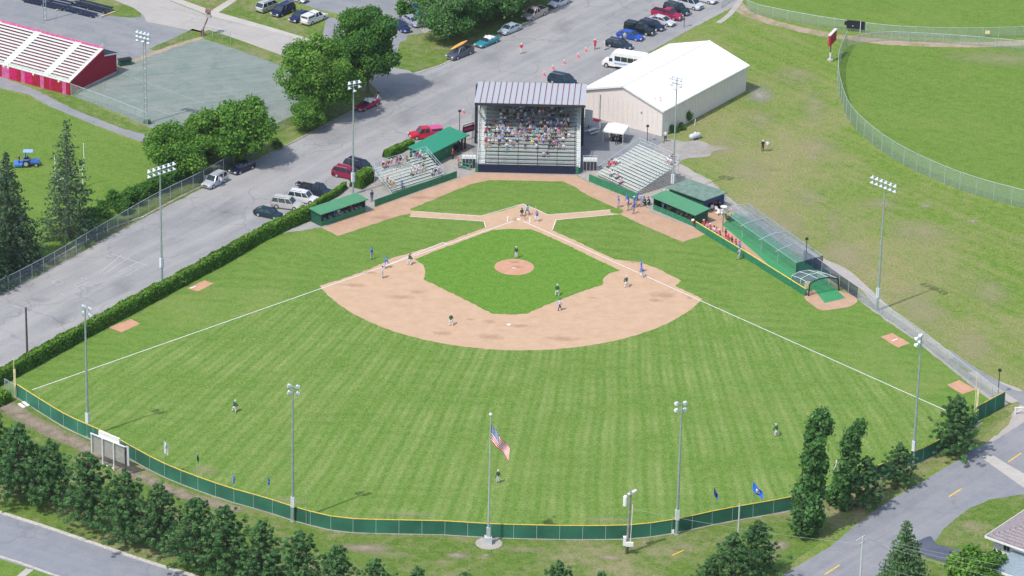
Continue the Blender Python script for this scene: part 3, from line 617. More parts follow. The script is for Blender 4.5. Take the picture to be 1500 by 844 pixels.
def pine(h, rmax, seed, name='pine_tree'):
    """open plantation pine: whorls of limbs that carry separate needle tufts"""
    C = []; Nn = []; mi = []; mb = MB(); r = .17
    mb.tube((0, 0, -.1), (.1, 0, h * .5), r, r * .65, 8); mb.tube((.1, 0, h * .5), (0, .1, h * .97), r * .65, .03, 8)
    tiers = int(h * 1.7)
    for t in range(tiers):
        f = t / (tiers - 1); z = h * (.13 + .86 * f); prof = (1 - f) ** .72 * (.72 + min(.28, f * 1.6)) + .02
        rr = rmax * max(.07, prof) * rng.uniform(.66, 1.2); k = int(rng.integers(5, 9)); a0 = rng.uniform(0, 6.3)
        for j in range(k):
            a = a0 + 6.283 * j / k + rng.uniform(-.3, .3); L = rr * rng.uniform(.55, 1.25); up = rng.uniform(.05, .35)
            root = np.array([0, 0, z]); tip = np.array([math.cos(a) * L, math.sin(a) * L, z + L * up])
            mb.tube(root, tip * .9 + root * .1, .05, .015, 4)
            for q in range(4 if L > 1.2 else 2):
                u = 1 - q * .22 + rng.uniform(-.06, .06); c = root + (tip - root) * u + rng.normal(size=3) * .17 * (1 + q * .6)
                d = rdir(44); rad = rng.uniform(.28, .55) * (.55 + .5 * (1 - f))
                C.append(c + d * rad * rng.random((44, 1)) ** .5 * np.array([1, 1, .62])); Nn.append(d + np.array([0, 0, .5]) + rdir(44) * .6)
                mi.append(np.full(44, int(rng.random() < .5)) if rng.random() < .7 else rng.integers(0, 2, 44))
    C = np.concatenate(C); Nn = np.concatenate(Nn); mi = np.concatenate(mi)
    return leaf_mesh('crown', C, Nn, rng.uniform(.10, .25, len(C)), [M['pine_a'], M['pine_b']], mi, .38), mb.mesh('trunk', M['bark_r']), name

def poplar(h, rmax, n, lean=.0):
    C = []; Nn = []; L = []
    for i in range(46):
        f = i / 45; z = h * (.10 + .88 * f); prof = 1.0 - .30 * f if f < .86 else .74 * (1 - (f - .86) / .14 * .62)
        a = rng.uniform(0, 6.28); rr = rmax * max(.18, prof) * rng.uniform(.8, 1.15); r0 = rr * rng.uniform(.2, .7)
        c = np.array([math.cos(a) * r0 + lean * f * f * h, math.sin(a) * r0, z]); L.append((*c, rr))
        m_ = int(n / 46); d = rdir(m_); C.append(c + d * np.array([.40, .40, .85]) * rr * .8 * (.5 + .65 * rng.random((m_, 1)))); Nn.append(d + rdir(m_) * .8)
    C = np.concatenate(C); C = C + rng.normal(size=C.shape) * .17 * (1 + (rng.random((len(C), 1)) < .15) * 1.2); Nn = np.concatenate(Nn); mi = rng.integers(0, 2, len(C))
    mb = MB(); mb.tube((0, 0, -.1), (lean * .25 * h, 0, h * .6), .3, .14, 8); mb.tube((lean * .25 * h, 0, h * .6), (lean * .8 * h, 0, h * .93), .14, .04, 6)
    for j in range(0, 40, 3): mb.tube((lean * (L[j][2] / h) ** 2 * h * .6, 0, L[j][2] * .8), L[j][:3], .08, .03, 4)
    return leaf_mesh('crown', C, Nn, rng.uniform(.16, .32, len(C)), [M['leaf_c'], M['pine_b']], mi), mb.mesh('trunk', M['bark_g']), 'poplar_tree'

def plant(kit, px, py, label, group=None, sc=1.0, rz=0.0, cat='tree', world=None):
    cr, tr, name = kit; p = G(px, py) if world is None else Vector(world)
    t = thing(name, label, cat, p, rz, group, sc); link('crown', cr, t); link('trunk', tr, t); return t

# deciduous trees between court and lot
ka = make_tree('maple', 14.5, 7.2, 1.0, 56000, .19, [M['leaf_a'], M['leaf_b']], M['bark'], .38, 'maple_tree', 80)
kb = make_tree('elm', 16.5, 5.6, 1.0, 48000, .19, [M['leaf_c'], M['leaf_a']], M['bark_g'], .36, 'elm_tree', 70, .55)
kc = make_tree('maple', 9.2, 4.8, .4, 28000, .175, [M['leaf_a'], M['leaf_b']], M['bark'], .25, 'maple_tree', 56)
ks = make_tree('bush', 2.6, 1.6, .1, 2600, .15, [M['leaf_a'], M['leaf_c']], M['bark'], .06, 'shrub', 16)
plant(ka, 468, 168, 'broad bright green maple at the lot kerb beside the maroon convertible', 'broadleaf trees between court and lot', (.88, .88, .95), 0)
plant(kb, 538, 136, 'tall darker elm rising behind the bright maple at the lot corner', 'broadleaf trees between court and lot', (.92, .92, 1.0), 1.0)
plant(kc, 340, 238, 'rounded bright green maple above the silver car with an open door', 'broadleaf trees between court and lot', 1.18, .6)
plant(kc, 262, 258, 'leaning grey green maple beside the tall double light mast', 'broadleaf trees between court and lot', .95, 3.6)
plant(kc, 452, 190, 'low maple filling in under the broad bright maple by the kerb', 'broadleaf trees between court and lot', .62, 2.2)
plant(kc, 300, 232, 'smaller maple squeezed between the two maples behind the chain link fence', 'broadleaf trees between court and lot', .85, 5.0)
kp = make_tree('oak', 10.0, 6.4, 1.0, 30000, .185, [M['pine_b'], M['leaf_c']], M['bark'], .3, 'spreading_tree', 40, .65)
for x, y, s, rz, lb in ((655, 52, 1.0, 0, 'spreading dark green tree behind the car with the orange kayak'), (705, 34, 1.05, 2.1, 'spreading dark green tree behind the teal convertible'), (752, 12, 1.0, 4.0, 'spreading dark green tree behind the tan pickup'), (680, 8, 1.0, 1.2, 'spreading tree in the middle of the shady grove at the top edge'), (735, -12, 1.1, 3.1, 'spreading tree at the back right of the shady grove by the top edge'), (632, 8, .72, 5.2, 'smaller spreading tree at the left end of the shady grove')):
    plant(kp, x, y, lb, 'spreading trees of the grove along the lot', s, rz)
plant(ks, 593, 26, 'small young tree standing alone in the parking area beside parked blue cars', None, 1.1, 0)
# spruces on the left
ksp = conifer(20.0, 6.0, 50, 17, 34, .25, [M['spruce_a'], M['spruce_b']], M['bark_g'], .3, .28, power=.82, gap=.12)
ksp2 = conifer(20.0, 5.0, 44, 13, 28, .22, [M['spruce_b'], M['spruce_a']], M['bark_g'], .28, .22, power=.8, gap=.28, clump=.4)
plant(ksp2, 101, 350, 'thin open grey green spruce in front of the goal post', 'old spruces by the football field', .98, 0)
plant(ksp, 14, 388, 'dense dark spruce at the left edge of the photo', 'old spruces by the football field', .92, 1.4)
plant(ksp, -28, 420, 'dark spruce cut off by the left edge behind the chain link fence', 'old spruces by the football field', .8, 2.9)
# the row of pines, lower left
pk = [pine(9.6, 4.7, i) for i in range(5)]
row = [(-12, 700, 1.02, 'pine cut by the left edge at the head of the pine row'), (29, 735, 1.15, 'tall pine second from the left edge in the pine row'), (74, 742, .98, 'pine standing between the tall second pine and the one below the scoreboard trail'), (130, 772, 1.08, 'pine whose reddish trunk shows clearly above the kerb'), (185, 795, 1.04, 'pine directly below the back of the wire scoreboard frame'), (235, 806, .98, 'narrower pine just right of the one below the scoreboard frame'), (288, 835, 1.06, 'pine above the end of the visible kerb'), (332, 850, 1.08, 'round topped pine right of the end of the kerb'), (384, 868, 1.0, 'pine below the foot of the left outfield light pole'), (438, 885, 1.05, 'pine whose wide top fills the lower edge just right of the left light pole'), (492, 900, .98, 'pine top cut by the lower edge, right of the wide one'), (550, 908, .86, 'low pine top rising from the lower edge left of the flagpole'), (610, 905, .72, 'small pine tip at the lower edge left of the flagpole'), (680, 907, .66, 'lone pine tip at the lower edge below the flagpole'), (818, 905, .8, 'pine tip at the lower edge left of the utility pole'), (880, 907, .68, 'small pine tip at the lower edge right below the utility pole')]
for i, (x, y, s, lb) in enumerate(row): plant(pk[i % 5], x, y, lb, 'planted pines along the lower road', s, i * 1.9)
# right hand trees
kpp = poplar(18.0, 2.4, 17000, .045)
plant(kpp, 1184, 782, 'tall full columnar poplar by the outfield fence at the lower right', 'columnar poplars by the fence', 1.0, 0)
kp2 = poplar(12.6, 1.75, 9500, .15)
plant(kp2, 1232, 742, 'smaller leaning poplar right of the tall poplar', 'columnar poplars by the fence', 1.0, 0)
pr = pine(8.6, 4.4, 9)
for x, y, s, rz, lb in ((1266, 742, .82, 0, 'bushy pine touching the leaning poplar beside the fence'), (1315, 712, .72, 1.1, 'small round pine alone beside the road below a light pole'), (1398, 668, 1.02, 2.3, 'wide bushy pine in front of the right field corner'), (1070, 868, .95, .7, 'left pine of the pair at the lower edge beside the road'), (1107, 846, .92, 3.3, 'right pine of the pair at the lower edge beside the road'), (1040, 880, .7, 4.4, 'low pine cut by the lower edge left of the pair'), (1176, 786, .62, 5.0, 'low pine growing against the foot of the tall poplar')):
    plant(pr, x, y, lb, 'bushy pines on the verge by the right road', s, rz)
kbs = conifer(10.4, 3.7, 30, 16, 34, .2, [M['spruce_b'], M['pine_b']], M['bark'], .22, .2, power=.85, clump=.42)
plant(kbs, 1322, 868, 'dense bluish green spruce in front of the lower right road', None, 1.0, 0)
kd = make_tree('round', 6.4, 3.7, .4, 11000, .2, [M['leaf_a'], M['leaf_b']], M['bark'], .2, 'round_tree', 34, .8)
plant(kd, 1422, 868, 'round bright green tree in front of the white house', None, 1.0, 0)
plant(ks, 1452, 838, 'dark shrub tucked against the white house wall', None, .8, 0, 'shrub')
# shrubs along the fence and the metal building
for x, y, s, lb in ((168, 305, 1.0, 'bush on the field side of the chain link fence, left of the larger bush'), (193, 300, 1.15, 'larger bush on the field side of the chain link fence'), (148, 318, .9, 'low bush against the chain link fence right of the open spruce'), (212, 288, .95, 'bush beside the leaning maple behind the fence'), (1006, 178, .75, 'upright bush against the long wall of the white roofed building'), (998, 190, .42, 'low sprawling bush near the propane tank'), (986, 194, .45, 'low bush at the near corner of the white roofed building'), (375, 160, .8, 'dark pointed bush behind the rounded maple'), (228, 281, 1.1, 'bush under the light mast bank behind the chain link fence'), (130, 330, 1.0, 'bush right of the foot of the open spruce'), (246, 272, 1.2, 'bush filling the fence line below the leaning maple'), (180, 312, .8, 'small bush hard against the chain link fence between two larger ones'), (268, 262, 1.2, 'bush behind the fence left of the silver suv'), (405, 218, .6, 'low weedy bush growing at the old kerb'), (600, 130, .01, '')):
    if lb: plant(ks, x, y, lb, 'bushes by fences and walls', s, x * .37, 'shrub')

# ================================================================ HEDGES
def hedge(px, name, label, wd, h, n, group=None):
    pts = [G(*p) for p in px]; pts = catmull(pts, False, 6); o = pts[0].copy(); t = thing(name, label, 'hedge', o, 0, group)
    poly = [p - o for p in pts]; mb = MB(); sp = strip_pts(poly, wd * .8); k = len(poly)
    for i in range(k - 1): mb.slab([sp[i], sp[i + 1], sp[2 * k - 2 - i], sp[2 * k - 1 - i]][::-1], 0, h * .86)
    mb.build('hedge_core', M['hedge_a'], t)
    seg = np.array([[p.x, p.y] for p in poly]); d = np.diff(seg, axis=0); L = np.hypot(*d.T); cum = np.concatenate([[0], np.cumsum(L)])
    s = rng.random(n) * cum[-1]; i = np.clip(np.searchsorted(cum, s) - 1, 0, len(L) - 1); u = (s - cum[i]) / L[i]
    c = seg[i] + d[i] * u[:, None]; nn = np.stack([-d[i][:, 1], d[i][:, 0]], 1) / L[i][:, None]
    a = rng.random(n) * math.pi; wob = 1 + .06 * np.sin(s * .9) + .06 * np.sin(s * 2.3 + 1) + .06 * np.sin(s * .31 + 2) + rng.normal(size=n) * .07
    off = np.cos(a) * wd / 2 * wob; z = np.minimum(1, np.abs(np.sin(a)) * 1.25) ** .8 * h * (wob * .5 + .5) * np.where(rng.random(n) < .4, rng.random(n), 1)
    P = np.concatenate([c + nn * off[:, None], z[:, None]], 1); Nn = np.concatenate([nn * np.cos(a)[:, None], np.sin(a)[:, None]], 1) + rdir(n) * .7
    link('foliage', leaf_mesh('foliage', P, Nn, rng.uniform(.1, .2, n), [M['hedge_a'], M['hedge_b']], (rng.random(n) < .2 + .5 * (z > h * .8)).astype(int), .8), t)  # more pale leaves near the top: light from above put into leaf colour
    return t
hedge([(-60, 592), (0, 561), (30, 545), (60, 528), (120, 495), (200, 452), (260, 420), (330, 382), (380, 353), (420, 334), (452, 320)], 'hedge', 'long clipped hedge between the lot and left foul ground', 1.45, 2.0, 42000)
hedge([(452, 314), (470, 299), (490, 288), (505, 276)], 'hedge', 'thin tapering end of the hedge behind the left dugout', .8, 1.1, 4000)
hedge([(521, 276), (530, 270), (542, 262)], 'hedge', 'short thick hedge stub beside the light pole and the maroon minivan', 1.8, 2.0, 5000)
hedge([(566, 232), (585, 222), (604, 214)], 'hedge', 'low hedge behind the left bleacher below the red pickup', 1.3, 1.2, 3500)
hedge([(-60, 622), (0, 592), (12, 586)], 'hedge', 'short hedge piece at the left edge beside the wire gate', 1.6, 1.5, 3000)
# ================================================================ STANDS
def plank_rows(t, rows, W, x0, d0, dd, h0, dh, m, seat=.28, foot=.26, foot_drop=.22, names=('seat_plank', 'foot_plank')):
    sm = MB().box((0, 0, 0), (W, seat, .05)).mesh(names[0], m); fm = MB().box((0, 0, 0), (W, foot, .04)).mesh(names[1], m)
    for i in range(rows):
        link(names[0], sm, t, (x0 + W / 2, d0 + i * dd, h0 + i * dh))
        link(names[1], fm, t, (x0 + W / 2, d0 + i * dd - dd * .48, h0 + i * dh - foot_drop))
def rail(mb, pts, r=.03, posts=None, h=None):
    mb.path(pts, r, 5)
# --- roofed grandstand
o, rz, Wg = frame(G(700, 252.5), G(843, 255.7))
gs = thing('grandstand', 'roofed grandstand with ribbed pale metal roof and dark padded front wall behind home plate', 'grandstand', o, rz)
GD, GH = .80, .325; ROWS = 17; GX0, GXW = .15, 15.4
MB().box((Wg / 2, .12, .68), (Wg, .22, 1.32)).build('padded_wall', M['navy_pad'], gs)
mb = MB(); mb.box((Wg + .25, .12, .66), (.45, .2, 1.28)).box((-.22, .12, .6), (.4, .2, 1.16)); mb.build('wall_end', M['green_wall'], gs)
# silver front skirt: deck under first rows
mb = MB()
for i in range(ROWS):
    mb.box((Wg / 2 + .2, .62 + i * GD, 1.02 + i * GH), (GXW + .5, .06, GH + .22))
mb.build('riser_face', M['alu'], gs)
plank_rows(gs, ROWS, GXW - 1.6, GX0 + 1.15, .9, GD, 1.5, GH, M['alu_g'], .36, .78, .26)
dk = MB(); dk.prism([(.3, .1), (.3, .75), (ROWS * GD + .8, .75 + ROWS * GH), (ROWS * GD + .8, .1)], 0, GXW + .4)
for i, v in enumerate(dk.v): dk.v[i] = (v[1], v[0] + .5, v[2])
dk.build('understructure', M['dark_steel'], gs)  # solid wedge, its dark colour stands for the shade between planks
for x_, w_ in ((.62, .95), (15.75, .55)):
    mb = MB()
    for i in range(ROWS * 2): mb.box((x_, .55 + i * GD / 2, 1.1 + i * GH / 2), (w_, GD / 2 + .02, .12))
    mb.build('aisle_steps', M['alu_w'], gs)
mb = MB(); D = ROWS * GD
for x in (-.05, 16.05):
    a = Vector((x, .5, 2.0)); b = Vector((x, D, 2.0 + ROWS * GH)); mb.path([a, b], .05); mb.path([a - Vector((0, 0, .5)), b - Vector((0, 0, .5))], .035)
    for i in range(11): p = a.lerp(b, i / 10); mb.tube(p - Vector((0, 0, 1.1)), p, .035, n=5)
mb.build('side_rail', M['alu_w'], gs)
mb = MB()
for x in (-.55, 16.45):
    for y, h in ((12.0, 8.6), (16.4, 8.2)): mb.box((x, y, h / 2), (.42, .42, h))
    mb.bar((x, 12.0, 5.9), (x, 6.9, 8.95), .22, .3); mb.bar((x, 6.6, 9.05), (x, 17.2, 8.0), .25, .35)
for x in (3.6, 7.9, 12.2): mb.box((x, 16.6, 4.0), (.28, .28, 8.0)); mb.bar((x, 6.7, 9.0), (x, 17.2, 8.0), .2, .3)
mb.build('roof_frame', M['dark_steel'], gs)
MB().box((8.0, 6.35, 8.98), (17.5, .14, .36)).build('fascia', M['dark_steel'], gs)
NP = 19; pw = 17.45 / NP; sl = (8.2 - 9.26) / 10.6
def sloped(wx, L, z): return MB().bar((0, 0, 0), (.5, L, L * sl), wx, z)
pm = sloped(pw - .02, 12.1, .06).mesh('roof_panel', M['stand_roof']); rm = sloped(.10, 12.2, .12).mesh('roof_rib', M['maroon'])
for i in range(NP):
    link('roof_panel', pm, gs, (-.85 + pw * (i + .5), 6.3, 9.26))
    if i: link('roof_rib', rm, gs, (-.85 + pw * i, 6.28, 9.3))
MB().box((8, 16.95, 4.6), (16.2, .1, 5.4)).build('back_wall', M['dark_steel'], gs)
# backstop net on slim poles just behind the wall
bn = thing('backstop_net', 'thin backstop net on slim poles standing over the dark padded wall', 'net', o, rz)
for i, px in enumerate((728, 757, 785.5, 814)):
    x = (px - 700) / 143 * Wg + .15; MB().tube((x, .34, 1.2), (x, .34, 5.2), .05, n=6).build('pole', M['dark_steel'], bn)
mb = MB()
for z in (2.2, 3.4, 5.2): mb.tube((0, .34, z), (Wg, .34, z - .0), .03, n=5)
mb.build('cable', M['dark_steel'], bn)
MB().quad((0, .35, 1.36), (Wg, .35, 1.36), (Wg, .35, 5.2), (0, .35, 5.2)).build('netting', M['net_thin'], bn)
# landings either side of the grandstand
for (x, lb) in ((-2.6, 'pale landing with railing at the left foot of the grandstand'), (16.5, 'pale landing with railing at the right foot of the grandstand')):
    t = thing('landing', lb, 'platform', o + Matrix.Rotation(rz, 3, 'Z') @ Vector((x, 1.6, 0)), rz, 'landings beside the grandstand')
    MB().box((1.15, .7, 1.65), (2.3, 1.5, .1)).build('deck', M['alu_w'], t)
    mb = MB().box((1.15, .02, .85), (2.0, .05, 1.4)); mb.build('skirt', M['dark_steel'], t)
    mb = MB()
    for k in range(5): mb.tube((.05 + k * .55, 0, 0), (.05 + k * .55, 0, 2.6), .035, n=5)
    for z in (2.0, 2.3, 2.6): mb.tube((0, 0, z), (2.3, 0, z), .03, n=5)
    mb.build('railing', M['alu'], t)

def bleacher(name, label, o, rz, L, rows, dd, h0, dh, mplank, Lb=None):
    t = thing(name, label, 'bleacher', o, rz)
    plank_rows(t, rows, L, 0, 0, dd, h0, dh, mplank, .27, .17, .2)
    mb = MB(); D = (rows - 1) * dd; n = 7
    for k in range(n):
        x = .15 + (L - .3) * k / (n - 1)
        mb.bar((x, -.3, h0 - .3), (x, D + .1, h0 + (rows - 1) * dh - .1), .06, .1)
        for i in range(0, rows, 2):
            z = h0 + i * dh - .15; mb.tube((x, i * dd, 0), (x, i * dd, z), .03, n=4)
        mb.tube((x, D, 0), (x, D, h0 + (rows - 1) * dh), .035, n=5)
        if rows > 6: mb.tube((x, 0, .1), (x, D, h0 + (rows - 1) * dh - .4), .025, n=4)
    mb.build('support_frame', M['steel'], t)
    mb = MB(); zt = h0 + (rows - 1) * dh
    for z in (1.05, .55):
        mb.path([(-.05, 0, h0 + z - .1), (-.05, D + .3, zt + z), (L + .05, D + .3, zt + z), (L + .05, 0, h0 + z - .1)], .035)
    for k in range(9): x = L * k / 8; mb.tube((x, D + .3, zt - .4), (x, D + .3, zt + 1.05), .03, n=5)
    for k in range(5):
        y = D * k / 4; z = h0 + (rows - 1) * dh * k / 4
        for x in (-.05, L + .05): mb.tube((x, y, z - .5), (x, y, z + 1.0), .03, n=5)
    mb.build('guard_rail', M['steel_l'], t)
    return t
# left bleacher, its origin at the front left plank end
LBo = G(573, 284.5, 0); LBa = R(42.5)
lb = bleacher('bleacher', 'aluminium bleacher left of the grandstand, its spectators in white and red', LBo, LBa, 10.6, 9, .54, .75, .25, M['alu_m'])
RBo = G(876, 258.5, 0); RBa = R(-47.5)
rb = bleacher('bleacher', 'tall mostly empty aluminium bleacher right of the grandstand', RBo, RBa, 9.6, 14, .64, .75, .2, M['alu_m'])
def low_wall(name, label, px, h, mats, th=.15, cap=None, cat='wall', closed=False, group=None, pan='wall_panel', step=3.0):
    pts = [G(*p) for p in px]; o = pts[0].copy(); t = thing(name, label, cat, o, 0, group)
    for a, b in zip(pts, pts[1:]):
        d = b - a; L = d.length; k = max(1, round(L / step))
        for i in range(k):
            p, q = a.lerp(b, i / k) - o, a.lerp(b, (i + 1) / k) - o
            MB().bar(p + Vector((0, 0, h / 2)), q + Vector((0, 0, h / 2)) - (d / L) * .02, th, h).build(pan, mats, t)
    if cap:
        mb = MB()
        for a, b in zip(pts, pts[1:]): mb.tube(a - o + Vector((0, 0, h + .02)), b - o + Vector((0, 0, h + .02)), .085, n=6)
        mb.build('cap_rail', M[cap], t)
    return t
low_wall('dugout_wall', 'low green wall along the warning track in front of the left bleacher', [(549, 303), (607, 282), (669, 260.5)], 1.15, M['green_wall'])
low_wall('dugout_wall', 'low green wall along the warning track in front of the right bleacher', [(863, 266), (895, 279), (934, 295)], 1.25, M['green_wall'])
low_wall('padded_fence', 'long green field wall with yellow cap running right from the dugout', [(1019, 335), (1060, 360), (1100, 384), (1140, 409), (1180, 434)], 1.15, M['green_wall'], cap='yellow')

# --- generic chain-link and screen fences
post_m = MB().tube((0, 0, 0), (0, 0, 1), .04, n=6).mesh('post', M['steel_l'])
def link_fence(name, label, px, h, mesh, step=3.0, smooth=True, post=post_m, railm=None, group=None, cap=None, lower=False, rr=.035, th=0):
    pts = [G(*p) for p in px]; pts = catmull(pts, False, 8) if smooth and len(pts) > 2 else pts
    o = pts[0].copy(); t = thing(name, label, 'fence', o, 0, group)
    cum = [0]
    for a, b in zip(pts, pts[1:]): cum.append(cum[-1] + (b - a).length)
    def at(s):
        for i in range(len(cum) - 1):
            if s <= cum[i + 1] + 1e-6: return pts[i].lerp(pts[i + 1], (s - cum[i]) / max(1e-6, cum[i + 1] - cum[i])) - o
        return pts[-1] - o
    n = max(1, round(cum[-1] / step)); P = [at(cum[-1] * i / n) for i in range(n + 1)]
    for i in range(n + 1): link('post', post, t, P[i], None, (1, 1, h))
    pan = 'windscreen_panel' if th else 'mesh_panel'
    for i in range(n):
        a, b = P[i], P[i + 1]; d = (b - a).normalized() * .03
        mb = MB()
        if th: mb.bar(a + d + Vector((0, 0, h * .5 - .02)), b - d + Vector((0, 0, h * .5 - .02)), th, h - .06)
        else: mb.quad(a + d + Vector((0, 0, .04)), b - d + Vector((0, 0, .04)), b - d + Vector((0, 0, h - .02)), a + d + Vector((0, 0, h - .02)))
        mb.build(pan, mesh, t)
    mb = MB()
    for a, b in zip(P, P[1:]): mb.tube(a + Vector((0, 0, h)), b + Vector((0, 0, h)), rr, n=6)
    mb.build('top_rail', railm or M['steel_l'], t)
    return t
of = [(22, 580)] + fb[1:-2] + [(1432, 619)]
link_fence('outfield_fence', 'curved green screened outfield fence with a yellow top rail', of, 2.0, M['screen'], 3.0, cap=1, railm=M['yellow'], rr=.065, th=.05)
link_fence('corner_fence', 'straight green screened corner fence with yellow top beside the right foul pole', [(1429, 618), (1471, 595.5)], 2.35, M['screen'], 2.6, railm=M['yellow'], rr=.065, th=.05)
link_fence('wire_gate', 'short pale wire gate beside the left foul pole', [(7, 573), (20, 580)], 1.9, M['mesh'], 1.3, smooth=False)
link_fence('chain_link_fence', 'long chain link fence between the football field and the lot', [(-60, 462), (60, 401), (150, 349), (230, 303), (290, 274), (340, 246), (385, 221)], 2.3, M['mesh_dark'], 2.75)
link_fence('chain_link_fence', 'low chain link fence on the court side of the lot near the broad maple', [(400, 196), (430, 182), (461, 169)], 1.6, M['mesh'], 2.6)
link_fence('chain_link_fence', 'chain link fence around the near side of the faded court', [(104, 141), (170, 165), (216, 184)], 2.2, M['mesh'], 3.2)
link_fence('chain_link_fence', 'chain link fence along the path beyond right field', [(1256, 438), (1300, 468), (1350, 503), (1400, 543), (1440, 573), (1471, 595)], 2.0, M['mesh'], 3.0)
link_fence('screened_fence', 'dark screened fence between the batting cage and the path', [(1177, 383), (1205, 402), (1230, 420), (1256, 438)], 1.95, M['net_dark'], 2.4, smooth=False)
link_fence('chain_link_fence', 'chain link fence behind the batting cage beside the path', [(1060, 302), (1095, 328), (1135, 355), (1177, 383)], 1.9, M['mesh'], 2.6)
link_fence('softball_fence', 'curved pale chain link fence round the softball outfield', [(1240, 70), (1229, 95), (1227, 120), (1231, 145), (1246, 181), (1290, 221), (1340, 250), (1400, 276), (1450, 292), (1500, 305), (1560, 322)], 3.0, M['mesh_far'], 3.2)
link_fence('softball_fence', 'low chain link fence on the near side of the tan path', [(1240, 70), (1262, 64), (1300, 60), (1350, 62), (1400, 65), (1470, 71), (1560, 80)], 1.7, M['mesh'], 3.0)
link_fence('far_fence', 'chain link fence on the far side of the tan path along the upper edge', [(1094, 15), (1110, 22), (1135, 27), (1160, 32), (1200, 39), (1240, 45), (1300, 52), (1350, 55), (1420, 56), (1500, 54), (1580, 50)], 1.9, M['mesh'], 2.9)
link_fence('lot_rail', 'pale railing at the far corner of the lot beside the last parked cars', [(1056, 12), (1078, -4), (1090, -14)], 1.1, M['mesh'], 1.5)
link_fence('court_rail', 'thin bluish rail along the verge of the back lot', [(233, 72), (262, 60), (280, 50)], .9, M['net_thin'], 3.0)
link_fence('court_gate_posts', 'few bare grey posts at the far corner of the faded court', [(297, 54), (320, 58), (338, 63)], 2.0, M['net_thin'], 2.0)

# --- dugouts
def dugout(name, label, a, b, depth, sgn, hf, hb, wall=.85, roof='green_roof', posts=4):
    """a-b front line on the ground; the inside lies on the side sgn"""
    o, rz, L = frame(G(*a), G(*b)); t = thing(name, label, 'dugout', o, rz)
    D = depth * sgn; y0 = min(0, D); y1 = max(0, D)
    mb = MB(); mb.bar((-.35, -.35 * sgn, hf + .1), (-.35, -.35 * sgn, hf + .1 + .001), .01, .01)
    rf = MB().add([(-.3, -.35 * sgn, hf), (L + .3, -.35 * sgn, hf), (L + .3, D + .2 * sgn, hb), (-.3, D + .2 * sgn, hb), (-.3, -.35 * sgn, hf + .12), (L + .3, -.35 * sgn, hf + .12), (L + .3, D + .2 * sgn, hb + .12), (-.3, D + .2 * sgn, hb + .12)],
        [(3, 2, 1, 0), (4, 5, 6, 7), (0, 1, 5, 4), (1, 2, 6, 5), (2, 3, 7, 6), (3, 0, 4, 7)])
    rf.build('roof', M[roof], t)
    MB().box((L / 2, 0, wall / 2), (L, .12, wall)).build('front_wall', M['green_wall'], t)
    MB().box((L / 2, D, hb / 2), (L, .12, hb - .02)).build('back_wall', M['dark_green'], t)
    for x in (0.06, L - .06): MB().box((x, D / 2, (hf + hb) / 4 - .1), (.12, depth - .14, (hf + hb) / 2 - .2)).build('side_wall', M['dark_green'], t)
    for k in range(posts): x = .08 + (L - .16) * k / (posts - 1); MB().box((x, 0, (hf + wall) / 2), (.12, .11, hf - wall)).build('post', M['dark_green'], t)
    MB().box((L / 2, D * .72, .5), (L - .4, .45, .08)).build('bench', M['grey_wood'], t)
    return t, o, rz, L
dl = dugout('dugout', 'left dugout with green roof and seated players in white trousers', (470, 332), (535, 310.5), 2.3, 1, 2.05, 2.2)
dr = dugout('dugout', 'right dugout with green roof beside the dark green shed', (957, 307), (1018, 333), 2.7, 1, 2.05, 2.3)
# --- dark green shed
o, rz, L = frame(G(986, 300), G(1031, 314)); o2, rz2, L2 = frame(G(1031, 314), G(1061, 303))
t = thing('shed', 'dark green shed with weathered roof and an open blue side, right of the dugouts', 'shed', G(1031, 314), rz2)
A = G(1031, 314); Xd = (G(1061, 304) - A); Yd = (G(988, 293) - A)
Rm = Matrix.Rotation(-rz2, 3, 'Z'); X = Rm @ Xd; Y = Rm @ Yd; Y = Vector((-Y.length * .1, Y.length * .99, 0)); X = Vector((X.length, 0, 0)); H = 2.35
def wallq(t, name, p, q, h0, h1, m, th=.12): return MB().bar(p + Vector((0, 0, (h0 + h1) / 2)), q + Vector((0, 0, (h0 + h1) / 2)), th, h1 - h0).build(name, m, t)
wallq(t, 'wall', Vector((0, 0, 0)), Y, 0, H, M['dark_green']); wallq(t, 'wall', Y, X + Y, 0, H + .1, M['dark_green']); wallq(t, 'wall', X, X + Y, 0, H, M['dark_green'])
wallq(t, 'front_header', Vector((.1, 0, 0)), X - Vector((.1, 0, 0)), 1.55, H - .02, M['navy']); wallq(t, 'front_wall', Vector((.1, 0, 0)), Vector((.6, 0, 0)), 0, 1.53, M['navy']); wallq(t, 'front_wall', X - Vector((.9, 0, 0)), X - Vector((.1, 0, 0)), 0, 1.53, M['navy'])
MB().slab([(-.35, -.35), (X.x + .35, -.35), (X.x + Y.x + .35, Y.y + .35), (Y.x - .35, Y.y + .35)], H, H + .16).build('roof', M['shed_roof'], t)
d = Y.normalized(); MB().bar(d * 7.1 + Vector((-.08, 0, 1.35)), d * 8.0 + Vector((-.08, 0, 1.35)), .04, 1.1).build('white_notice', M['white'], t)
MB().box((X.x / 2 + .3, 1.2, .45), (X.x - 1.8, .5, .9)).build('counter', M['navy'], t)
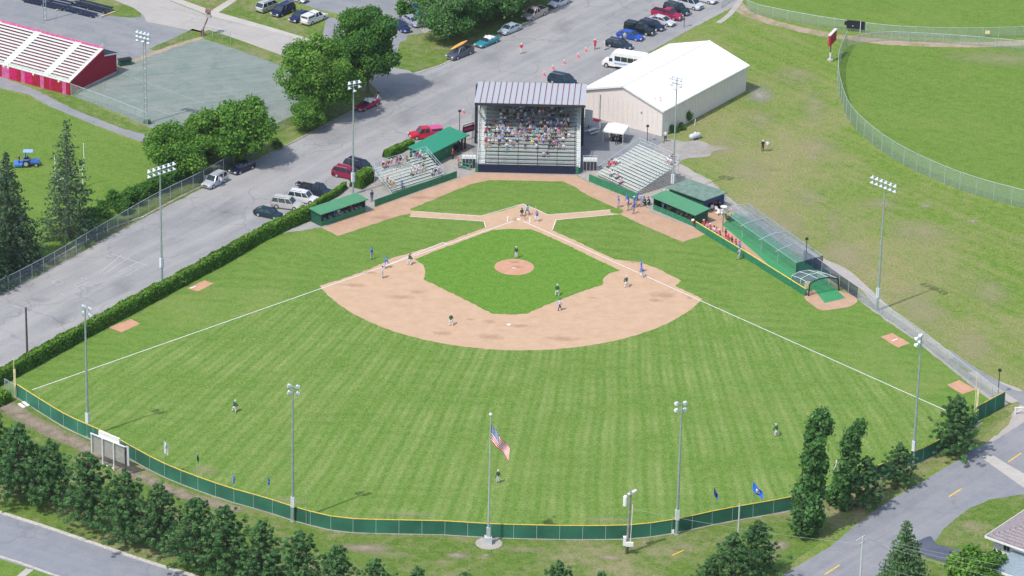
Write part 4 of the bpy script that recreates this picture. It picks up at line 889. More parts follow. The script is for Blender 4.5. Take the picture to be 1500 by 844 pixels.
# --- concession hut (bright green roof)
o, rz, L = frame(G(625, 247), G(682, 218))
t = thing('concession_hut', 'long hut with bright green metal roof between left bleacher and grandstand', 'hut', o, rz)
D = 3.5; hf, hb = 2.3, 2.75
MB().add([(-.3, -.5, hf), (L + .3, -.5, hf), (L + .3, D, hb), (-.3, D, hb), (-.3, -.5, hf + .12), (L + .3, -.5, hf + .12), (L + .3, D, hb + .12), (-.3, D, hb + .12)], [(3, 2, 1, 0), (4, 5, 6, 7), (0, 1, 5, 4), (1, 2, 6, 5), (2, 3, 7, 6), (3, 0, 4, 7)]).build('roof', M['green_roof_b'], t)
MB().box((L / 2 - 1.6, .1, hf / 2), (L - 3.4, .12, hf - .02)).build('front_wall', M['green_wall'], t); MB().box((L / 2, D - .2, hb / 2), (L, .12, hb - .1)).build('back_wall', M['green_wall'], t)
for x in (L - 1.9, L - .95, L - .1): MB().box((x, .05, hf / 2), (.3, .14, hf - .02)).build('post', M['dark_steel'], t)
MB().box((L - 1.2, 1.0, .5), (1.9, .4, 1.0)).build('counter', M['dark_steel'], t)
MB().box((.1, D / 2, hf / 2), (.12, D - .6, hf - .05)).build('side_wall', M['dark_green'], t)

# --- white roofed metal building
o = G(969.5, 200); rz = R(57); t = thing('metal_building', 'large beige metal building with bright white gable roof beside the lot', 'building', o, rz)
BL, BW, he, hp = 25.2, 15.2, 4.45, 6.8   # x along the long side, y across (to the left)
for (n_, p, q) in (('wall', (0, 0), (BL, 0)), ('wall', (BL, BW), (0, BW))):
    MB().bar((p[0], p[1], he / 2), (q[0], q[1], he / 2), .1, he).build(n_, M['bld_wall'], t)
for x in (0, BL): MB().add([(x - .08, 0, 0), (x - .08, BW, 0), (x - .08, BW, he), (x - .08, BW / 2, hp), (x - .08, 0, he), (x + .08, 0, 0), (x + .08, BW, 0), (x + .08, BW, he), (x + .08, BW / 2, hp), (x + .08, 0, he)], [(0, 4, 3, 2, 1), (5, 6, 7, 8, 9), (0, 1, 6, 5), (1, 2, 7, 6), (2, 3, 8, 7), (3, 4, 9, 8), (4, 0, 5, 9)]).build('gable_wall', M['bld_wall'], t)
e = .35; k = (hp - he) / (BW / 2)
for s in (0, 1):
    y0, y1 = (-e, BW / 2) if s == 0 else (BW + e, BW / 2); za, zb = he - k * e + .1, hp + .1
    vs = [(-.4, y0, za), (BL + .4, y0, za), (BL + .4, y1, zb), (-.4, y1, zb)]; vs += [(a, b, c + .14) for a, b, c in vs]
    MB().add(vs, [(3, 2, 1, 0), (4, 5, 6, 7), (0, 1, 5, 4), (1, 2, 6, 5), (2, 3, 7, 6), (3, 0, 4, 7)]).build('roof_slope', M['bld_roof'], t)
sm_ = MB().bar((0, -e, he - k * e + .255), (0, BW / 2, hp + .255), .05, .04).mesh('roof_seam', M['bld_roof']); sm2 = MB().bar((0, BW + e, he - k * e + .255), (0, BW / 2, hp + .255), .05, .04).mesh('roof_seam', M['bld_roof'])
for i in range(1, 22):
    for q_ in (sm_, sm2): link('roof_seam', q_, t, (i * BL / 22, 0, 0))
mb = MB(); mb.bar((-.42, -e, he - k * e + .12), (-.42, BW / 2, hp + .12), .06, .3); mb.bar((-.42, BW + e, he - k * e + .12), (-.42, BW / 2, hp + .12), .06, .3); mb.build('rake_trim', M['trim'], t)
MB().box((BL / 2, -e - .04, he - k * e + .1), (BL + .84, .08, .2)).build('gutter', M['trim'], t)
MB().bar((-.5, BW / 2, hp + .25), (BL + .5, BW / 2, hp + .25), .3, .04).build('ridge_cap', M['trim'], t)
rbm = MB().box((0, 0, he / 2), (.03, .03, he - .1)).mesh('wall_rib', M['bld_wall'])
for i in range(1, 26): link('wall_rib', rbm, t, (i * BL / 26, -.07, 0))
for i in range(1, 16): link('wall_rib', rbm, t, (-.1, i * BW / 16, 0))
MB().box((1.2, -.08, 1.05), (1.0, .06, 2.1)).build('door', M['trim'], t); MB().box((-.1, 4.0, 3.2), (.12, .3, .3)).build('vent', M['steel'], t)
MB().box((-.14, BW - 3.2, 2.2), (.1, .14, 4.3)).build('downpipe', M['steel'], t)
for (x, y) in ((1.6, 1.5), (2.2, 2.1), (1.9, 1.8), (1.4, 2.6), (1.0, 2.2)):
    z = he + .255 + y * k
    MB().quad((x, y, z), (x + .7, y + .1, z + .1 * k), (x + .62, y + .3, z + .3 * k), (x + .1, y + .26, z + .26 * k)).build('rust_patch', M['rust'], t)

# --- crimson backed stadium stand, upper left
a = G(103, 140); dirx = (G(0, 112) - a); dirx.normalize(); o = a; rzr = math.atan2(-dirx.y, -dirx.x)
t = thing('stadium_stand', 'crimson walled stadium stand with long pale plank rows at the upper left', 'grandstand', o, rzr)
# local: x runs away to the left (negative), y goes back
FL = 36; D0 = 9.0; H0, H1 = 2.35, 5.35; NR = 13; back = 12.4
MB().prism([(0, 0), (D0, 0), (back, 0), (back, 3.5), (D0 + .2, 4.3), (D0, H1 - .15), (0, H0 - .1)], 0, .15).build('end_wall', M['red_wall'], t)
e_ = t.children if False else None
ew = [c for c in COL.objects if c.parent == t][0]
me = ew.data
for v in me.vertices: v.co = Vector((-v.co.y, v.co.x, v.co.z))
me.flip_normals()
r2 = random.Random(3); x = -.02; i = 0
while x > -FL:
    wd = r2.choice((.55, .8, 1.1, 1.6)); MB().box((x - wd / 2, -.03, H0 / 2), (wd - .03, .06, H0 - .02)).build('wall_panel', M[r2.choice(('red_panel', 'pink_panel', 'pink_panel', 'red_panel', 'red_wall'))], t); x -= wd
MB().box((-FL / 2, .15, H0 - .08), (FL, .5, .16)).build('front_beam', M['plank_w'], t)
mb = MB()
for i in range(26): mb.box((-.3 - i * 1.4, .0, H0 + .5), (.04, .04, 1.0))
mb.tube((-.2, 0, H0 + 1), (-FL, 0, H0 + 1), .025, n=5); mb.tube((-.2, 0, H0 + .55), (-FL, 0, H0 + .55), .02, n=5); mb.build('front_rail', M['plank_w'], t)
dk = MB(); dk.add([(0, .3, 1), (-FL, .3, 1), (-FL, D0, 1), (0, D0, 1), (-.16, .3, H0 - .12), (-FL, .3, H0 - .12), (-FL, D0, H1 - .32), (-.16, D0, H1 - .32)], [(4, 5, 6, 7), (0, 4, 7, 3), (3, 7, 6, 2)]); dk.build('riser_board', M['riser'], t)
dd = D0 / NR; dh = (H1 - H0) / NR
segs = ((-.75, -4.6), (-5.9, -13.0), (-14.3, -21.4), (-22.7, -30))
for i in range(NR):
    for a_, b_ in segs:
        MB().box(((a_ + b_) / 2, .45 + i * dd, H0 + .1 + i * dh), (a_ - b_, .5, .06)).build('plank', M['plank_w'], t)
for a_, b_ in ((-.1, -.75), (-4.6, -5.9), (-13.0, -14.3), (-21.4, -22.7)):
    mb = MB()
    for i in range(NR * 2): mb.box(((a_ + b_) / 2, .3 + i * dd / 2, H0 + .02 + i * dh / 2), (a_ - b_, dd / 2 + .02, .12))
    mb.build('aisle_steps', M['plank_w'], t)
MB().box((-FL / 2, D0 + .12, H1 + .02), (FL, .1, .5)).build('back_board', M['pink_panel'], t)
mb = MB(); mb.path([(-.05, .2, H0 + 1), (-.05, D0, H1 + .9), (-.05, D0, H1 - .3)], .03); mb.build('end_rail', M['plank_w'], t)
MB().add([(.1, D0 + .2, 4.2), (-FL, D0 + .2, 4.2), (-FL, back + .3, 3.45), (.1, back + .3, 3.45), (.1, D0 + .2, 4.32), (-FL, D0 + .2, 4.32), (-FL, back + .3, 3.57), (.1, back + .3, 3.57)], [(3, 2, 1, 0), (4, 5, 6, 7), (0, 1, 5, 4), (1, 2, 6, 5), (2, 3, 7, 6), (3, 0, 4, 7)]).build('lean_to_roof', M['navy_pad'], t)
MB().bar((.14, D0 + .1, 4.14), (.14, back + .4, 3.4), .08, .22).build('fascia', M['trim'], t)
MB().box((.04, 6.8, .18), (.1, 11, .34)).build('plinth', M['conc'], t)
nm = MB().box((0, -.09, 0), (.34, .04, .3)).mesh('number_plate', M['white'])
for x in (-2.3, -7.6, -12.9, -13.8): link('number_plate', nm, t, (x, 0, H0 - .35))
t = thing('storage_bin', 'low dark covered bin behind the crimson stand', 'bin', G(183, 95), R(30)); MB().box((0, 0, .5), (2.2, 1.1, 1.0), taper=.9).build('body', M['dark_green'], t); MB().box((0, 0, 1.04), (2.3, 1.2, .08)).build('lid', M['black'], t)

# dark steel racks on the back lot
def rack(px, py, rz, L, W_, label, n=3):
    t = thing('steel_rack', label, 'rack', G(px, py), rz, 'steel frames lying on the back lot')
    for k in range(n): MB().box((0, (k - (n - 1) / 2) * W_ / n, .35 + .12 * k), (L, W_ / n * .7, .1)).build('rail_tray', M['navy_pad'], t)
    cbm = MB().box((0, 0, .18), (.12, W_, .28)).mesh('cross_beam', M['steel'])
    for x in (-L / 2 + .4, 0, L / 2 - .4): link('cross_beam', cbm, t, (x, 0, 0))
rack(70, 6, R(-27), 8.5, 3.6, 'darkest stack of long steel frames at the top edge of the back lot', 4)
rack(135, 12, R(-30), 7.5, 2.6, 'second set of dark frames beside the curved lawn')
rack(118, 20, R(-30), 6.5, 1.8, 'grey flat frames nearest the crimson stand', 2)
for x, y, r_, lb in ((92, 13, 24, 'pale timber beam between the stacks of frames'), (158, 22, 26, 'short pale timber beam beside the curved lawn')):
    t = tag(MB().box((0, 0, .12), (3.4, .22, .2)).build('timber_beam', M['rust']), lb, 'beam', 'timber beams on the back lot'); t.location = G(x, y); t.rotation_euler.z = R(r_ + 25)
# corner of an old brick building, top edge
t = thing('brick_building', 'corner of an old brick building at the top edge above the side street', 'building', G(318, 1), R(35))
MB().box((6, 5, 2.0), (12, 10, 4)).build('wall', M['tan_wall'], t); MB().box((6, 5, 4.1), (12.4, 10.4, .2)).build('roof', M['back_lot'], t)
fr = MB().box((0, 0, 0), (.1, .9, 1.1)).mesh('window', M['trim']); gl = MB().box((0, 0, 0), (.04, .7, .9)).mesh('pane', M['glass'])
for y in (1.5, 4, 6.5, 9): w_ = link('window', fr, t, (-.04, y, 2.0)); link('pane', gl, w_, (-.06, 0, 0))
# leaning crimson mast at the street corner
t = thing('leaning_mast', 'rusty maroon mast leaning over the side street with a pale hopper head', 'mast', G(297, 52), 0)
MB().box((0, 0, .5), (.5, .5, 1.0)).build('base', M['maroon'], t); mb = MB(); mb.bar((0, 0, .9), (.9, .4, 3.2), .16, .2); mb.build('arm', M['tan_wall'], t)
MB().box((1.0, .45, 3.5), (.9, .8, .8), taper=.7).build('hopper', M['path'], t); MB().box((.9, .45, 4.35), (.9, .9, .5)).build('head', M['tan_wall'], t)

# --- white house, lower right corner
A = G(1452, 843); hz = R(-36); t = thing('house', 'white sided house with brown grey shingle roof at the lower right corner', 'house', A, hz)
HL, HD, EH = 12, 15, 5.6; rh = 2.4; ov = .85
MB().box((HL / 2, HD / 2, EH / 2), (HL, HD, EH)).build('wall', M['siding'], t)
cl = MB().box((0, 0, 0), (HL, .05, .03)).mesh('clapboard', M['siding'])
for i in range(20): link('clapboard', cl, t, (HL / 2, -.03, .3 + i * .26))
c4 = [(-ov, -ov, EH), (HL + ov, -ov, EH), (HL + ov, HD + ov, EH), (-ov, HD + ov, EH)]; rg = [(HL / 2, 6.2, EH + rh), (HL / 2, HD - 6.2, EH + rh)]
vs = c4 + rg + [(x, y, z + .16) for x, y, z in c4 + rg]
rs = MB().add(vs, [(3, 2, 1, 0), (6, 7, 10), (7, 8, 11, 10), (8, 9, 11), (9, 6, 10, 11), (0, 1, 7, 6), (1, 2, 8, 7), (2, 3, 9, 8), (3, 0, 6, 9)]).build('roof', M['shingle'], t)
for i in range(14):
    f = (i + .5) / 14; z = EH + .17 + rh * f
    p, q = Vector((-ov, -ov, z)).lerp(Vector((HL / 2, 6.2, z)), f), Vector((-ov, HD + ov, z)).lerp(Vector((HL / 2, HD - 6.2, z)), f); p.z = q.z = z; MB().bar(p, q, .3, .03).build('shingle_course', M['shingle'], rs)
    p, q = Vector((-ov, -ov, z)).lerp(Vector((HL / 2, 6.2, z)), f), Vector((HL + ov, -ov, z)).lerp(Vector((HL / 2, 6.2, z)), f); p.z = q.z = z; MB().bar(p, q, .3, .03).build('shingle_course', M['shingle'], rs)
mb = MB(); mb.box((HL / 2, -ov - .04, EH + .04), (HL + 2 * ov, .08, .26)); mb.build('fascia', M['trim'], t); MB().box((-ov - .04, HD / 2, EH + .04), (.08, HD + 2 * ov, .26)).build('fascia', M['trim'], t)
MB().box((4.4, 3.9, EH + 1.9), (.7, .6, 1.5)).build('chimney', M['brick'], t)
def window(t, x, y, z, w_, h_):
    f = MB().box((0, 0, 0), (w_, .12, h_)).build('window', M['trim'], t); f.location = (x, y, z)
    for s in (-1, 1): MB().box((s * w_ * .24, -.07, 0), (w_ * .4, .04, h_ * .84)).build('pane', M['glass'], f)
window(t, 2.0, -.04, 4.75, 1.0, .95); window(t, 1.3, -.04, 1.6, .9, 1.2)
gz = 2.75
MB().box((6.4, -1.8, gz / 2), (8, 3.5, gz)).build('front_wing', M['siding'], t)
gz += .55; vs = [(1.9, -4.0, gz), (11, -4.0, gz), (11, 0, gz + 1.25), (3.0, 0, gz + 1.25)]; vs += [(a, b, c + .14) for a, b, c in vs]
MB().add(vs, [(3, 2, 1, 0), (4, 5, 6, 7), (0, 1, 5, 4), (1, 2, 6, 5), (2, 3, 7, 6), (3, 0, 4, 7)]).build('wing_roof', M['shingle_b'], t)
MB().box((6.45, -4.05, gz + .02), (9.2, .12, .28)).build('wing_fascia', M['trim'], t)
window(t, 3.4, -3.6, 1.4, .9, 1.5); window(t, 6, -3.6, 1.4, 1.4, 1.3)

# ================================================================ LIGHT MASTS
lamp_body = MB().lathe((0, 0, 0), [(.10, -.32), (.14, -.12), (.30, .05), (.36, .16), (.33, .17), (.02, .06)], 10).mesh('floodlight', M['refl'], True)
def floodlight(t, p, az, tilt=R(55)):
    o = link('floodlight', lamp_body, t, p); d = Vector((math.cos(az) * math.cos(-tilt), math.sin(az) * math.cos(-tilt), -math.sin(tilt)))
    o.rotation_euler = d.to_track_quat('Z', 'Y').to_euler(); return o
def mast(px, py, h, label, rows, az, r0=.21, m='steel', box=True, dbl=False, wdt=None):
    o = G(px, py); t = thing('light_mast', label, 'light pole', o, 0, 'floodlight masts round the park')
    mb = MB()
    if dbl:
        for s in (-.22, .22): mb.tube((s, 0, 0), (s * .8, 0, h), .07, .06, 8)
        for i in range(int(h)): mb.tube((-.2, 0, i + .5), (.2, 0, i + .5), .03, n=4)
    else: mb.tube((0, 0, 0), (0, 0, h), r0, r0 * .5, 10); mb.tube((0, 0, 0), (0, 0, .12), r0 * 1.7, n=10)
    mb.build('pole', M[m], t); s = Vector((-math.sin(az), math.cos(az), 0)); f = Vector((math.cos(az), math.sin(az), 0))
    for k, (n, dz) in enumerate(rows):
        wd = (n - 1) * .72 if wdt is None else wdt; z = h + dz
        if n > 1: MB().bar(-s * (wd / 2 + .15) + Vector((0, 0, z)), s * (wd / 2 + .15) + Vector((0, 0, z)), .09, .09).build('crossarm', M[m], t)
        for i in range(n): p = s * (-wd / 2 + wd * i / max(1, n - 1)) if n > 1 else Vector()
        for i in range(n):
            p = s * (-wd / 2 + wd * i / max(1, n - 1)) if n > 1 else Vector((0, 0, 0))
            floodlight(t, p + Vector((0, 0, z - .1)) + f * .35, az)
    if box: MB().box((.0, 0, 2.9), (.42, .5, 1.5), rz=az).build('ballast_box', M['refl'], t); mb = MB().bar((0, 0, 3), f * .3 + Vector((0, 0, 3)), .1, 1.3); mb.build('ballast_cabinet', M['steel_l'], t)
    return t
mast(129, 640, 19.3, 'left outfield light mast with four lamps beside the wire scoreboard frame', ((2, 0), (2, -.95)), R(55), wdt=1.15)
mast(429, 764, 19.6, 'four lamp light mast behind the left center fence', ((2, 0), (2, -.95)), R(78), wdt=1.15)
mast(991, 783, 19.0, 'four lamp light mast behind the right center fence', ((2, 0), (2, -.95)), R(105), wdt=1.15)
mast(1337, 681, 19.1, 'four lamp light mast behind the right field corner fence', ((2, 0), (2, -.95)), R(150), wdt=1.15)
mast(237, 411, 18.0, 'light mast by the long hedge with a wide double bank of lamps', ((6, .2), (6, -.6)), R(-45), wdt=4.6)
mast(1285, 455, 20.4, 'light mast by the far path with a wide double bank of lamps', ((6, .2), (6, -.6)), R(-135), wdt=4.4)
mast(517, 285, 18.6, 'light mast behind the left dugout with a compact cluster of lamps', ((3, .2), (2, -.55), (1, -1.1)), R(-60), r0=.17, wdt=1.7)
mast(985, 287, 19.6, 'light mast behind the right dugout with a few faint lamps', ((3, .1), (2, -.9), (1, -1.5)), R(-120), r0=.16, wdt=1.6)
mast(213.5, 181, 15.5, 'double legged light mast at the corner of the faded court', ((4, .2), (4, -.5), (3, -1.2)), R(-120), dbl=True, box=False, wdt=2.2)
mast(66, 31, 15.5, 'double legged mast behind the crimson stand cut by the top edge', ((3, .2),), R(-120), dbl=True, box=False)
t = thing('cable_spool', 'dark drum at the foot of the double legged mast', 'drum', G(215, 181), 0); MB().tube((-.5, 0, .35), (.6, 0, .35), .35, n=12).build('drum', M['dark_green'], t)

def small_lamp(px, py, h, label, arm=False):
    t = thing('lamp_post', label, 'lamp post', G(px, py), 0, 'small dark lamp posts'); MB().tube((0, 0, 0), (0, 0, h), .06, n=6).build('post', M['black'], t)
    MB().box((0, 0, h + .1), (.5, .5, .28), taper=.6).build('lamp_head', M['black'], t)
for a_ in ((1180, 388, 4.2, 'small dark lamp post behind the end of the batting cage'), (1462, 577, 3.6, 'small dark lamp post by the path near the right corner fence'), (948, 208, 2.7, 'small dark lamp post in front of the beige gable wall'), (673, 192, 3.4, 'small dark lamp post left of the grandstand'), (1002, 40, 2.4, 'thin dark post at the edge of the lot beside the silver sedan')): small_lamp(*a_)
# ================================================================ FLAGS, POLES, SIGNS
def flag_mesh(w_, h_, fn, droop, nx=20, ny=13, name='flag'):
    """cloth hanging from its hoist; fn(u,v) -> material index, droop bends the fly end down"""
    vs = []; fs = []; mi = []
    for j in range(ny + 1):
        for i in range(nx + 1):
            u = i / nx; v = j / ny; a = droop
            x = w_ * u * math.cos(a); z = -w_ * u * math.sin(a) - v * h_ * (1 - .3 * u)
            y = .12 * h_ * math.sin(u * 9 + v * 2.2) * (.25 + u)
            vs.append((x, y, z))
    for j in range(ny):
        for i in range(nx): k = j * (nx + 1) + i; fs.append((k, k + 1, k + nx + 2, k + nx + 1)); mi.append(fn((i + .5) / nx, (j + .5) / ny))
    mb = MB(); mb.v = vs; mb.f = fs; mb.m = mi; return mb
FR = mat('flag_red', (.60, .01, .06), .8); FW_ = mat('flag_white', (.85, .85, .85), .8); FB = mat('flag_blue', (.05, .10, .30), .8); FLB = mat('flag_light_blue', (.30, .45, .80), .8); FG = mat('flag_dark_green', (.02, .06, .06), .8); FRB = mat('flag_royal_blue', (.03, .16, .75), .8); FNV = mat('flag_navy', (.03, .05, .22), .8)
def us(u, v):
    if u < .42 and v < 7 / 13: return 1 if (int(u * 26) + int(v * 26)) % 2 == 0 and int(u * 26) % 2 else 2
    return 0 if int(v * 13) % 2 == 0 else 1
t = thing('flagpole', 'tall silver flagpole with a finial on a concrete base behind the center fence', 'flagpole', G(715, 796))
MB().tube((0, 0, .3), (0, 0, 18.4), .15, .06, 10).build('pole', M['steel_l'], t); MB().lathe((0, 0, 18.4), [(.05, 0), (.2, .12), (.22, .22), (.14, .38), (.03, .42)], 10).build('finial', M['white'], t)
MB().box((0, 0, .5), (1.0, .8, 1.0)).build('base', M['tank'], t); MB().box((0, 0, 1.5), (.5, .4, 1.6)).build('cabinet', M['steel_l'], t)
f = flag_mesh(4.0, 2.35, us, .90, 26, 26).build('flag', [FR, FW_, FB]); tag(f, 'United States flag flying from the tall silver flagpole', 'flag'); f.location = G(715, 796) + Vector((.1, 0, 17.2)); f.rotation_euler.z = R(-12)
def small_flag(px, py, h, mats, fn, w_, hh, droop, label, rz=0):
    t = thing('flagpole', 'slim pole carrying the ' + label, 'flagpole', G(px, py), 0, 'slim flagpoles along the outfield fence')
    MB().tube((0, 0, 0), (0, 0, h), .035, .02, 6).build('pole', M['steel_l'], t)
    f = flag_mesh(w_, hh, fn, droop, 16, 16).build('flag', mats); tag(f, label, 'flag'); f.location = G(px, py) + Vector((.04, 0, h - .1)); f.rotation_euler.z = rz
small_flag(240.5, 696, 5.3, [FW_, FB], lambda u, v: 1 if .35 < u < .55 and .25 < v < .5 else 0, 1.0, 1.9, 1.0, 'limp white flag nearest the scoreboard frame')
small_flag(288.5, 716, 5.6, [FG, FW_], lambda u, v: 1 if u < .3 and v < .25 else 0, 1.0, 1.1, 1.3, 'limp blackish green flag between the white and the light blue one')
small_flag(340, 731, 4.0, [FLB, FW_], lambda u, v: 0, .8, 1.5, 1.15, 'limp light blue flag left of the bright blue one')
small_flag(392, 749, 5.3, [FRB, FW_], lambda u, v: 1 if .3 < u < .7 and .45 < v < .55 else 0, .7, 1.2, 1.2, 'small limp bright blue flag left of the light mast')
small_flag(1044, 750, 3.7, [FNV, FRB], lambda u, v: 1 if u > .8 else 0, 1.3, 1.0, 1.1, 'limp navy flag right of the right center light mast')
small_flag(1101, 745, 4.1, [FRB, FW_, FR], lambda u, v: (2 if math.hypot((u - .5) * 1.5, v - .5) < .12 else (1 if math.hypot((u - .5) * 1.5, v - .5) < .27 else 0)), 2.1, 1.35, .85, 'bright blue flag with round white emblem near the tall poplar', R(-10))
t = thing('bare_pole', 'slim bare pole without a flag right of the left center light mast', 'pole', G(448.5, 768)); MB().tube((0, 0, 0), (0, 0, 6.2), .035, .02, 6).build('pole', M['steel_l'], t)
t = thing('bare_pole', 'plain pale grey pole in front of the right center fence', 'pole', G(1080, 808)); MB().tube((0, 0, 0), (0, 0, 7.0), .12, .09, 8).build('pole', M['tank'], t)
t = thing('wooden_pole', 'dark wooden pole standing in the lot behind the hedge', 'pole', G(40, 521)); MB().tube((0, 0, 0), (0, 0, 7.5), .17, .13, 8).build('pole', M['wood'], t); MB().tube((-.3, 0, 6.9), (0, 0, 6.9), .03, n=5).build('bracket', M['steel'], t)
# utility pole with transformer
U = G(918, 811); t = thing('utility_pole', 'weathered utility pole with white transformer and meter boxes behind the center fence', 'utility pole', U)
mb = MB(); mb.tube((0, 0, 0), (.25, 0, 9.0), .19, .14, 8); mb.build('pole', M['grey_wood'], t); MB().tube((0, 0, 0), (.05, 0, 1.0), .215, .21, 8).build('pole_foot', M['bark_r'], t)
MB().lathe((-.42, 0, 6.9), [(.05, 0), (.28, .05), (.28, 1.35), (.2, 1.5), (.05, 1.52)], 12).build('transformer', M['white'], t)
MB().bar((-.1, -.1, 8.6), (.95, .5, 9.0), .5, .12).build('crossarm', M['tank'], t); MB().tube((.42, -.12, 1.3), (.55, -.12, 7.2), .05, n=6).build('conduit', M['white'], t)
for p, s in (((-.32, -.1, 1.9), (.42, .4, 1.25)), ((.12, -.25, 1.5), (.5, .3, .6)), ((.6, -.25, 1.5), (.42, .3, .55))): MB().box(p, s).build('meter_box', M['white'], t)
t = thing('junction_box', 'small white box at the foot of the right center light mast', 'box', G(985.5, 781)); MB().box((0, 0, .25), (.35, .3, .5)).build('body', M['white'], t)
# street pole with crossarm and wires, lower right
P0 = G(1258, 880); t = thing('utility_pole', 'pale utility pole with crossarm and fanning wires at the lower edge', 'utility pole', P0)
MB().tube((0, 0, 0), (0, 0, 9.2), .16, .1, 8).build('pole', M['tank'], t); MB().bar((-.8, -.55, 8.8), (.3, .8, 8.9), .1, .12).build('crossarm', M['tank'], t); MB().bar((-.45, -.3, 8.2), (.25, .4, 8.25), .1, .12).build('crossarm', M['tank'], t)
def wire(a, b, sag, label, r=.014):
    pts = [a.lerp(b, i / 12) - Vector((0, 0, sag * 4 * (i / 12) * (1 - i / 12))) for i in range(13)]; o = a.copy()
    w_ = tag(MB().path([p - o for p in pts], r, 4).build('overhead_wire', M['wire']), label, 'wire'); w_.location = o
Z = lambda x, y, z: P0 + Vector((x, y, z))
for k, (q, b) in enumerate(((Z(-.8, -.55, 8.9), Vector((30, -135, 8.8))), (Z(.1, .5, 8.95), Vector((32, -134, 8.8))))): wire(q, b, .5, ('outer wire running down left from the lower utility pole', 'inner wire running down left from the lower utility pole')[k])
for k, (q, b) in enumerate(((Z(.3, .8, 8.95), Vector((80, -128, 9))), (Z(0, 0, 9.2), Vector((77, -129.5, 9))), (Z(-.3, .1, 8.9), Vector((73, -131, 9))), (Z(0, 0, 5.5), Vector((70, -125, 5))))): wire(q, b, .6, ('topmost wire running down right across the dark spruce', 'second wire running down right across the dark spruce', 'third wire running down right across the dark spruce', 'lowest wire running right from the lower utility pole')[k])
wire(U + Vector((.2, 0, 6.6)), P0 + Vector((0, 0, 8.1)), .5, 'long thin service wire from the transformer pole to the lower utility pole', .015)
# foul poles
for (x, y, h, lb) in ((20.5, 583, 6.2, 'left pale yellow foul pole with screen at the hedge end'), (1427.5, 617, 6.9, 'right pale yellow foul pole in front of the corner fence')):
    t = thing('foul_pole', lb, 'foul pole', G(x, y), 0, 'foul poles'); s = -1 if x < 700 else 1
    MB().tube((s * -.12, 0, 0), (s * -.12, 0, h), .05, n=6).build('pole', M['pole_y'], t); MB().box((s * .16 * (1 if s > 0 else -1) , 0, h * .5), (.28, .05, h * .42)).build('foul_screen', M['pole_y'], t); MB().tube((.3, 0, 0), (.3, 0, h * .7), .04, n=6).build('side_post', M['pole_y'], t)
# scoreboard frame seen from behind
a, b = G(134, 676), G(193, 700); o, rz, L = frame(a, b); L = 6.4
t = thing('scoreboard', 'back of a mesh covered scoreboard frame with white top board', 'scoreboard', o, rz)
for x in (.1, 2.1, 4.15): MB().tube((x, 0, 0), (x, 0, 4.1 if x > .5 else 4.2), .09, n=8).build('post', M['white'], t)
MB().tube((L - .1, 0, 0), (L - .1, 0, 4.2), .11, n=8).build('post', M['wood'], t); MB().box((L / 2 - .1, .25, 2.75), (L, .04, 2.6)).build('back_panel', M['back_mesh'], t)
MB().box((L / 2 - .1, .1, 4.15), (L + .1, .14, .14)).build('top_beam', M['white'], t); MB().box((3.1, .35, 4.5), (3.8, .25, .85)).build('title_board', M['white'], t)
MB().box((L + .15, .2, 2.9), (.5, .08, 2.9)).build('side_panel', M['tank'], t); MB().tube((2.1, .05, .25), (4.2, .05, .25), .08, n=6).build('base_rail', M['white'], t)
for k in range(2):
    t = tag(MB().box((0, 0, .12), (1.5, .42, .16)).build('concrete_slab', M['white']), ('left of two pale slabs behind the left fence', 'right of two pale slabs behind the left fence')[k], 'slab', 'pale slabs lying by the left fence'); t.location = G(32 + k * 6, 595.5 - k * 2.5); t.rotation_euler.z = R(-52)
# softball signs
t = thing('scoreboard', 'crimson scoreboard sign on a thin post beside the softball fence', 'scoreboard', G(1216, 89), R(70))
MB().lathe((0, 0, 0), [(.55, 0), (.55, .25), (.5, .3)], 12).build('base', M['path'], t); MB().tube((0, 0, .3), (0, 0, 4.6), .09, n=8).build('post', M['dark_steel'], t); MB().tube((0, 0, .3), (0, 0, 1.5), .14, n=8).build('sleeve', M['white'], t)
MB().box((0.6, 0, 3.9), (3.4, .35, 1.9)).build('board', M['sign_red'], t)
for x, z in ((-.5, 4.2), (.6, 4.3), (1.6, 4.2), (0, 3.5), (1.3, 3.5)): MB().box((x, -.19, z), (.5, .03, .35)).build('digit_panel', M['maroon'], t); MB().box((x, .19, z), (.5, .03, .35)).build('digit_panel', M['white'], t)
MB().box((0.6, 0, 4.93), (3.5, .45, .16)).build('cap', M['white'], t)
t = thing('banner', 'black fence banner in two panels beyond the tan path', 'banner', G(1237, 45.5), R(-9))
MB().box((1.5, -.12, 1.35), (2.3, .06, 1.5)).build('panel', M['banner'], t); MB().box((3.1, -.12, 1.3), (.75, .06, 1.5)).build('panel', M['banner'], t); MB().box((.15, -.12, 1.5), (.4, .06, .7)).build('flap', M['banner'], t); MB().tube((2.72, -.2, 0), (2.72, -.2, 2.1), .06, n=6).build('post', M['white'], t); MB().box((1.4, -.16, 1.1), (.15, .03, .15)).build('mark', M['white'], t)
t = thing('notice', 'small pale yellow notice on the far fence', 'sign', G(1446, 56)); MB().box((0, -.1, 1.1), (.8, .04, .6)).build('board', M['pole_y'], t)
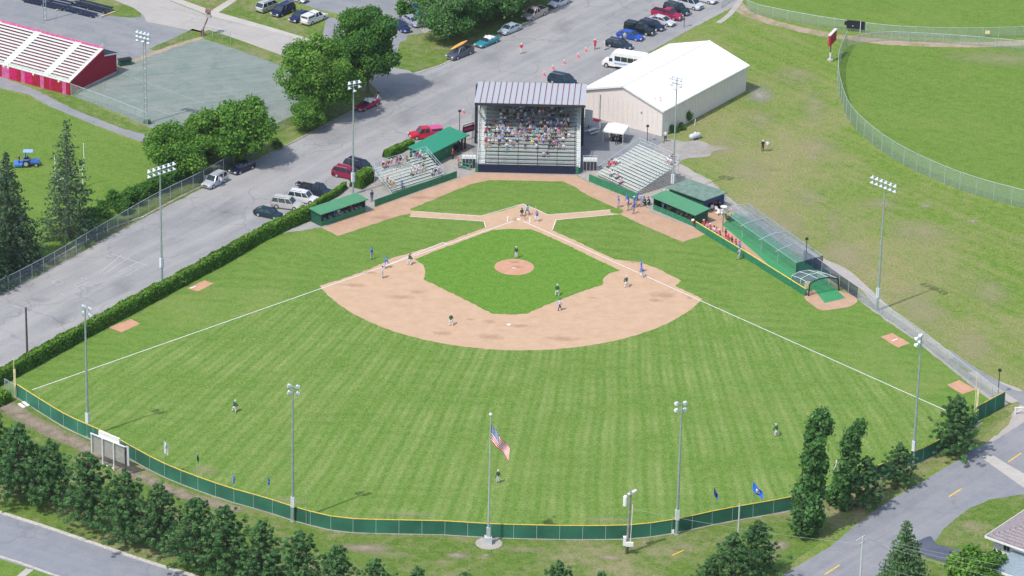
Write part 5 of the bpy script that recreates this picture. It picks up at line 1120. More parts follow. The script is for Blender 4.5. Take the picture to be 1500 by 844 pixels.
# banner sign by the grandstand
t = thing('wall_sign', 'maroon sign with white top rail left of the grandstand', 'sign', G(679, 207), R(43)); MB().box((1.0, 0, 1.9), (2.4, .12, 1.1)).build('board', M['maroon'], t); MB().box((1.0, -.08, 1.9), (1.8, .03, .35)).build('lettering_band', M['pink_panel'], t); MB().box((1.0, .1, 2.7), (2.5, .1, .3)).build('top_rail', M['white'], t)
for x in (0, 2): MB().tube((x, .05, 0), (x, .05, 2.6), .05, n=6).build('post', M['dark_steel'], t)
t = thing('upright_sign', 'tall white sign beside the corner of the beige gable wall', 'sign', G(862, 189), R(-20)); MB().box((0, 0, 2.0), (1.3, .1, 2.7)).build('board', M['white'], t); MB().tube((0, .08, 0), (0, .08, 2), .06, n=6).build('post', M['dark_steel'], t)
t = thing('vending_trailer', 'low white counter with a crimson stripe behind the grandstand corner', 'counter', G(868, 187), R(-25)); MB().box((0, 0, .7), (2.6, .8, 1.4)).build('body', M['white'], t); MB().box((0, 0, 1.46), (2.7, .9, .1)).build('stripe', M['sign_red'], t)
t = thing('cooler', 'blackish bin with a crimson lid beside the beige wall', 'bin', G(874.5, 187)); MB().box((0, 0, .6), (.6, .5, 1.2)).build('body', M['black'], t); MB().box((0, 0, 1.28), (.7, .6, .16)).build('lid', M['sign_red'], t)
def picnic(px, py, rz, label, white=True):
    t = thing('picnic_table', label, 'table', G(px, py), rz); MB().box((0, 0, .75), (1.9, .75, .06)).build('table_top', M['alu_w'], t)
    for s in (-1, 1): MB().box((0, s * .7, .45), (1.9, .25, .05)).build('bench', M['alu_w'], t)
    mb = MB()
    for x in (-.7, .7): mb.bar((x, -.7, 0), (x, .3, .72), .08, .06); mb.bar((x, .7, 0), (x, -.3, .72), .08, .06)
    mb.build('leg_frame', M['steel'], t)
picnic(867, 196, R(45), 'silver picnic table right of the grandstand')
# sloping green bench rows by left landing
t = thing('small_bleacher', 'tiny three row green bleacher at the left foot of the grandstand', 'bleacher', G(679, 248), R(-25))
for k in range(3): MB().box((0, k * .5, .5 + k * .3), (2.2, .3, .06)).build('seat_plank', M['green_roof_b'], t)
mb = MB()
for x in (-.9, .9): mb.bar((x, -.1, .1), (x, 1.2, 1.0), .06, .08); mb.tube((x, 1.1, 0), (x, 1.1, 1.0), .04, n=5); mb.tube((x, 0, 0), (x, 0, .5), .04, n=5)
mb.build('frame', M['steel'], t)
t = thing('litter_bin', 'white water cooler with crimson body hanging at the end of the right dugout', 'cooler', G(1016.5, 333) + Vector((-.2, -.25, 0))); MB().lathe((0, 0, .86), [(.2, 0), (.24, .35)], 10).build('body', M['sign_red'], t); MB().lathe((0, 0, 1.23), [(.25, 0), (.25, .18), (.1, .22)], 10).build('lid', M['white'], t)
# canopy tent
o = G(883, 209); t = thing('canopy_tent', 'white pop up canopy tent between grandstand and metal building', 'tent', o, R(-14)); TW = 3.3; hT = 2.1
for x in (0, TW):
    for y in (0, TW): MB().tube((x, y, 0), (x, y, hT), .045, n=6).build('leg', M['alu_w'], t)
MB().add([(-.1, -.1, hT), (TW + .1, -.1, hT), (TW + .1, TW + .1, hT), (-.1, TW + .1, hT), (TW / 2, TW / 2, hT + .95), (-.1, -.1, hT - .25), (TW + .1, -.1, hT - .25), (TW + .1, TW + .1, hT - .25), (-.1, TW + .1, hT - .25)], [(0, 1, 4), (1, 2, 4), (2, 3, 4), (3, 0, 4), (5, 6, 1, 0), (6, 7, 2, 1), (7, 8, 3, 2), (8, 5, 0, 3)]).build('canopy', M['tarp'], t)
t = thing('folding_table', 'dark table with goods under the white canopy tent', 'table', G(903, 207), R(-14)); MB().box((0, 0, .74), (1.8, .8, .06)).build('table_top', M['black'], t); MB().box((0, 0, .37), (1.7, .7, .7)).build('skirt', M['black'], t)
# propane tank
t = thing('propane_tank', 'pale grey propane tank lying on the grass by the gravel', 'tank', G(1018, 204), R(40)); mb = MB()
pr_ = [(.02, -1.15), (.25, -1.08), (.42, -.85), (.46, -.6), (.46, .6), (.42, .85), (.25, 1.08), (.02, 1.15)]
mb.lathe((0, 0, 0), pr_, 14); mb.v = [(z, y, x + .62) for x, y, z in mb.v]; mb.build('shell', M['tank'], t, True)
for x in (-.7, .7): MB().box((x, 0, .12), (.2, .7, .24)).build('saddle', M['conc'], t)
MB().lathe((0, 0, 1.05), [(.16, 0), (.16, .16), (.1, .2)], 8).build('valve_dome', M['white'], t)
t = tag(MB().tube((0, 0, .0), (.1, .05, 1.1), .06, n=6).build('marker_post', M['white']), 'short white marker post in the grass by the propane tank', 'post'); t.location = G(1017.5, 184)
# goal post
a, b = G(84.5, 292), G(121.5, 274); o, rz, L = frame(a, b)
t = thing('goal_post', 'white H shaped goal post half hidden by the open spruce', 'goal post', o, rz); mb = MB()
for x, n_ in ((0, 'upright'), (L, 'upright')): MB().tube((x, 0, 0), (x, 0, 3.0), .08, n=6).build('leg', M['white'], t); MB().tube((x - .4 if x == 0 else x + .4, 0, 3.0), (x - .4 if x == 0 else x + .4, 0, 7.2), .07, n=6).build('upright', M['white'], t)
MB().tube((-.45, 0, 3.0), (L + .45, 0, 3.0), .08, n=6).build('crossbar', M['white'], t)
# white gate bar at the right edge
t = thing('gate_bar', 'white pipe gate at the right edge by the shoulder', 'gate', G(1487, 607), R(12)); MB().tube((0, 0, 0), (0, 0, 1.1), .12, n=8).build('post', M['white'], t); MB().tube((0, 0, 1.0), (4, 0, 1.0), .08, n=8).build('bar', M['white'], t); MB().tube((.0, 0, .2), (1.2, 0, 1.0), .05, n=6).build('brace', M['white'], t)
# bases
plate = MB().slab([(-.216, .216), (-.216, 0), (0, -.216), (.216, 0), (.216, .216)], 0, .03).mesh('base', M['white'])
o = link('home_plate', plate, None, (0, -.1, .028), None, 1.3); tag(o, 'white five sided home plate between the batters boxes', 'base')
bs = MB().box((0, 0, .04), (.5, .5, .08)).mesh('base', M['white'])
for x, y, lb in ((19.2, -19.4, 'white base at the right corner of the diamond beside the runner'), (0, -38.6, 'white base at the near corner of the diamond'), (-19.2, -19.4, 'white base at the left corner of the diamond')): tag(link('base', bs, None, (x, y, .025), R(45)), lb, 'base', 'bases of the diamond')
ru = MB().box((0, 0, .03), (.61, .15, .05)).mesh('rubber', M['white'])
tag(link('pitching_rubber', ru, None, (0, -18.44, .034)), 'white pitching rubber on the mound in front of the pitcher', 'rubber'); 
for x, y, lb in ((283, 421.5, 'upper left practice mound'), (1311, 498.5, 'right practice mound nearest the path')): tag(link('pitching_rubber', ru, None, G(x, y, .026), R(45), 1.6), 'white rubber on the ' + lb, 'rubber')
for x, y, h in ((18, 0, 0),): pass

# ================================================================ CAGES
bl = [G(1058, 328), G(1087, 349), G(1115, 369), G(1139, 386)]; off = G(1151, 359) - G(1115, 369); off = off * 1.05; HC = 2.2
o = bl[0].copy(); t = thing('batting_cage', 'long netted batting cage with white arched frames over green turf', 'batting cage', o)
for p in bl:
    mb = MB(); a = p - o; c = a + off; z = Vector((0, 0, 1)); mb.path([a, a + z * HC], .045, 6); mb.path([c, c + z * HC], .045, 6); mb.path([a + z * HC, a.lerp(c, .5) + z * (HC + .3), c + z * HC], .05, 6); mb.path([a + z * (HC - .1) - off * .1, a + z * (HC - .1)], .06); mb.build('arch', M['steel_l'], t)
ends = [bl[0] - o] + [p - o for p in bl[1:]] + [G(1166, 405) - o]
for z0, nm_ in ((HC, 'top_tube'),):
    MB().path([e + Vector((0, 0, HC)) for e in ends], .05).build(nm_, M['steel'], t); MB().path([e + off + Vector((0, 0, HC)) for e in ends], .05).build(nm_, M['steel'], t)
for a, b in zip(ends, ends[1:]):
    z = Vector((0, 0, HC)); m_ = a.lerp(b, .5)
    MB().quad(a, b, b + z * .97, m_ + z * .93, a + z * .97).build('side_net', M['net_thin'], t); MB().quad(a + off, b + off, b + off + z * .97, a + off + z * .97).build('side_net', M['net'], t)
    MB().add([a + z * .98, b + z * .98, b + off + z * .98, a + off + z * .98, a.lerp(b + off, .5) + z * .93], [(0, 1, 4), (1, 2, 4), (2, 3, 4), (3, 0, 4)]).build('roof_net', M['net'], t)
a = ends[-1]; z = Vector((0, 0, HC)); MB().quad(a, a + off, a + off + z, a + z).build('end_net', M['net_dark'], t)
for e in (a, a + off): MB().tube(e, e + z, .06, n=6).build('end_post', M['dark_steel'], t)
# portable backstop over the bullpen mat
A, B = G(1184, 434), G(1229, 426); o, rz, L = frame(A, B); t = thing('portable_backstop', 'portable netted hitting backstop with padded black arch over a green mat', 'batting cage', o, rz); dp = 4.4; hh = 2.5
arch = [Vector((0, 0, 0)), Vector((.15, 0, hh - .5)), Vector((L * .3, 0, hh)), Vector((L * .62, 0, hh)), Vector((L - .3, 0, hh - .5)), Vector((L, 0, 0))]
MB().path(arch, .1, 7).build('padded_arch', M['black'], t); bk = [Vector((p.x * .9 - .6, dp, p.z * .8)) for p in arch]; MB().path(bk, .05, 6).build('back_arch', M['steel_l'], t); mb = MB()
for p, q in list(zip(arch, bk))[1:-1]: mb.path([p, p.lerp(q, .5) + Vector((0, 0, .15)), q], .04)
mb.path([p.lerp(q, .5) + Vector((0, 0, .15)) for p, q in zip(arch, bk)], .04); mb.build('frame', M['alu_w'], t); mb = MB()
for i in range(len(arch) - 1): mb.quad(arch[i], arch[i + 1], bk[i + 1], bk[i])
mb.build('net', M['net'], t); MB().quad(*bk).build('back_net', M['net_dark'], t); MB().box((-.1, .3, 1.7), (.9, .06, 1.1)).build('target_pad', M['pole_y'], t)
# patio by the shed: tables, chairs, trash, lamp string pole
def chair(px, py, rz, label):
    t = thing('plastic_chair', label, 'chair', G(px, py), rz, 'white plastic chairs behind the right dugout'); MB().box((0, 0, .43), (.5, .5, .05)).build('seat', M['white'], t); MB().box((-.24, 0, .7), (.05, .5, .55)).build('backrest', M['white'], t)
    for x in (-.2, .2):
        for y in (-.2, .2): MB().box((x, y, .2), (.05, .05, .4)).build('leg', M['white'], t)
for i, (x, y, r_) in enumerate(((1038, 309, 0), (1042, 308, 2), (1050, 310, 1), (1051, 315.5, 4), (1058, 315.5, 5))): chair(x, y, r_, ('white chair nearest the open side of the shed', 'white chair second from the open side of the shed', 'white chair by the right post of the shed opening', 'white chair left of the round white table', 'white chair right of the round white table')[i])
t = thing('round_table', 'round white patio table behind the right dugout', 'table', G(1060, 309)); MB().lathe((0, 0, .7), [(.55, 0), (.55, .05)], 14).build('table_top', M['white'], t); MB().tube((0, 0, 0), (0, 0, .7), .05, n=6).build('leg', M['white'], t)
t = thing('dark_post', 'thin dark post rising between the seated crimson row and the batting cage', 'post', G(1058.5, 340)); MB().tube((0, 0, 0), (0, 0, 3.4), .045, n=6).build('post', M['black'], t); MB().bar((0, 0, 3.3), (1.4, 1.0, 3.6), .05, .05).build('arm', M['white'], t)
t = thing('planter', 'green tub with a leafy plant and yellow flowers beside the cage', 'planter', G(1066, 322)); MB().lathe((0, 0, 0), [(.3, 0), (.42, .5)], 10).build('tub', M['black'], t)
C_ = rdir(150) * .55 + np.array([0, 0, .85]); link('foliage', leaf_mesh('foliage', C_, rdir(150), .14, [M['hedge_b'], M['yellow']], (rng.random(150) < .12).astype(int)), t)
a, b = G(1030, 334), G(1088, 369); o, rz, L = frame(a, b); t = thing('long_bench', 'long bench behind the yellow capped wall under the crimson row', 'bench', o, rz); MB().box((L / 2, .0, .45), (L, .35, .06)).build('seat', M['grey_wood'], t)
for k in range(6): MB().box((.3 + (L - .6) * k / 5, 0, .2), (.1, .3, .4)).build('leg', M['grey_wood'], t)
BENCH = (o, rz, L)
# traffic cones
cm = MB().lathe((0, 0, 0), [(.24, .04), (.2, .05), (.04, .85)], 10).mesh('cone_body', M['cone']); cb = MB().box((0, 0, .02), (.55, .55, .04)).mesh('cone_base', M['cone']); cw = MB().lathe((0, 0, 0), [(.145, .32), (.105, .5)], 10).mesh('collar', M['white']); ct = MB().lathe((0, 0, 0), [(.09, .6), (.05, .88), (.02, .9)], 10).mesh('tip', M['white'])
for x, y, lb in ((797, 111.5, 'traffic cone nearest the grandstand roof, first of the row'), (810, 102, 'traffic cone second in the row from the grandstand roof'), (826.5, 94, 'traffic cone third in the row from the grandstand roof'), (846.5, 84.5, 'traffic cone fourth in the row, second from the person in red'), (858, 76, 'traffic cone at the far end of the row beside the person in red'), (635, 187, 'lone traffic cone behind the red pickup'), (679, 166.5, 'lone traffic cone left of the grandstand beside the lamp post')):
    t = thing('traffic_cone', lb, 'cone', G(x, y), 0, 'red and white traffic cones on the lot', 1.0); link('body', cm, t); link('base', cb, t); link('collar', cw, t); link('tip', ct, t)

# ================================================================ VEHICLES
def car_kit(kind):
    """dict of part meshes; x forward, origin centre on the ground"""
    sp = dict(sedan=(4.7, 1.8, .74, .98, 1.42, (-2.0, -1.15, .35, 1.15)), suv=(4.8, 1.9, .88, 1.12, 1.82, (-2.3, -2.05, .55, 1.15)), minivan=(4.9, 1.95, .82, 1.08, 1.78, (-2.35, -1.95, .75, 1.6)), wagon=(4.7, 1.8, .78, 1.0, 1.5, (-2.25, -1.8, .45, 1.2)),
              pickup=(5.5, 1.95, .92, 1.12, 1.8, (-.55, -.35, .75, 1.35)), cap=(5.5, 1.95, .92, 1.12, 1.85, (-.6, -.4, .75, 1.35)), convertible=(5.0, 1.9, .72, .92, 1.25, (.2, .3, .5, .75)), van=(5.2, 2.0, .95, 1.2, 2.0, (-2.5, -2.3, 1.0, 1.8)))[kind]
    L, Wd, hood, belt, top, (g0, g1, g2, g3) = sp; hx = L / 2; hw = Wd / 2; K = {}
    # body: lofted sections along x -> (x, halfwidth at sill, halfwidth at belt, top z, bottom z)
    st = [(-hx, .80, .74, belt - .22, .42), (-hx + .12, .92, .88, belt - .04, .28), (-hx + .6, 1, .94, belt, .22), (g0, 1, .95, belt, .22), (0, 1, .96, belt - .02, .2), (g3 - .05, 1, .95, belt - .04, .22), (g3 + .15, 1, .93, hood + .1, .22), (hx - .35, .98, .88, hood, .24), (hx - .08, .9, .8, hood - .12, .3), (hx, .78, .7, hood - .3, .4)]
    mb = MB(); n = 10; secs = []
    for x, ws, wb, zt, zb in st:
        a, b = ws * hw, wb * hw; zm = zb + (zt - zb) * .55
        secs.append([(x, -a * .93, zb), (x, -a, zb + .12), (x, -a, zm), (x, -b, zt - .05), (x, -b * .86, zt), (x, b * .86, zt), (x, b, zt - .05), (x, a, zm), (x, a, zb + .12), (x, a * .93, zb)])
    vs = [v for s_ in secs for v in s_]; fs = [(k * n + i, k * n + (i + 1) % n, (k + 1) * n + (i + 1) % n, (k + 1) * n + i) for k in range(len(secs) - 1) for i in range(n)] + [tuple(range(n - 1, -1, -1)), tuple(range((len(secs) - 1) * n, len(secs) * n))]
    mb.add(vs, fs); K['body'] = (mb, 0)
    # greenhouse: dark glass volume, body coloured roof and pillars
    tw = hw * .72; bw_ = hw * .9; zb = belt - .03
    if kind != 'convertible':
        g = MB(); g.add([(g0, -bw_, zb), (g3, -bw_, zb), (g3, bw_, zb), (g0, bw_, zb), (g1, -tw, top - .06), (g2, -tw, top - .06), (g2, tw, top - .06), (g1, tw, top - .06)], [(3, 2, 1, 0), (4, 5, 6, 7), (0, 1, 5, 4), (1, 2, 6, 5), (2, 3, 7, 6), (3, 0, 4, 7)]); K['windows'] = (g, 1)
        r_ = MB(); c = .07; cx = (g1 + g2) / 2
        r_.add([(g1 - .04, -tw - .03, top - .08), (g2 + .04, -tw - .03, top - .08), (g2 + .04, tw + .03, top - .08), (g1 - .04, tw + .03, top - .08), (g1 + .1, -tw + .12, top), (g2 - .12, -tw + .12, top), (g2 - .12, tw - .12, top), (g1 + .1, tw - .12, top)], [(3, 2, 1, 0), (4, 5, 6, 7), (0, 1, 5, 4), (1, 2, 6, 5), (2, 3, 7, 6), (3, 0, 4, 7)])
        for s in (-1, 1):
            px_ = [(g3, g2), ((g0 + g3) * .5, (g1 + g2) * .5 - .02), (g0, g1)]
            if g2 - g1 > 1.7: px_.insert(1, (g0 + (g3 - g0) * .7, g1 + (g2 - g1) * .72)); px_[2] = (g0 + (g3 - g0) * .36, g1 + (g2 - g1) * .3)
            for a_, b_ in px_: r_.bar((a_, s * (bw_ + .005), zb), (b_, s * (tw + .02), top - .05), .07, .1)
        K['roof'] = (r_, 0)
    else:
        g = MB(); g.add([(.55, -bw_ + .05, zb), (.85, -bw_ + .05, zb), (.85, bw_ - .05, zb), (.55, bw_ - .05, zb), (.35, -tw, top), (.4, -tw, top), (.4, tw, top), (.35, tw, top)], [(3, 2, 1, 0), (4, 5, 6, 7), (0, 1, 5, 4), (1, 2, 6, 5), (2, 3, 7, 6), (3, 0, 4, 7)]); K['windscreen'] = (g, 1)
        i_ = MB().box((-.55, 0, belt + .0), (1.9, hw * 1.62, .05)); K['cockpit'] = (i_, 5); s_ = MB()
        s_.box((-.1, -.4, belt + .12), (.5, .6, .2)); s_.box((-.1, .4, belt + .12), (.5, .6, .2)); s_.box((-.4, 0, belt + .25), (.15, 1.4, .4)); s_.box((-1.2, 0, belt + .12), (.5, 1.4, .2)); K['seats'] = (s_, 6)
    if kind == 'pickup':
        b_ = MB().box((-1.68, 0, belt + .0), (1.95, hw * 1.55, .04)); K['bed_liner'] = (b_, 5); e_ = MB()
        for s in (-1, 1): e_.box((-1.65, s * hw * .86, belt + .04), (2.15, .1, .16))
        e_.box((-2.66, 0, belt + .04), (.1, hw * 1.72, .16)); K['bed_rail'] = (e_, 0)
    if kind == 'cap':
        b_ = MB().box((-1.62, 0, belt + .32), (2.1, hw * 1.78, .62), taper=.93); K['bed_cap'] = (b_, 0); b2 = MB()
        for s in (-1, 1): b2.box((-1.62, s * hw * .87, belt + .36), (1.6, .05, .28))
        b2.box((-2.66, 0, belt + .36), (.05, 1.3, .3)); K['cap_window'] = (b2, 1)
    if kind in ('suv', 'wagon', 'minivan'):
        r2 = MB()
        for s in (-1, 1): r2.box(((g1 + g2) / 2 - .2, s * tw * .86, top + .05), ((g2 - g1) * .75, .05, .05))
        K['roof_rack'] = (r2, 3)
    K['bumper'] = (MB().box((hx - .02, 0, .42), (.14, Wd * .86, .16)).box((-hx + .02, 0, .46), (.14, Wd * .86, .16)), 3)
    K['grille'] = (MB().box((hx + .02, 0, hood - .22 - .05), (.06, Wd * .42, .14)), 5)
    return K, L, Wd, hood, belt
TY = MB(); TY.lathe((0, 0, 0), [(.24, -.11), (.33, -.1), (.34, 0), (.33, .1), (.24, .11)], 14); TY.v = [(x, z, y) for x, y, z in TY.v]; TYM = TY.mesh('tyre', M['tyre'])
RM = MB(); RM.lathe((0, 0, 0), [(.05, -.125), (.2, -.12), (.21, .12), (.05, .125)], 10); RM.v = [(x, z, y) for x, y, z in RM.v]; RMM = RM.mesh('rim', M['rim'])
HLM = MB().box((0, 0, 0), (.12, .36, .15)).mesh('headlight', M['lamp_lens']); TLM = MB().box((0, 0, 0), (.08, .26, .2)).mesh('tail_light', M['tail'])
KITS = {}; PAINT = {}
def paint(c, rough=.28):
    if c not in PAINT: PAINT[c] = mat('car_paint', c, rough, .25, var=.04, scale=1, spec=.6)
    return PAINT[c]
def car(kind, c, rear, front, label, group, roofc=None, mids=True):
    if kind not in KITS:
        K, L, Wd, hood, belt = car_kit(kind); slots = [None, M['glass'], None, M['chrome'], None, M['black'], M['white']]
        KITS[kind] = ({k: (v[0].mesh(k, slots[v[1]] or paint((.5, .5, .5))), v[1]) for k, v in K.items()}, L, Wd, hood, belt)
    K, L, Wd, hood, belt = KITS[kind]; a, b = G(*rear), G(*front); d = b - a; t = thing({'minivan': 'minivan', 'van': 'van', 'pickup': 'pickup_truck', 'cap': 'pickup_truck', 'suv': 'suv', 'convertible': 'convertible'}.get(kind, 'car'), label, 'car' if kind in ('sedan', 'wagon', 'convertible') else {'suv': 'suv', 'minivan': 'minivan', 'van': 'van'}.get(kind, 'pickup'), (a + b) / 2, math.atan2(d.y, d.x), group)
    t['heading'] = 0; del t['heading']
    for k, (me, ci) in K.items():
        o = link(k, me, t)
        if ci == 0: set_mats(o, [paint(roofc) if (roofc and k in ('bed_cap',)) else paint(c)])
    wb = L * .3; big = 1.12 if kind in ('suv', 'pickup', 'cap', 'van') else 1
    for sx in (-1, 1):
        for sy in (-1, 1):
            w_ = link('wheel', TYM, t, (sx * wb + .05, sy * (Wd / 2 - .1), .34 * big), None, big); link('rim', RMM, w_)
    for sy in (-1, 1):
        link('headlight', HLM, t, (L / 2 - .02, sy * Wd * .34, hood - .2)); link('tail_light', TLM, t, (-L / 2 + .04, sy * Wd * .38, belt - .3))
    return t
g1 = 'cars nosed against the hedge'; g2 = 'vehicles along the field side kerb'; g3 = 'cars parked in the far row of the lot'; g4 = 'cars parked on the lawn by the side street'; g5 = 'cars half hidden by the grove'
dk = (.012, .03, .045); nv = (.012, .02, .10); sv = (.50, .51, .52); wh = (.8, .8, .79)
car('sedan', (.01, .045, .06), (376, 313.5), (411, 321), 'blackish teal sedan, lowest of the cars nosed at the hedge', g1)
car('suv', (.58, .56, .52), (403, 302), (438, 307), 'silver suv nosed at the hedge beside a blackish teal sedan', g1)
car('suv', wh, (428, 293), (461, 298), 'white suv nosed at the hedge between silver suv and dark pickup', g1)
car('pickup', (.02, .03, .06), (446, 281), (481, 288), 'dark two tone pickup behind the white suv at the hedge', g1)
car('minivan', (.32, .012, .06), (494, 256.5), (524, 263), 'maroon minivan beside the light mast', g1)
car('minivan', (.015, .02, .06), (510, 245), (541, 253), 'dark navy van parked behind the maroon minivan', g1)
car('cap', (.62, .015, .05), (642, 200), (605, 203), 'bright red pickup with a pink red bed cap behind the green roofed hut', None, roofc=(.75, .10, .28))
car('convertible', (.38, .015, .07), (550, 152), (525, 163), 'maroon open convertible parked under the broad maple', g2)
t = car('suv', (.52, .54, .57), (327, 264), (302, 277), 'silver suv with an open door parked by the chain link fence', g2); MB().bar((.1, -.98, .95), (.75, -1.55, .95), .07, .95).build('open_door', paint((.52, .54, .57)), t); t.children
car('sedan', (.01, .015, .05), (369, 244), (341, 256), 'black sedan parked ahead of the silver suv with an open door', g2)
t = car('pickup', (.10, .11, .16), (687, 77), (660, 88), 'dark grey pickup carrying an orange kayak', g2)
kk = MB(); pr_ = [(.02, -2.3), (.18, -1.8), (.34, -.8), (.38, 0), (.34, .8), (.18, 1.8), (.02, 2.3)]; kk.lathe((0, 0, 0), pr_, 10); kk.v = [(z, y, x * .55) for x, y, z in kk.v]; ky = kk.build('kayak', M['kayak'], None, True); tag(ky, 'orange kayak strapped on the roof of the dark grey pickup', 'kayak'); ky.location = G(673, 83) + Vector((-.1, .1, 2.05)); ky.rotation_euler = (0, R(-6), R(53))
car('convertible', (.04, .32, .38), (727, 59), (699, 71), 'teal open convertible with white interior parked by the grove', g2)
car('sedan', (.50, .60, .66), (759, 42), (734, 52), 'pale silver blue sedan parked between teal convertible and tan pickup', g2)
car('pickup', (.42, .37, .35), (797, 19), (769, 31), 'tan grey pickup parked along the grove kerb', g2)
car('sedan', (.66, .68, .72), (833, 2), (806, 12.5), 'pale silver sedan parked last along the kerb at the top edge', g2)
car('sedan', (.02, .10, .52), (905, 53), (941, 60), 'vivid blue sedan in the far row nearest the white bus', g3)
car('cap', (.012, .02, .02), (918, 44), (956, 52), 'black pickup with bed cap behind the vivid blue sedan', g3)
car('wagon', (.012, .02, .06), (938, 37), (972, 46), 'navy black wagon between black pickup and silver sedan', g3)
car('sedan', (.66, .67, .68), (954, 31), (986, 39), 'pale silver sedan between the navy wagon and the crimson pickup', g3)
car('pickup', (.42, .012, .08), (957, 22), (997, 30), 'crimson pickup with an open bed in the far row', g3)
car('suv', (.012, .035, .04), (975, 15), (1008, 23), 'dark green suv between crimson pickup and pale van', g3)
car('van', (.66, .68, .70), (990, 6), (1027, 15), 'pale silver van in the far row behind the dark green suv', g3)
car('sedan', (.62, .63, .67), (1017, -2), (1047, 6), 'pale silver sedan at the top edge beside the pale van', g3)
car('sedan', dk, (1040, -10), (1066, -3), 'dark car cut by the top edge at the end of the far row', g3)
car('wagon', (.02, .04, .07), (890, 66), (924, 73), 'dark blue wagon right behind the white bus', None)
car('minivan', (.015, .045, .08), (807, 119), (841, 126), 'dark blue van parked behind the grandstand roof', None)
car('minivan', (.52, .55, .52), (380, 19), (405, 9), 'pale silver minivan, leftmost of the cars on the lawn', g4)
car('minivan', (.012, .018, .08), (428, 14), (401, 26), 'navy minivan second from the left on the lawn', g4)
car('sedan', (.015, .025, .10), (451, 23), (428, 34), 'navy sedan between navy minivan and white truck on the lawn', g4)
car('cap', wh, (445, 38), (475, 25), 'white truck with bed cap at the right end of the lawn row', g4)
car('sedan', (.55, .57, .6), (424, -2), (442, 3), 'silver car cut by the top edge behind the lawn row', None)
car('sedan', (.40, .44, .55), (596, 30), (612, 40), 'silver blue sedan between the two big tree groups', g5)
car('sedan', (.015, .03, .14), (578, 38), (596, 48), 'dark blue car half hidden under the elm beside the silver blue sedan', g5)
car('sedan', (.02, .12, .24), (594, 19), (617, 28), 'blue green car behind the silver blue sedan', g5)
car('sedan', (.02, .06, .22), (610, 12), (634, 20), 'blue car partly hidden by the grove at the back', g5)
car('wagon', (.6, .6, .62), (528, 72), (510, 62), 'white car glimpsed through the gap between maple and elm', g5)
# white shuttle bus
a, b = G(952, 106), G(880, 94.5); d = b - a; t = thing('shuttle_bus', 'white shuttle bus with dark side windows beside the metal building', 'bus', a + d * .5, math.atan2(d.y, d.x)); BL_ = 7.6
hh = MB(); hh.prism([(-BL_ / 2, .45), (BL_ / 2 - 1.2, .45), (BL_ / 2 - 1.2, 1.9), (BL_ / 2 - 1.7, 2.75), (BL_ / 2 - 2.2, 2.95), (-BL_ / 2 + .2, 2.95), (-BL_ / 2, 2.7)], -1.1, 1.1); hh.build('body', M['white'], t)
MB().prism([(BL_ / 2 - 1.25, .4), (BL_ / 2 + .05, .4), (BL_ / 2 + .1, .95), (BL_ / 2 - .2, 1.15), (BL_ / 2 - .75, 1.25), (BL_ / 2 - 1.25, 1.9)], -.95, .95).build('hood', M['white'], t)
MB().add([(BL_ / 2 - .78, -.85, 1.28), (BL_ / 2 - .78, .85, 1.28), (BL_ / 2 - 1.23, .8, 1.95), (BL_ / 2 - 1.23, -.8, 1.95)], [(0, 1, 2, 3)]).build('windscreen', M['glass'], t)
for s in (-1, 1):
    for k in range(4): MB().box((BL_ / 2 - 2.75 - k * 1.15, s * 1.11, 1.95), (1.05, .05, .8)).build('window', M['glass'], t)
    MB().box((BL_ / 2 - 1.55, s * 1.11, 1.6), (.6, .05, .55)).build('cab_window', M['glass'], t); MB().box((-.6, s * 1.115, 1.1), (4.4, .03, .28)).build('blue_stripe', FLB, t); MB().box((-1, s * 1.1, .38), (4.8, .06, .3)).build('skirt', M['black'], t)
    for x in (BL_ / 2 - .75, -BL_ / 2 + 1.6): w_ = link('wheel', TYM, t, (x, s * .95, .42), None, 1.25); link('rim', RMM, w_)
    link('headlight', HLM, t, (BL_ / 2 + .06, s * .7, .85))
# blue tractor
t = thing('tractor', 'small blue tractor with a canopy and rear mower on the football field', 'tractor', G(44, 243), R(4))
MB().box((.9, 0, .85), (1.3, .7, .55), taper=.86).build('hood', M['blue'], t); MB().box((-.1, 0, .7), (1.1, .9, .3)).build('chassis', M['blue'], t); MB().box((-.35, 0, 1.0), (.5, .5, .12)).build('seat', M['black'], t); MB().box((-.55, 0, 1.2), (.1, .5, .45)).build('backrest', M['black'], t)
for s in (-1, 1):
    w_ = link('wheel', TYM, t, (-.55, s * .65, .6), None, 1.75); link('rim', RMM, w_); w_ = link('wheel', TYM, t, (1.0, s * .55, .34), None, 1.0); link('rim', RMM, w_); MB().box((-.55, s * .62, 1.22), (.9, .35, .08)).build('fender', M['blue'], t)
    MB().tube((-.7, s * .45, 1.0), (-.6, s * .45, 2.45), .04, n=6).build('canopy_post', M['black'], t)
MB().box((-.25, 0, 2.5), (1.5, 1.3, .1)).build('canopy', FLB, t); MB().tube((.35, 0, 1.0), (.15, 0, 1.45), .03, n=5).build('steering_column', M['black'], t); MB().box((-1.8, 0, .4), (1.3, 1.9, .3)).build('mower_deck', M['blue'], t)
# motorcycle by the hedge cars
t = thing('motorcycle', 'small dark motorcycle parked behind the dark two tone pickup', 'motorcycle', G(440, 274), R(-30)); 
for x in (-.65, .65): w_ = link('wheel', TYM, t, (x, 0, .32), None, (.95, .45, .95)); link('rim', RMM, w_)
MB().bar((-.6, 0, .5), (.5, 0, .75), .16, .22).build('frame', M['black'], t); MB().box((-.2, 0, .8), (.6, .25, .12)).build('saddle', M['black'], t); MB().tube((.5, -.35, 1.05), (.5, .35, 1.05), .03, n=5).build('handlebar', M['chrome'], t); MB().tube((.65, 0, .35), (.48, 0, 1.05), .03, n=5).build('fork', M['chrome'], t)
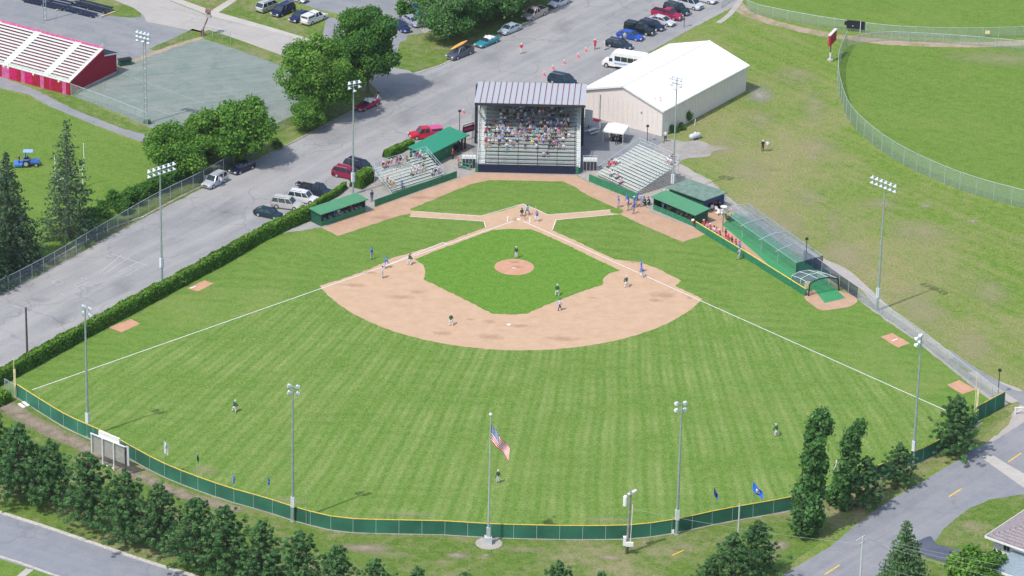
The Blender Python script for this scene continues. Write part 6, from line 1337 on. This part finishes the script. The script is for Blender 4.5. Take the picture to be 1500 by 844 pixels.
# ================================================================ PEOPLE
# one continuous skin-modifier body per pose; material by nearest bone: 0 skin 1 shirt 2 trousers 3 shoes 4 hair
def body(name, J, B):
    """J {joint: (x, y, z, r)}, B [(a, b, mat)]; faces +x"""
    names = list(J); idx = {n: i for i, n in enumerate(names)}
    me = bpy.data.meshes.new(name); me.from_pydata([J[n][:3] for n in names], [(idx[a], idx[b]) for a, b, _ in B], [])
    o = bpy.data.objects.new(name, me); COL.objects.link(o); md = o.modifiers.new('Skin', 'SKIN'); md.use_smooth_shade = True
    sv_ = me.skin_vertices[0].data
    for n in names: sv_[idx[n]].radius = (J[n][3], J[n][3])
    sv_[idx['pelvis']].use_root = True
    sb = o.modifiers.new('Subdivision', 'SUBSURF'); sb.levels = sb.render_levels = 1
    dg = bpy.context.evaluated_depsgraph_get(); out = bpy.data.meshes.new_from_object(o.evaluated_get(dg)); out.name = name
    bpy.data.objects.remove(o); out.materials.clear()
    for k in ('skin_a', 'sh', 'tr', 'shoe', 'hair'): out.materials.append(PM[k])
    segs = [(np.array(J[a][:3]), np.array(J[b][:3]), m_) for a, b, m_ in B]
    for p in out.polygons:
        c = np.array(p.center); best = 9; bm_ = 0
        for a, b, m_ in segs:
            d = b - a; u = min(1, max(0, float((c - a) @ d / (d @ d)))); e = float(np.linalg.norm(c - a - d * u))
            if e < best: best, bm_ = e, m_
        if bm_ == 5:   # head: hair on top and back, face in front
            h = np.array(J['head'][:3]); bm_ = 4 if (c[2] > h[2] + .05 or (c[0] < h[0] - .02 and c[2] > h[2] - .06)) else 0
        p.material_index = bm_
    return out
PM = {'skin_a': mat('skin', (.52, .32, .23), .6), 'sh': mat('shirt_white', (.78, .78, .78), .9), 'tr': mat('trouser_grey', (.5, .5, .52), .9), 'shoe': mat('shoe_black', (.03, .03, .03), .7), 'hair': mat('hair_brown', (.07, .045, .03), .9)}
def stand(la=(.05, .24, 1.15, .08, .26, .9), ra=(.05, -.24, 1.15, .08, -.26, .9), lf=0.0, rf=0.0, lean=0.0, drop=0.0, spread=.11):
    z = -drop; hx = lean
    J = {'pelvis': (0, 0, .95 + z, .15), 'waist': (hx * .35, 0, 1.12 + z, .145), 'chest': (hx * .75, 0, 1.34 + z, .18), 'neck': (hx, 0, 1.51 + z, .065), 'head': (hx + .03, 0, 1.63 + z, .095), 'crown': (hx + .02, 0, 1.74 + z, .08), 'nose': (hx + .13, 0, 1.62 + z, .02),
         'ls': (hx * .8, .19, 1.42 + z, .07), 'le': (la[0] + hx, la[1], la[2] + z, .048), 'lw': (la[3] + hx, la[4], la[5] + z, .036), 'lh': (la[3] + hx + .04, la[4], la[5] + z - .09, .04),
         'rs': (hx * .8, -.19, 1.42 + z, .07), 're': (ra[0] + hx, ra[1], ra[2] + z, .048), 'rw': (ra[3] + hx, ra[4], ra[5] + z, .036), 'rh': (ra[3] + hx + .04, ra[4], ra[5] + z - .09, .04),
         'll': (0, .1, .88 + z, .11), 'lk': (lf * .5 + drop * .7 + .03, spread, .49 + z * .45, .082), 'la': (lf, spread + .02, .09, .045), 'lt': (lf + .19, spread + .03, .045, .035),
         'rl': (0, -.1, .88 + z, .11), 'rk': (rf * .5 + drop * .7 + .03, -spread, .49 + z * .45, .082), 'ra': (rf, -spread - .02, .09, .045), 'rt': (rf + .19, -spread - .03, .045, .035)}
    return J
def sit():
    J = stand(la=(.12, .24, 1.2, .34, .14, 1.02), ra=(.12, -.24, 1.2, .34, -.14, 1.02)); 
    for k in J:
        x, y, z, r = J[k]
        if k in ('lk', 'rk'): J[k] = (.44, y * 1.3, .5, r)
        elif k in ('la', 'ra'): J[k] = (.46, y * 1.3, .1, r)
        elif k in ('lt', 'rt'): J[k] = (.64, y * 1.3, .05, r)
        else: J[k] = (x, y, z - .42, r)
    return J
BN = [('pelvis', 'waist', 1), ('waist', 'chest', 1), ('chest', 'neck', 1), ('neck', 'head', 5), ('head', 'crown', 5), ('head', 'nose', 0), ('chest', 'ls', 1), ('ls', 'le', 1), ('le', 'lw', 0), ('lw', 'lh', 0), ('chest', 'rs', 1), ('rs', 're', 1), ('re', 'rw', 0), ('rw', 'rh', 0), ('pelvis', 'll', 2), ('ll', 'lk', 2), ('lk', 'la', 2), ('la', 'lt', 3), ('pelvis', 'rl', 2), ('rl', 'rk', 2), ('rk', 'ra', 2), ('ra', 'rt', 3)]
POSE = {
 'stand': body('body', stand(), BN),
 'walk': body('body', stand(la=(-.1, .24, 1.16, -.05, .24, .93), ra=(.16, -.24, 1.16, .3, -.22, .98), lf=.3, rf=-.28), BN),
 'ready': body('body', stand(la=(.22, .26, 1.02, .42, .1, .85), ra=(.22, -.26, 1.02, .42, -.1, .85), lean=.28, drop=.13, spread=.24), BN),
 'crouch': body('body', stand(la=(.28, .2, 1.15, .52, .08, 1.1), ra=(.18, -.25, 1.1, .35, -.2, .85), lean=.22, drop=.5, spread=.25), BN),
 'bat': body('body', stand(la=(.18, .18, 1.4, -.02, -.12, 1.42), ra=(-.12, -.3, 1.38, -.06, -.2, 1.5), lean=.08, drop=.1, spread=.26), BN),
 'sit': body('body', sit(), BN)}
capm = MB(); capm.lathe((0, 0, 0), [(.105, 0), (.112, .05), (.085, .1), (.02, .125)], 10); capm.box((.13, 0, .01), (.13, .15, .02)); CAPM = capm.mesh('cap', M['black'])
GLV = MB().lathe((0, 0, 0), [(.04, -.1), (.12, -.03), (.12, .06), (.04, .12)], 8).mesh('glove', M['bark'])
CL = dict(white=(.68, .68, .69), black=(.03, .03, .035), navy=(.03, .045, .14), royal=(.04, .14, .62), blue=(.15, .28, .6), sky=(.42, .60, .78), red=(.62, .03, .07), maroon=(.33, .02, .07), pink=(.70, .25, .36), green=(.015, .085, .05), lime=(.42, .75, .08), yellow=(.78, .66, .14), grey=(.42, .43, .45), tan=(.36, .29, .21), purple=(.13, .09, .26), teal=(.05, .38, .45), orange=(.75, .30, .08), brown=(.16, .10, .07), khaki=(.45, .40, .30), denim=(.12, .17, .30))
CM = {k: mat('cloth_' + k, v, .9, var=.1, scale=6) for k, v in CL.items()}
HM = [PM['hair'], mat('hair_black', (.02, .018, .015), .9), mat('hair_blond', (.45, .34, .18), .9), mat('hair_grey', (.45, .44, .43), .9)]
SKN = [PM['skin_a'], mat('skin_light', (.62, .42, .33), .6), mat('skin_tan', (.40, .24, .16), .6)]
PW = {'stand': (.02, 1.66), 'walk': (.02, 1.66), 'ready': (.31, 1.53), 'crouch': (.25, 1.16), 'bat': (.11, 1.56), 'sit': (.03, 1.24)}
def person(p, pose, rz, shirt, trousers, label, group=None, cap=None, glove=False, sc=1.0, simple=False):
    """standing poses: feet at p; sitting: seat height .45 above p"""
    t = thing('person', label, 'person', p, rz, group, sc); b = link('body', POSE[pose], t)
    set_mats(b, [random.choice(SKN), CM[shirt], CM[trousers], None, random.choice(HM)])
    if cap: c = link('cap', CAPM, t, (PW[pose][0] + .01, 0, PW[pose][1] + .03), None, 1.08); set_mats(c, [CM[cap]])
    if glove:
        q = {'stand': (.12, .27, .8), 'walk': (.0, .25, .85), 'ready': (.74, .1, .64), 'crouch': (.78, .08, .56)}.get(pose)
        if q: link('glove', GLV, t, q)
    return t
D = lambda deg: R(deg)
gf = 'players and umpires on the field'
def P(px, py): return G(px, py) + Vector((0, 0, .02))
for (x, y, pose, a, sh, tr, cap, gl, lb) in (
    (756, 378.5, 'stand', 90, 'green', 'white', 'white', 1, 'pitcher in dark green top and white trousers standing on the mound'),
    (764.5, 316, 'crouch', -90, 'green', 'white', 'green', 1, 'catcher in dark green crouching behind home plate'),
    (772.5, 314.5, 'ready', -90, 'sky', 'navy', 'navy', 0, 'umpire in light blue shirt behind the catcher'),
    (786.5, 324.5, 'bat', -100, 'royal', 'white', 'royal', 0, 'batter in royal blue top and pale trousers beside home plate'),
    (939, 398.5, 'stand', 180, 'royal', 'grey', 'royal', 0, 'coach in royal blue just behind the base runner at the right base'),
    (942.5, 405.5, 'ready', 200, 'royal', 'grey', 'royal', 0, 'base runner in royal blue standing on the right base'),
    (918, 421.5, 'ready', 110, 'green', 'white', 'white', 1, 'infielder in dark green off the right base near the runner'),
    (816, 434, 'ready', 90, 'green', 'white', 'white', 1, 'infielder in dark green on the inner grass edge in front of the umpire'),
    (819.5, 455, 'walk', 20, 'sky', 'navy', 'navy', 0, 'umpire in light blue shirt striding on the clay near second base'),
    (660.5, 477.5, 'ready', 90, 'green', 'white', 'white', 1, 'shortstop in dark green alone on the left side of the clay'),
    (544, 380, 'stand', -30, 'royal', 'grey', 'royal', 0, 'coach in royal blue standing on the grass left of the foul line'),
    (563, 393, 'ready', 10, 'royal', 'grey', 'royal', 0, 'runner in royal blue at the left base'),
    (560, 407.5, 'stand', 10, 'sky', 'grey', 'navy', 0, 'umpire in light blue shirt and grey trousers below the left base'),
    (599, 388.5, 'ready', 60, 'green', 'white', 'green', 1, 'infielder in dark green beside the left foul line'),
    (342.5, 604.5, 'ready', 60, 'green', 'white', 'white', 1, 'left fielder in dark green and white alone on the outfield grass'),
    (729.5, 707.5, 'stand', 90, 'green', 'white', 'white', 1, 'center fielder in dark green and white right of the flagpole'),
    (1138, 639.5, 'ready', 120, 'green', 'white', 'white', 1, 'right fielder in dark green and white left of the tall poplar'),
    (1225, 690, 'walk', 160, 'white', 'white', None, 0, 'person in white half hidden behind the leaning poplar'),
    (906, 304, 'stand', 200, 'royal', 'grey', 'royal', 0, 'player in royal blue nearest home plate, apart from the blue group'),
    (921, 300.5, 'ready', 180, 'royal', 'navy', 'royal', 0, 'player in royal blue bending at the wall behind the group'),
    (920, 308.5, 'stand', 170, 'royal', 'grey', 'royal', 0, 'player in royal blue second from the left in the group'),
    (928, 313.5, 'stand', 140, 'royal', 'grey', 'royal', 0, 'player in royal blue standing lowest in the group on the clay'),
    (929, 304.5, 'walk', 160, 'royal', 'grey', 'white', 0, 'player in royal blue with a white cap in the middle of the group'),
    (932.5, 301.5, 'stand', 190, 'royal', 'grey', 'royal', 0, 'player in royal blue right of the one with the white cap'),
    (939, 303, 'stand', 210, 'blue', 'grey', 'sky', 0, 'player in mid blue with a pale cap at the right end of the group'),
    (946, 300, 'crouch', 200, 'black', 'black', 'maroon', 0, 'left one of two people in black crouching beside the right dugout'),
    (952, 300.5, 'crouch', 180, 'black', 'black', 'maroon', 0, 'right one of two people in black crouching beside the right dugout'),
    (1083, 380, 'walk', 200, 'grey', 'grey', 'blue', 0, 'player in grey standing against the yellow capped wall'),
    (544.5, 295.5, 'stand', -60, 'navy', 'denim', 'black', 0, 'person in dark clothes between left dugout and bleacher'),
    (654, 231, 'stand', 200, 'blue', 'denim', None, 0, 'person in blue in front of the green roofed hut'),
    (663.5, 233.5, 'stand', 160, 'red', 'black', None, 0, 'person in a red top in front of the green roofed hut'),
    (671.5, 246, 'stand', 0, 'red', 'denim', None, 0, 'person in a red top beside the tiny green bleacher'),
    (763.5, 79, 'stand', -90, 'red', 'white', 'white', 0, 'person in red top and white trousers alone on the lot'),
    (871.5, 72.5, 'walk', -120, 'red', 'maroon', 'white', 0, 'person in red at the far end of the cone row'),
    (885.5, 73, 'stand', 0, 'white', 'white', None, 0, 'person in white at the nose of the white bus'),
    (915, 62, 'stand', -60, 'white', 'khaki', None, 0, 'person in white beside the vivid blue sedan'),
    (554, 147.5, 'walk', 200, 'navy', 'white', None, 0, 'person in navy top behind the maroon convertible'),
    (325, 273, 'ready', 150, 'white', 'denim', None, 0, 'person bending at the open door of the silver suv'),
    (974.5, 207.5, 'stand', -90, 'white', 'navy', None, 0, 'person in white top at the corner of the beige building'),
    (1117, 221.5, 'stand', -70, 'black', 'black', 'white', 0, 'person in black walking on the open meadow'),
    (1124, 221.5, 'stand', -100, 'white', 'khaki', None, 0, 'person in white beside the one in black on the meadow'),
    (28, 243, 'stand', 0, 'black', 'black', None, 0, 'person in black behind the blue tractor'),
    (903, 212, 'stand', -80, 'black', 'navy', None, 0, 'person in black in front of the table under the tent'),
    (909, 209, 'stand', -120, 'navy', 'black', None, 0, 'person in navy right of the table under the tent'),
    (895, 208, 'stand', 20, 'black', 'denim', None, 0, 'person in black left of the table under the tent'),
    (1046, 307, 'stand', -60, 'maroon', 'black', None, 0, 'person in maroon inside the open side of the shed'),
    (1052, 306, 'stand', -100, 'navy', 'black', None, 0, 'person in navy inside the open side of the shed'),
    (1069, 325, 'stand', 200, 'yellow', 'green', None, 0, 'person in a yellow top beside the planter by the cage'),
    (985, 240, 'stand', 120, 'maroon', 'denim', None, 0, 'person in maroon behind the right bleacher beside the light mast'),
    (1000, 307, 'stand', -50, 'royal', 'white', 'royal', 0, '')):
    if not lb: continue
    p_ = P(x, y) if not (820 < x < 1000 and False) else P(x, y)
    t_ = person(p_, pose, D(a), sh, tr, lb, gf if y > 290 and x < 960 and x > 540 and sh in ('green', 'sky', 'royal', 'blue') else None, cap, bool(gl), 1.07)
    if 'batter' in lb: MB().tube((-.1, -.15, 1.38), (-.35, -.3, 2.15), .02, .035, 7).build('bat', M['kayak'], t_)
o_ = G(44, 243); person(o_ + Vector((-.35, 0, .6)), 'sit', R(4), 'maroon', 'denim', 'driver in a maroon top sitting on the blue tractor')
# helpers for seated people on a frame
def seat(o, rz, x, y, z, face, *a, **k): return person(o + Matrix.Rotation(rz, 3, 'Z') @ Vector((x, y, z - .45)), 'sit', rz + face, *a, **k)
# left dugout: nine seated players
Lo, Lr, LL = dl[1], dl[2], dl[3]
for i, (x, sh) in enumerate(((1.1, 'navy'), (2.3, 'navy'), (3.35, 'royal'), (4.1, 'white'), (4.7, 'navy'), (5.6, 'black'), (6.6, 'red'), (7.5, 'navy'), (8.3, 'black'))):
    if x < LL - .3: seat(Lo, Lr, x, .75, .75, -R(90), sh, 'white', '%s player from left in the left dugout, %s top and white trousers' % (('first', 'second', 'third', 'fourth', 'fifth', 'sixth', 'seventh', 'eighth', 'ninth')[i], {'navy': 'a navy', 'royal': 'a royal blue', 'white': 'a white', 'black': 'a black', 'red': 'a red'}[sh]), 'players on the left dugout bench', 'green', sc=1.05)
Ro, Rr_, RL = dr[1], dr[2], dr[3]
person(Ro + Matrix.Rotation(Rr_, 3, 'Z') @ Vector((1.2, .9, 0)), 'stand', Rr_ - R(90), 'royal', 'grey', 'player in royal blue standing at the left end inside the right dugout', None, 'royal')
for i, (x, sh) in enumerate(((2.4, 'navy'), (4.2, 'black'), (5.0, 'royal'), (5.9, 'grey'), (6.8, 'navy'))): seat(Ro, Rr_, x, 1.5, .62, -R(90), sh, 'grey', '%s seated player from the left in the right dugout, in a %s top' % (('first', 'second', 'third', 'fourth', 'fifth')[i], 'royal blue' if sh == 'royal' else sh), 'players on the right dugout bench', 'royal')
# crimson row behind the padded wall
bo, brz, bL = BENCH
for i, (u, sh, ps) in enumerate(((.0, 'red', 's'), (.09, 'pink', 's'), (.17, 'red', 's'), (.27, 'white', 's'), (.33, 'pink', 's'), (.42, 'red', 's'), (.52, 'black', 'p'), (.585, 'red', 's'), (.65, 'red', 's'), (.74, 'black', 's'), (.84, 'red', 's'), (.94, 'blue', 's'))):
    nth = ('first', 'second', 'third', 'fourth', 'fifth', 'sixth', 'seventh', 'eighth', 'ninth', 'tenth', 'eleventh', 'twelfth')[i]
    if ps == 'p': person(bo + Matrix.Rotation(brz, 3, 'Z') @ Vector((u * bL, .4, 0)), 'stand', brz - R(90), sh, 'denim', 'person in black standing behind the row on the long bench', None, 'black')
    else: seat(bo, brz, .2 + u * (bL - .4), 0, .5, -R(90), sh, 'denim', '%s person from left on the bench behind the yellow capped wall, in %s' % (nth, sh), 'people on the long bench by the wall', random.choice(('red', 'white', 'black', 'red')), sc=1.06)
# left bleacher spectators (row from the front, x along)
ORD = ('first', 'second', 'third', 'fourth', 'fifth', 'sixth', 'seventh', 'eighth', 'ninth', 'tenth', 'eleventh', 'twelfth', 'thirteenth', 'fourteenth', 'fifteenth', 'sixteenth', 'seventeenth', 'eighteenth', 'nineteenth', 'twentieth', 'twenty-first', 'twenty-second', 'twenty-third')
def fill(o, rz, rows, dd, h0, dh, spec, where, d0=0, x0=0, grp=None, sc=1.0):
    by = {}
    for r, x, sh in spec: by.setdefault(r, []).append((x, sh))
    for r in sorted(by):
        for k, (x, sh) in enumerate(sorted(by[r])):
            seat(o, rz, x0 + x, d0 + r * dd + .02, h0 + r * dh + .02, -R(90) + random.uniform(-.3, .3), sh, random.choice(('denim', 'khaki', 'navy', 'grey', 'black')), 'spectator in %s, %s from left, %s row from front, %s' % (sh, ORD[k], ORD[r], where), grp, random.choice((None, None, 'white', 'navy', 'black')) , sc=sc)
fill(LBo, LBa, 9, .54, .75, .25, [(8, 1.8, 'maroon'), (8, 2.4, 'pink'), (8, 2.9, 'brown'), (8, 3.4, 'pink'), (7, 3.8, 'white'), (8, 4.6, 'red'), (8, 5.3, 'navy'), (8, 5.9, 'white'), (8, 6.5, 'tan'), (8, 8.0, 'sky'), (8, 8.6, 'red'), (8, 9.3, 'white'), (7, 9.4, 'white'), (7, 8.4, 'blue'),
    (3, 5.2, 'white'), (3, 5.8, 'white'), (3, 6.4, 'white'), (3, 7.0, 'white'), (3, 7.6, 'white'), (4, 6.0, 'white'), (4, 6.7, 'white'), (4, 7.4, 'white'), (4, 8.1, 'tan'), (1, 8.6, 'white'), (1, 9.3, 'navy'), (1, 9.9, 'grey'), (2, .5, 'yellow'), (3, .5, 'red'), (1, .8, 'orange'), (0, 2.1, 'blue')], 'left bleacher', grp='spectators on the left bleacher')
fill(RBo, RBa, 14, .64, .75, .2, [(12, 7.7, 'white'), (12, 8.3, 'white'), (12, 8.9, 'pink'), (13, 7.4, 'sky'), (13, 8.4, 'white'), (4, .3, 'pink'), (4, .9, 'red'), (5, .5, 'white'), (3, .4, 'red'), (5, 1.1, 'white'), (1, 2.6, 'white'), (1, 4.0, 'tan'), (0, 5.6, 'pink')], 'right bleacher', grp='spectators on the right bleacher')
# the crowd in the roofed grandstand
rnd = random.Random(11); spec = []
dens = [0, 0, 0, .03, .40, .58, .70, .72, .74, .66, .68, .66, .62, .60, .56, .5, .4]
for r in range(ROWS):
    x = .4
    while x < 13.6:
        u = x / 13.6; d_ = dens[r]
        if r in (4, 5): d_ *= 1.5 if (u < .35 or (.62 < u < .95)) else .55
        if r > 9 and u < .18: d_ *= .2
        if rnd.random() < d_: spec.append((r, x, rnd.choices(('white', 'black', 'navy', 'blue', 'sky', 'red', 'maroon', 'pink', 'lime', 'green', 'grey', 'tan', 'purple', 'teal', 'yellow', 'brown'), (17, 20, 19, 7, 4, 3, 5, 2.4, 1.1, 6, 14, 4, 6, 2, .8, 8))[0])); x += rnd.uniform(.5, .62)
        else: x += rnd.uniform(.45, .7)
spec += [(2, 9.6, 'white'), (2, 10.2, 'black')]
fill(gs.location.copy(), gs.rotation_euler.z, ROWS, GD, 1.5, GH, spec, 'roofed grandstand', d0=.9, x0=GX0 + 1.15 - .6, grp='crowd in the roofed grandstand', sc=.88)

# ================================================================ SUMMER HAZE
hm = bpy.data.materials.new('haze'); hm.use_nodes = True; hn = hm.node_tree; hn.nodes.remove(hn.nodes['Principled BSDF'])
pv = hn.nodes.new('ShaderNodeVolumePrincipled'); pv.inputs['Color'].default_value = (.94, .96, 1, 1); pv.inputs['Density'].default_value = HAZE; pv.inputs['Anisotropy'].default_value = .2
hn.links.new(pv.outputs[0], hn.nodes['Material Output'].inputs['Volume'])
hz_ = MB().box((0, 0, 129), (6200, 6200, 262)).build('haze', hm); hz_['kind'] = 'stuff'
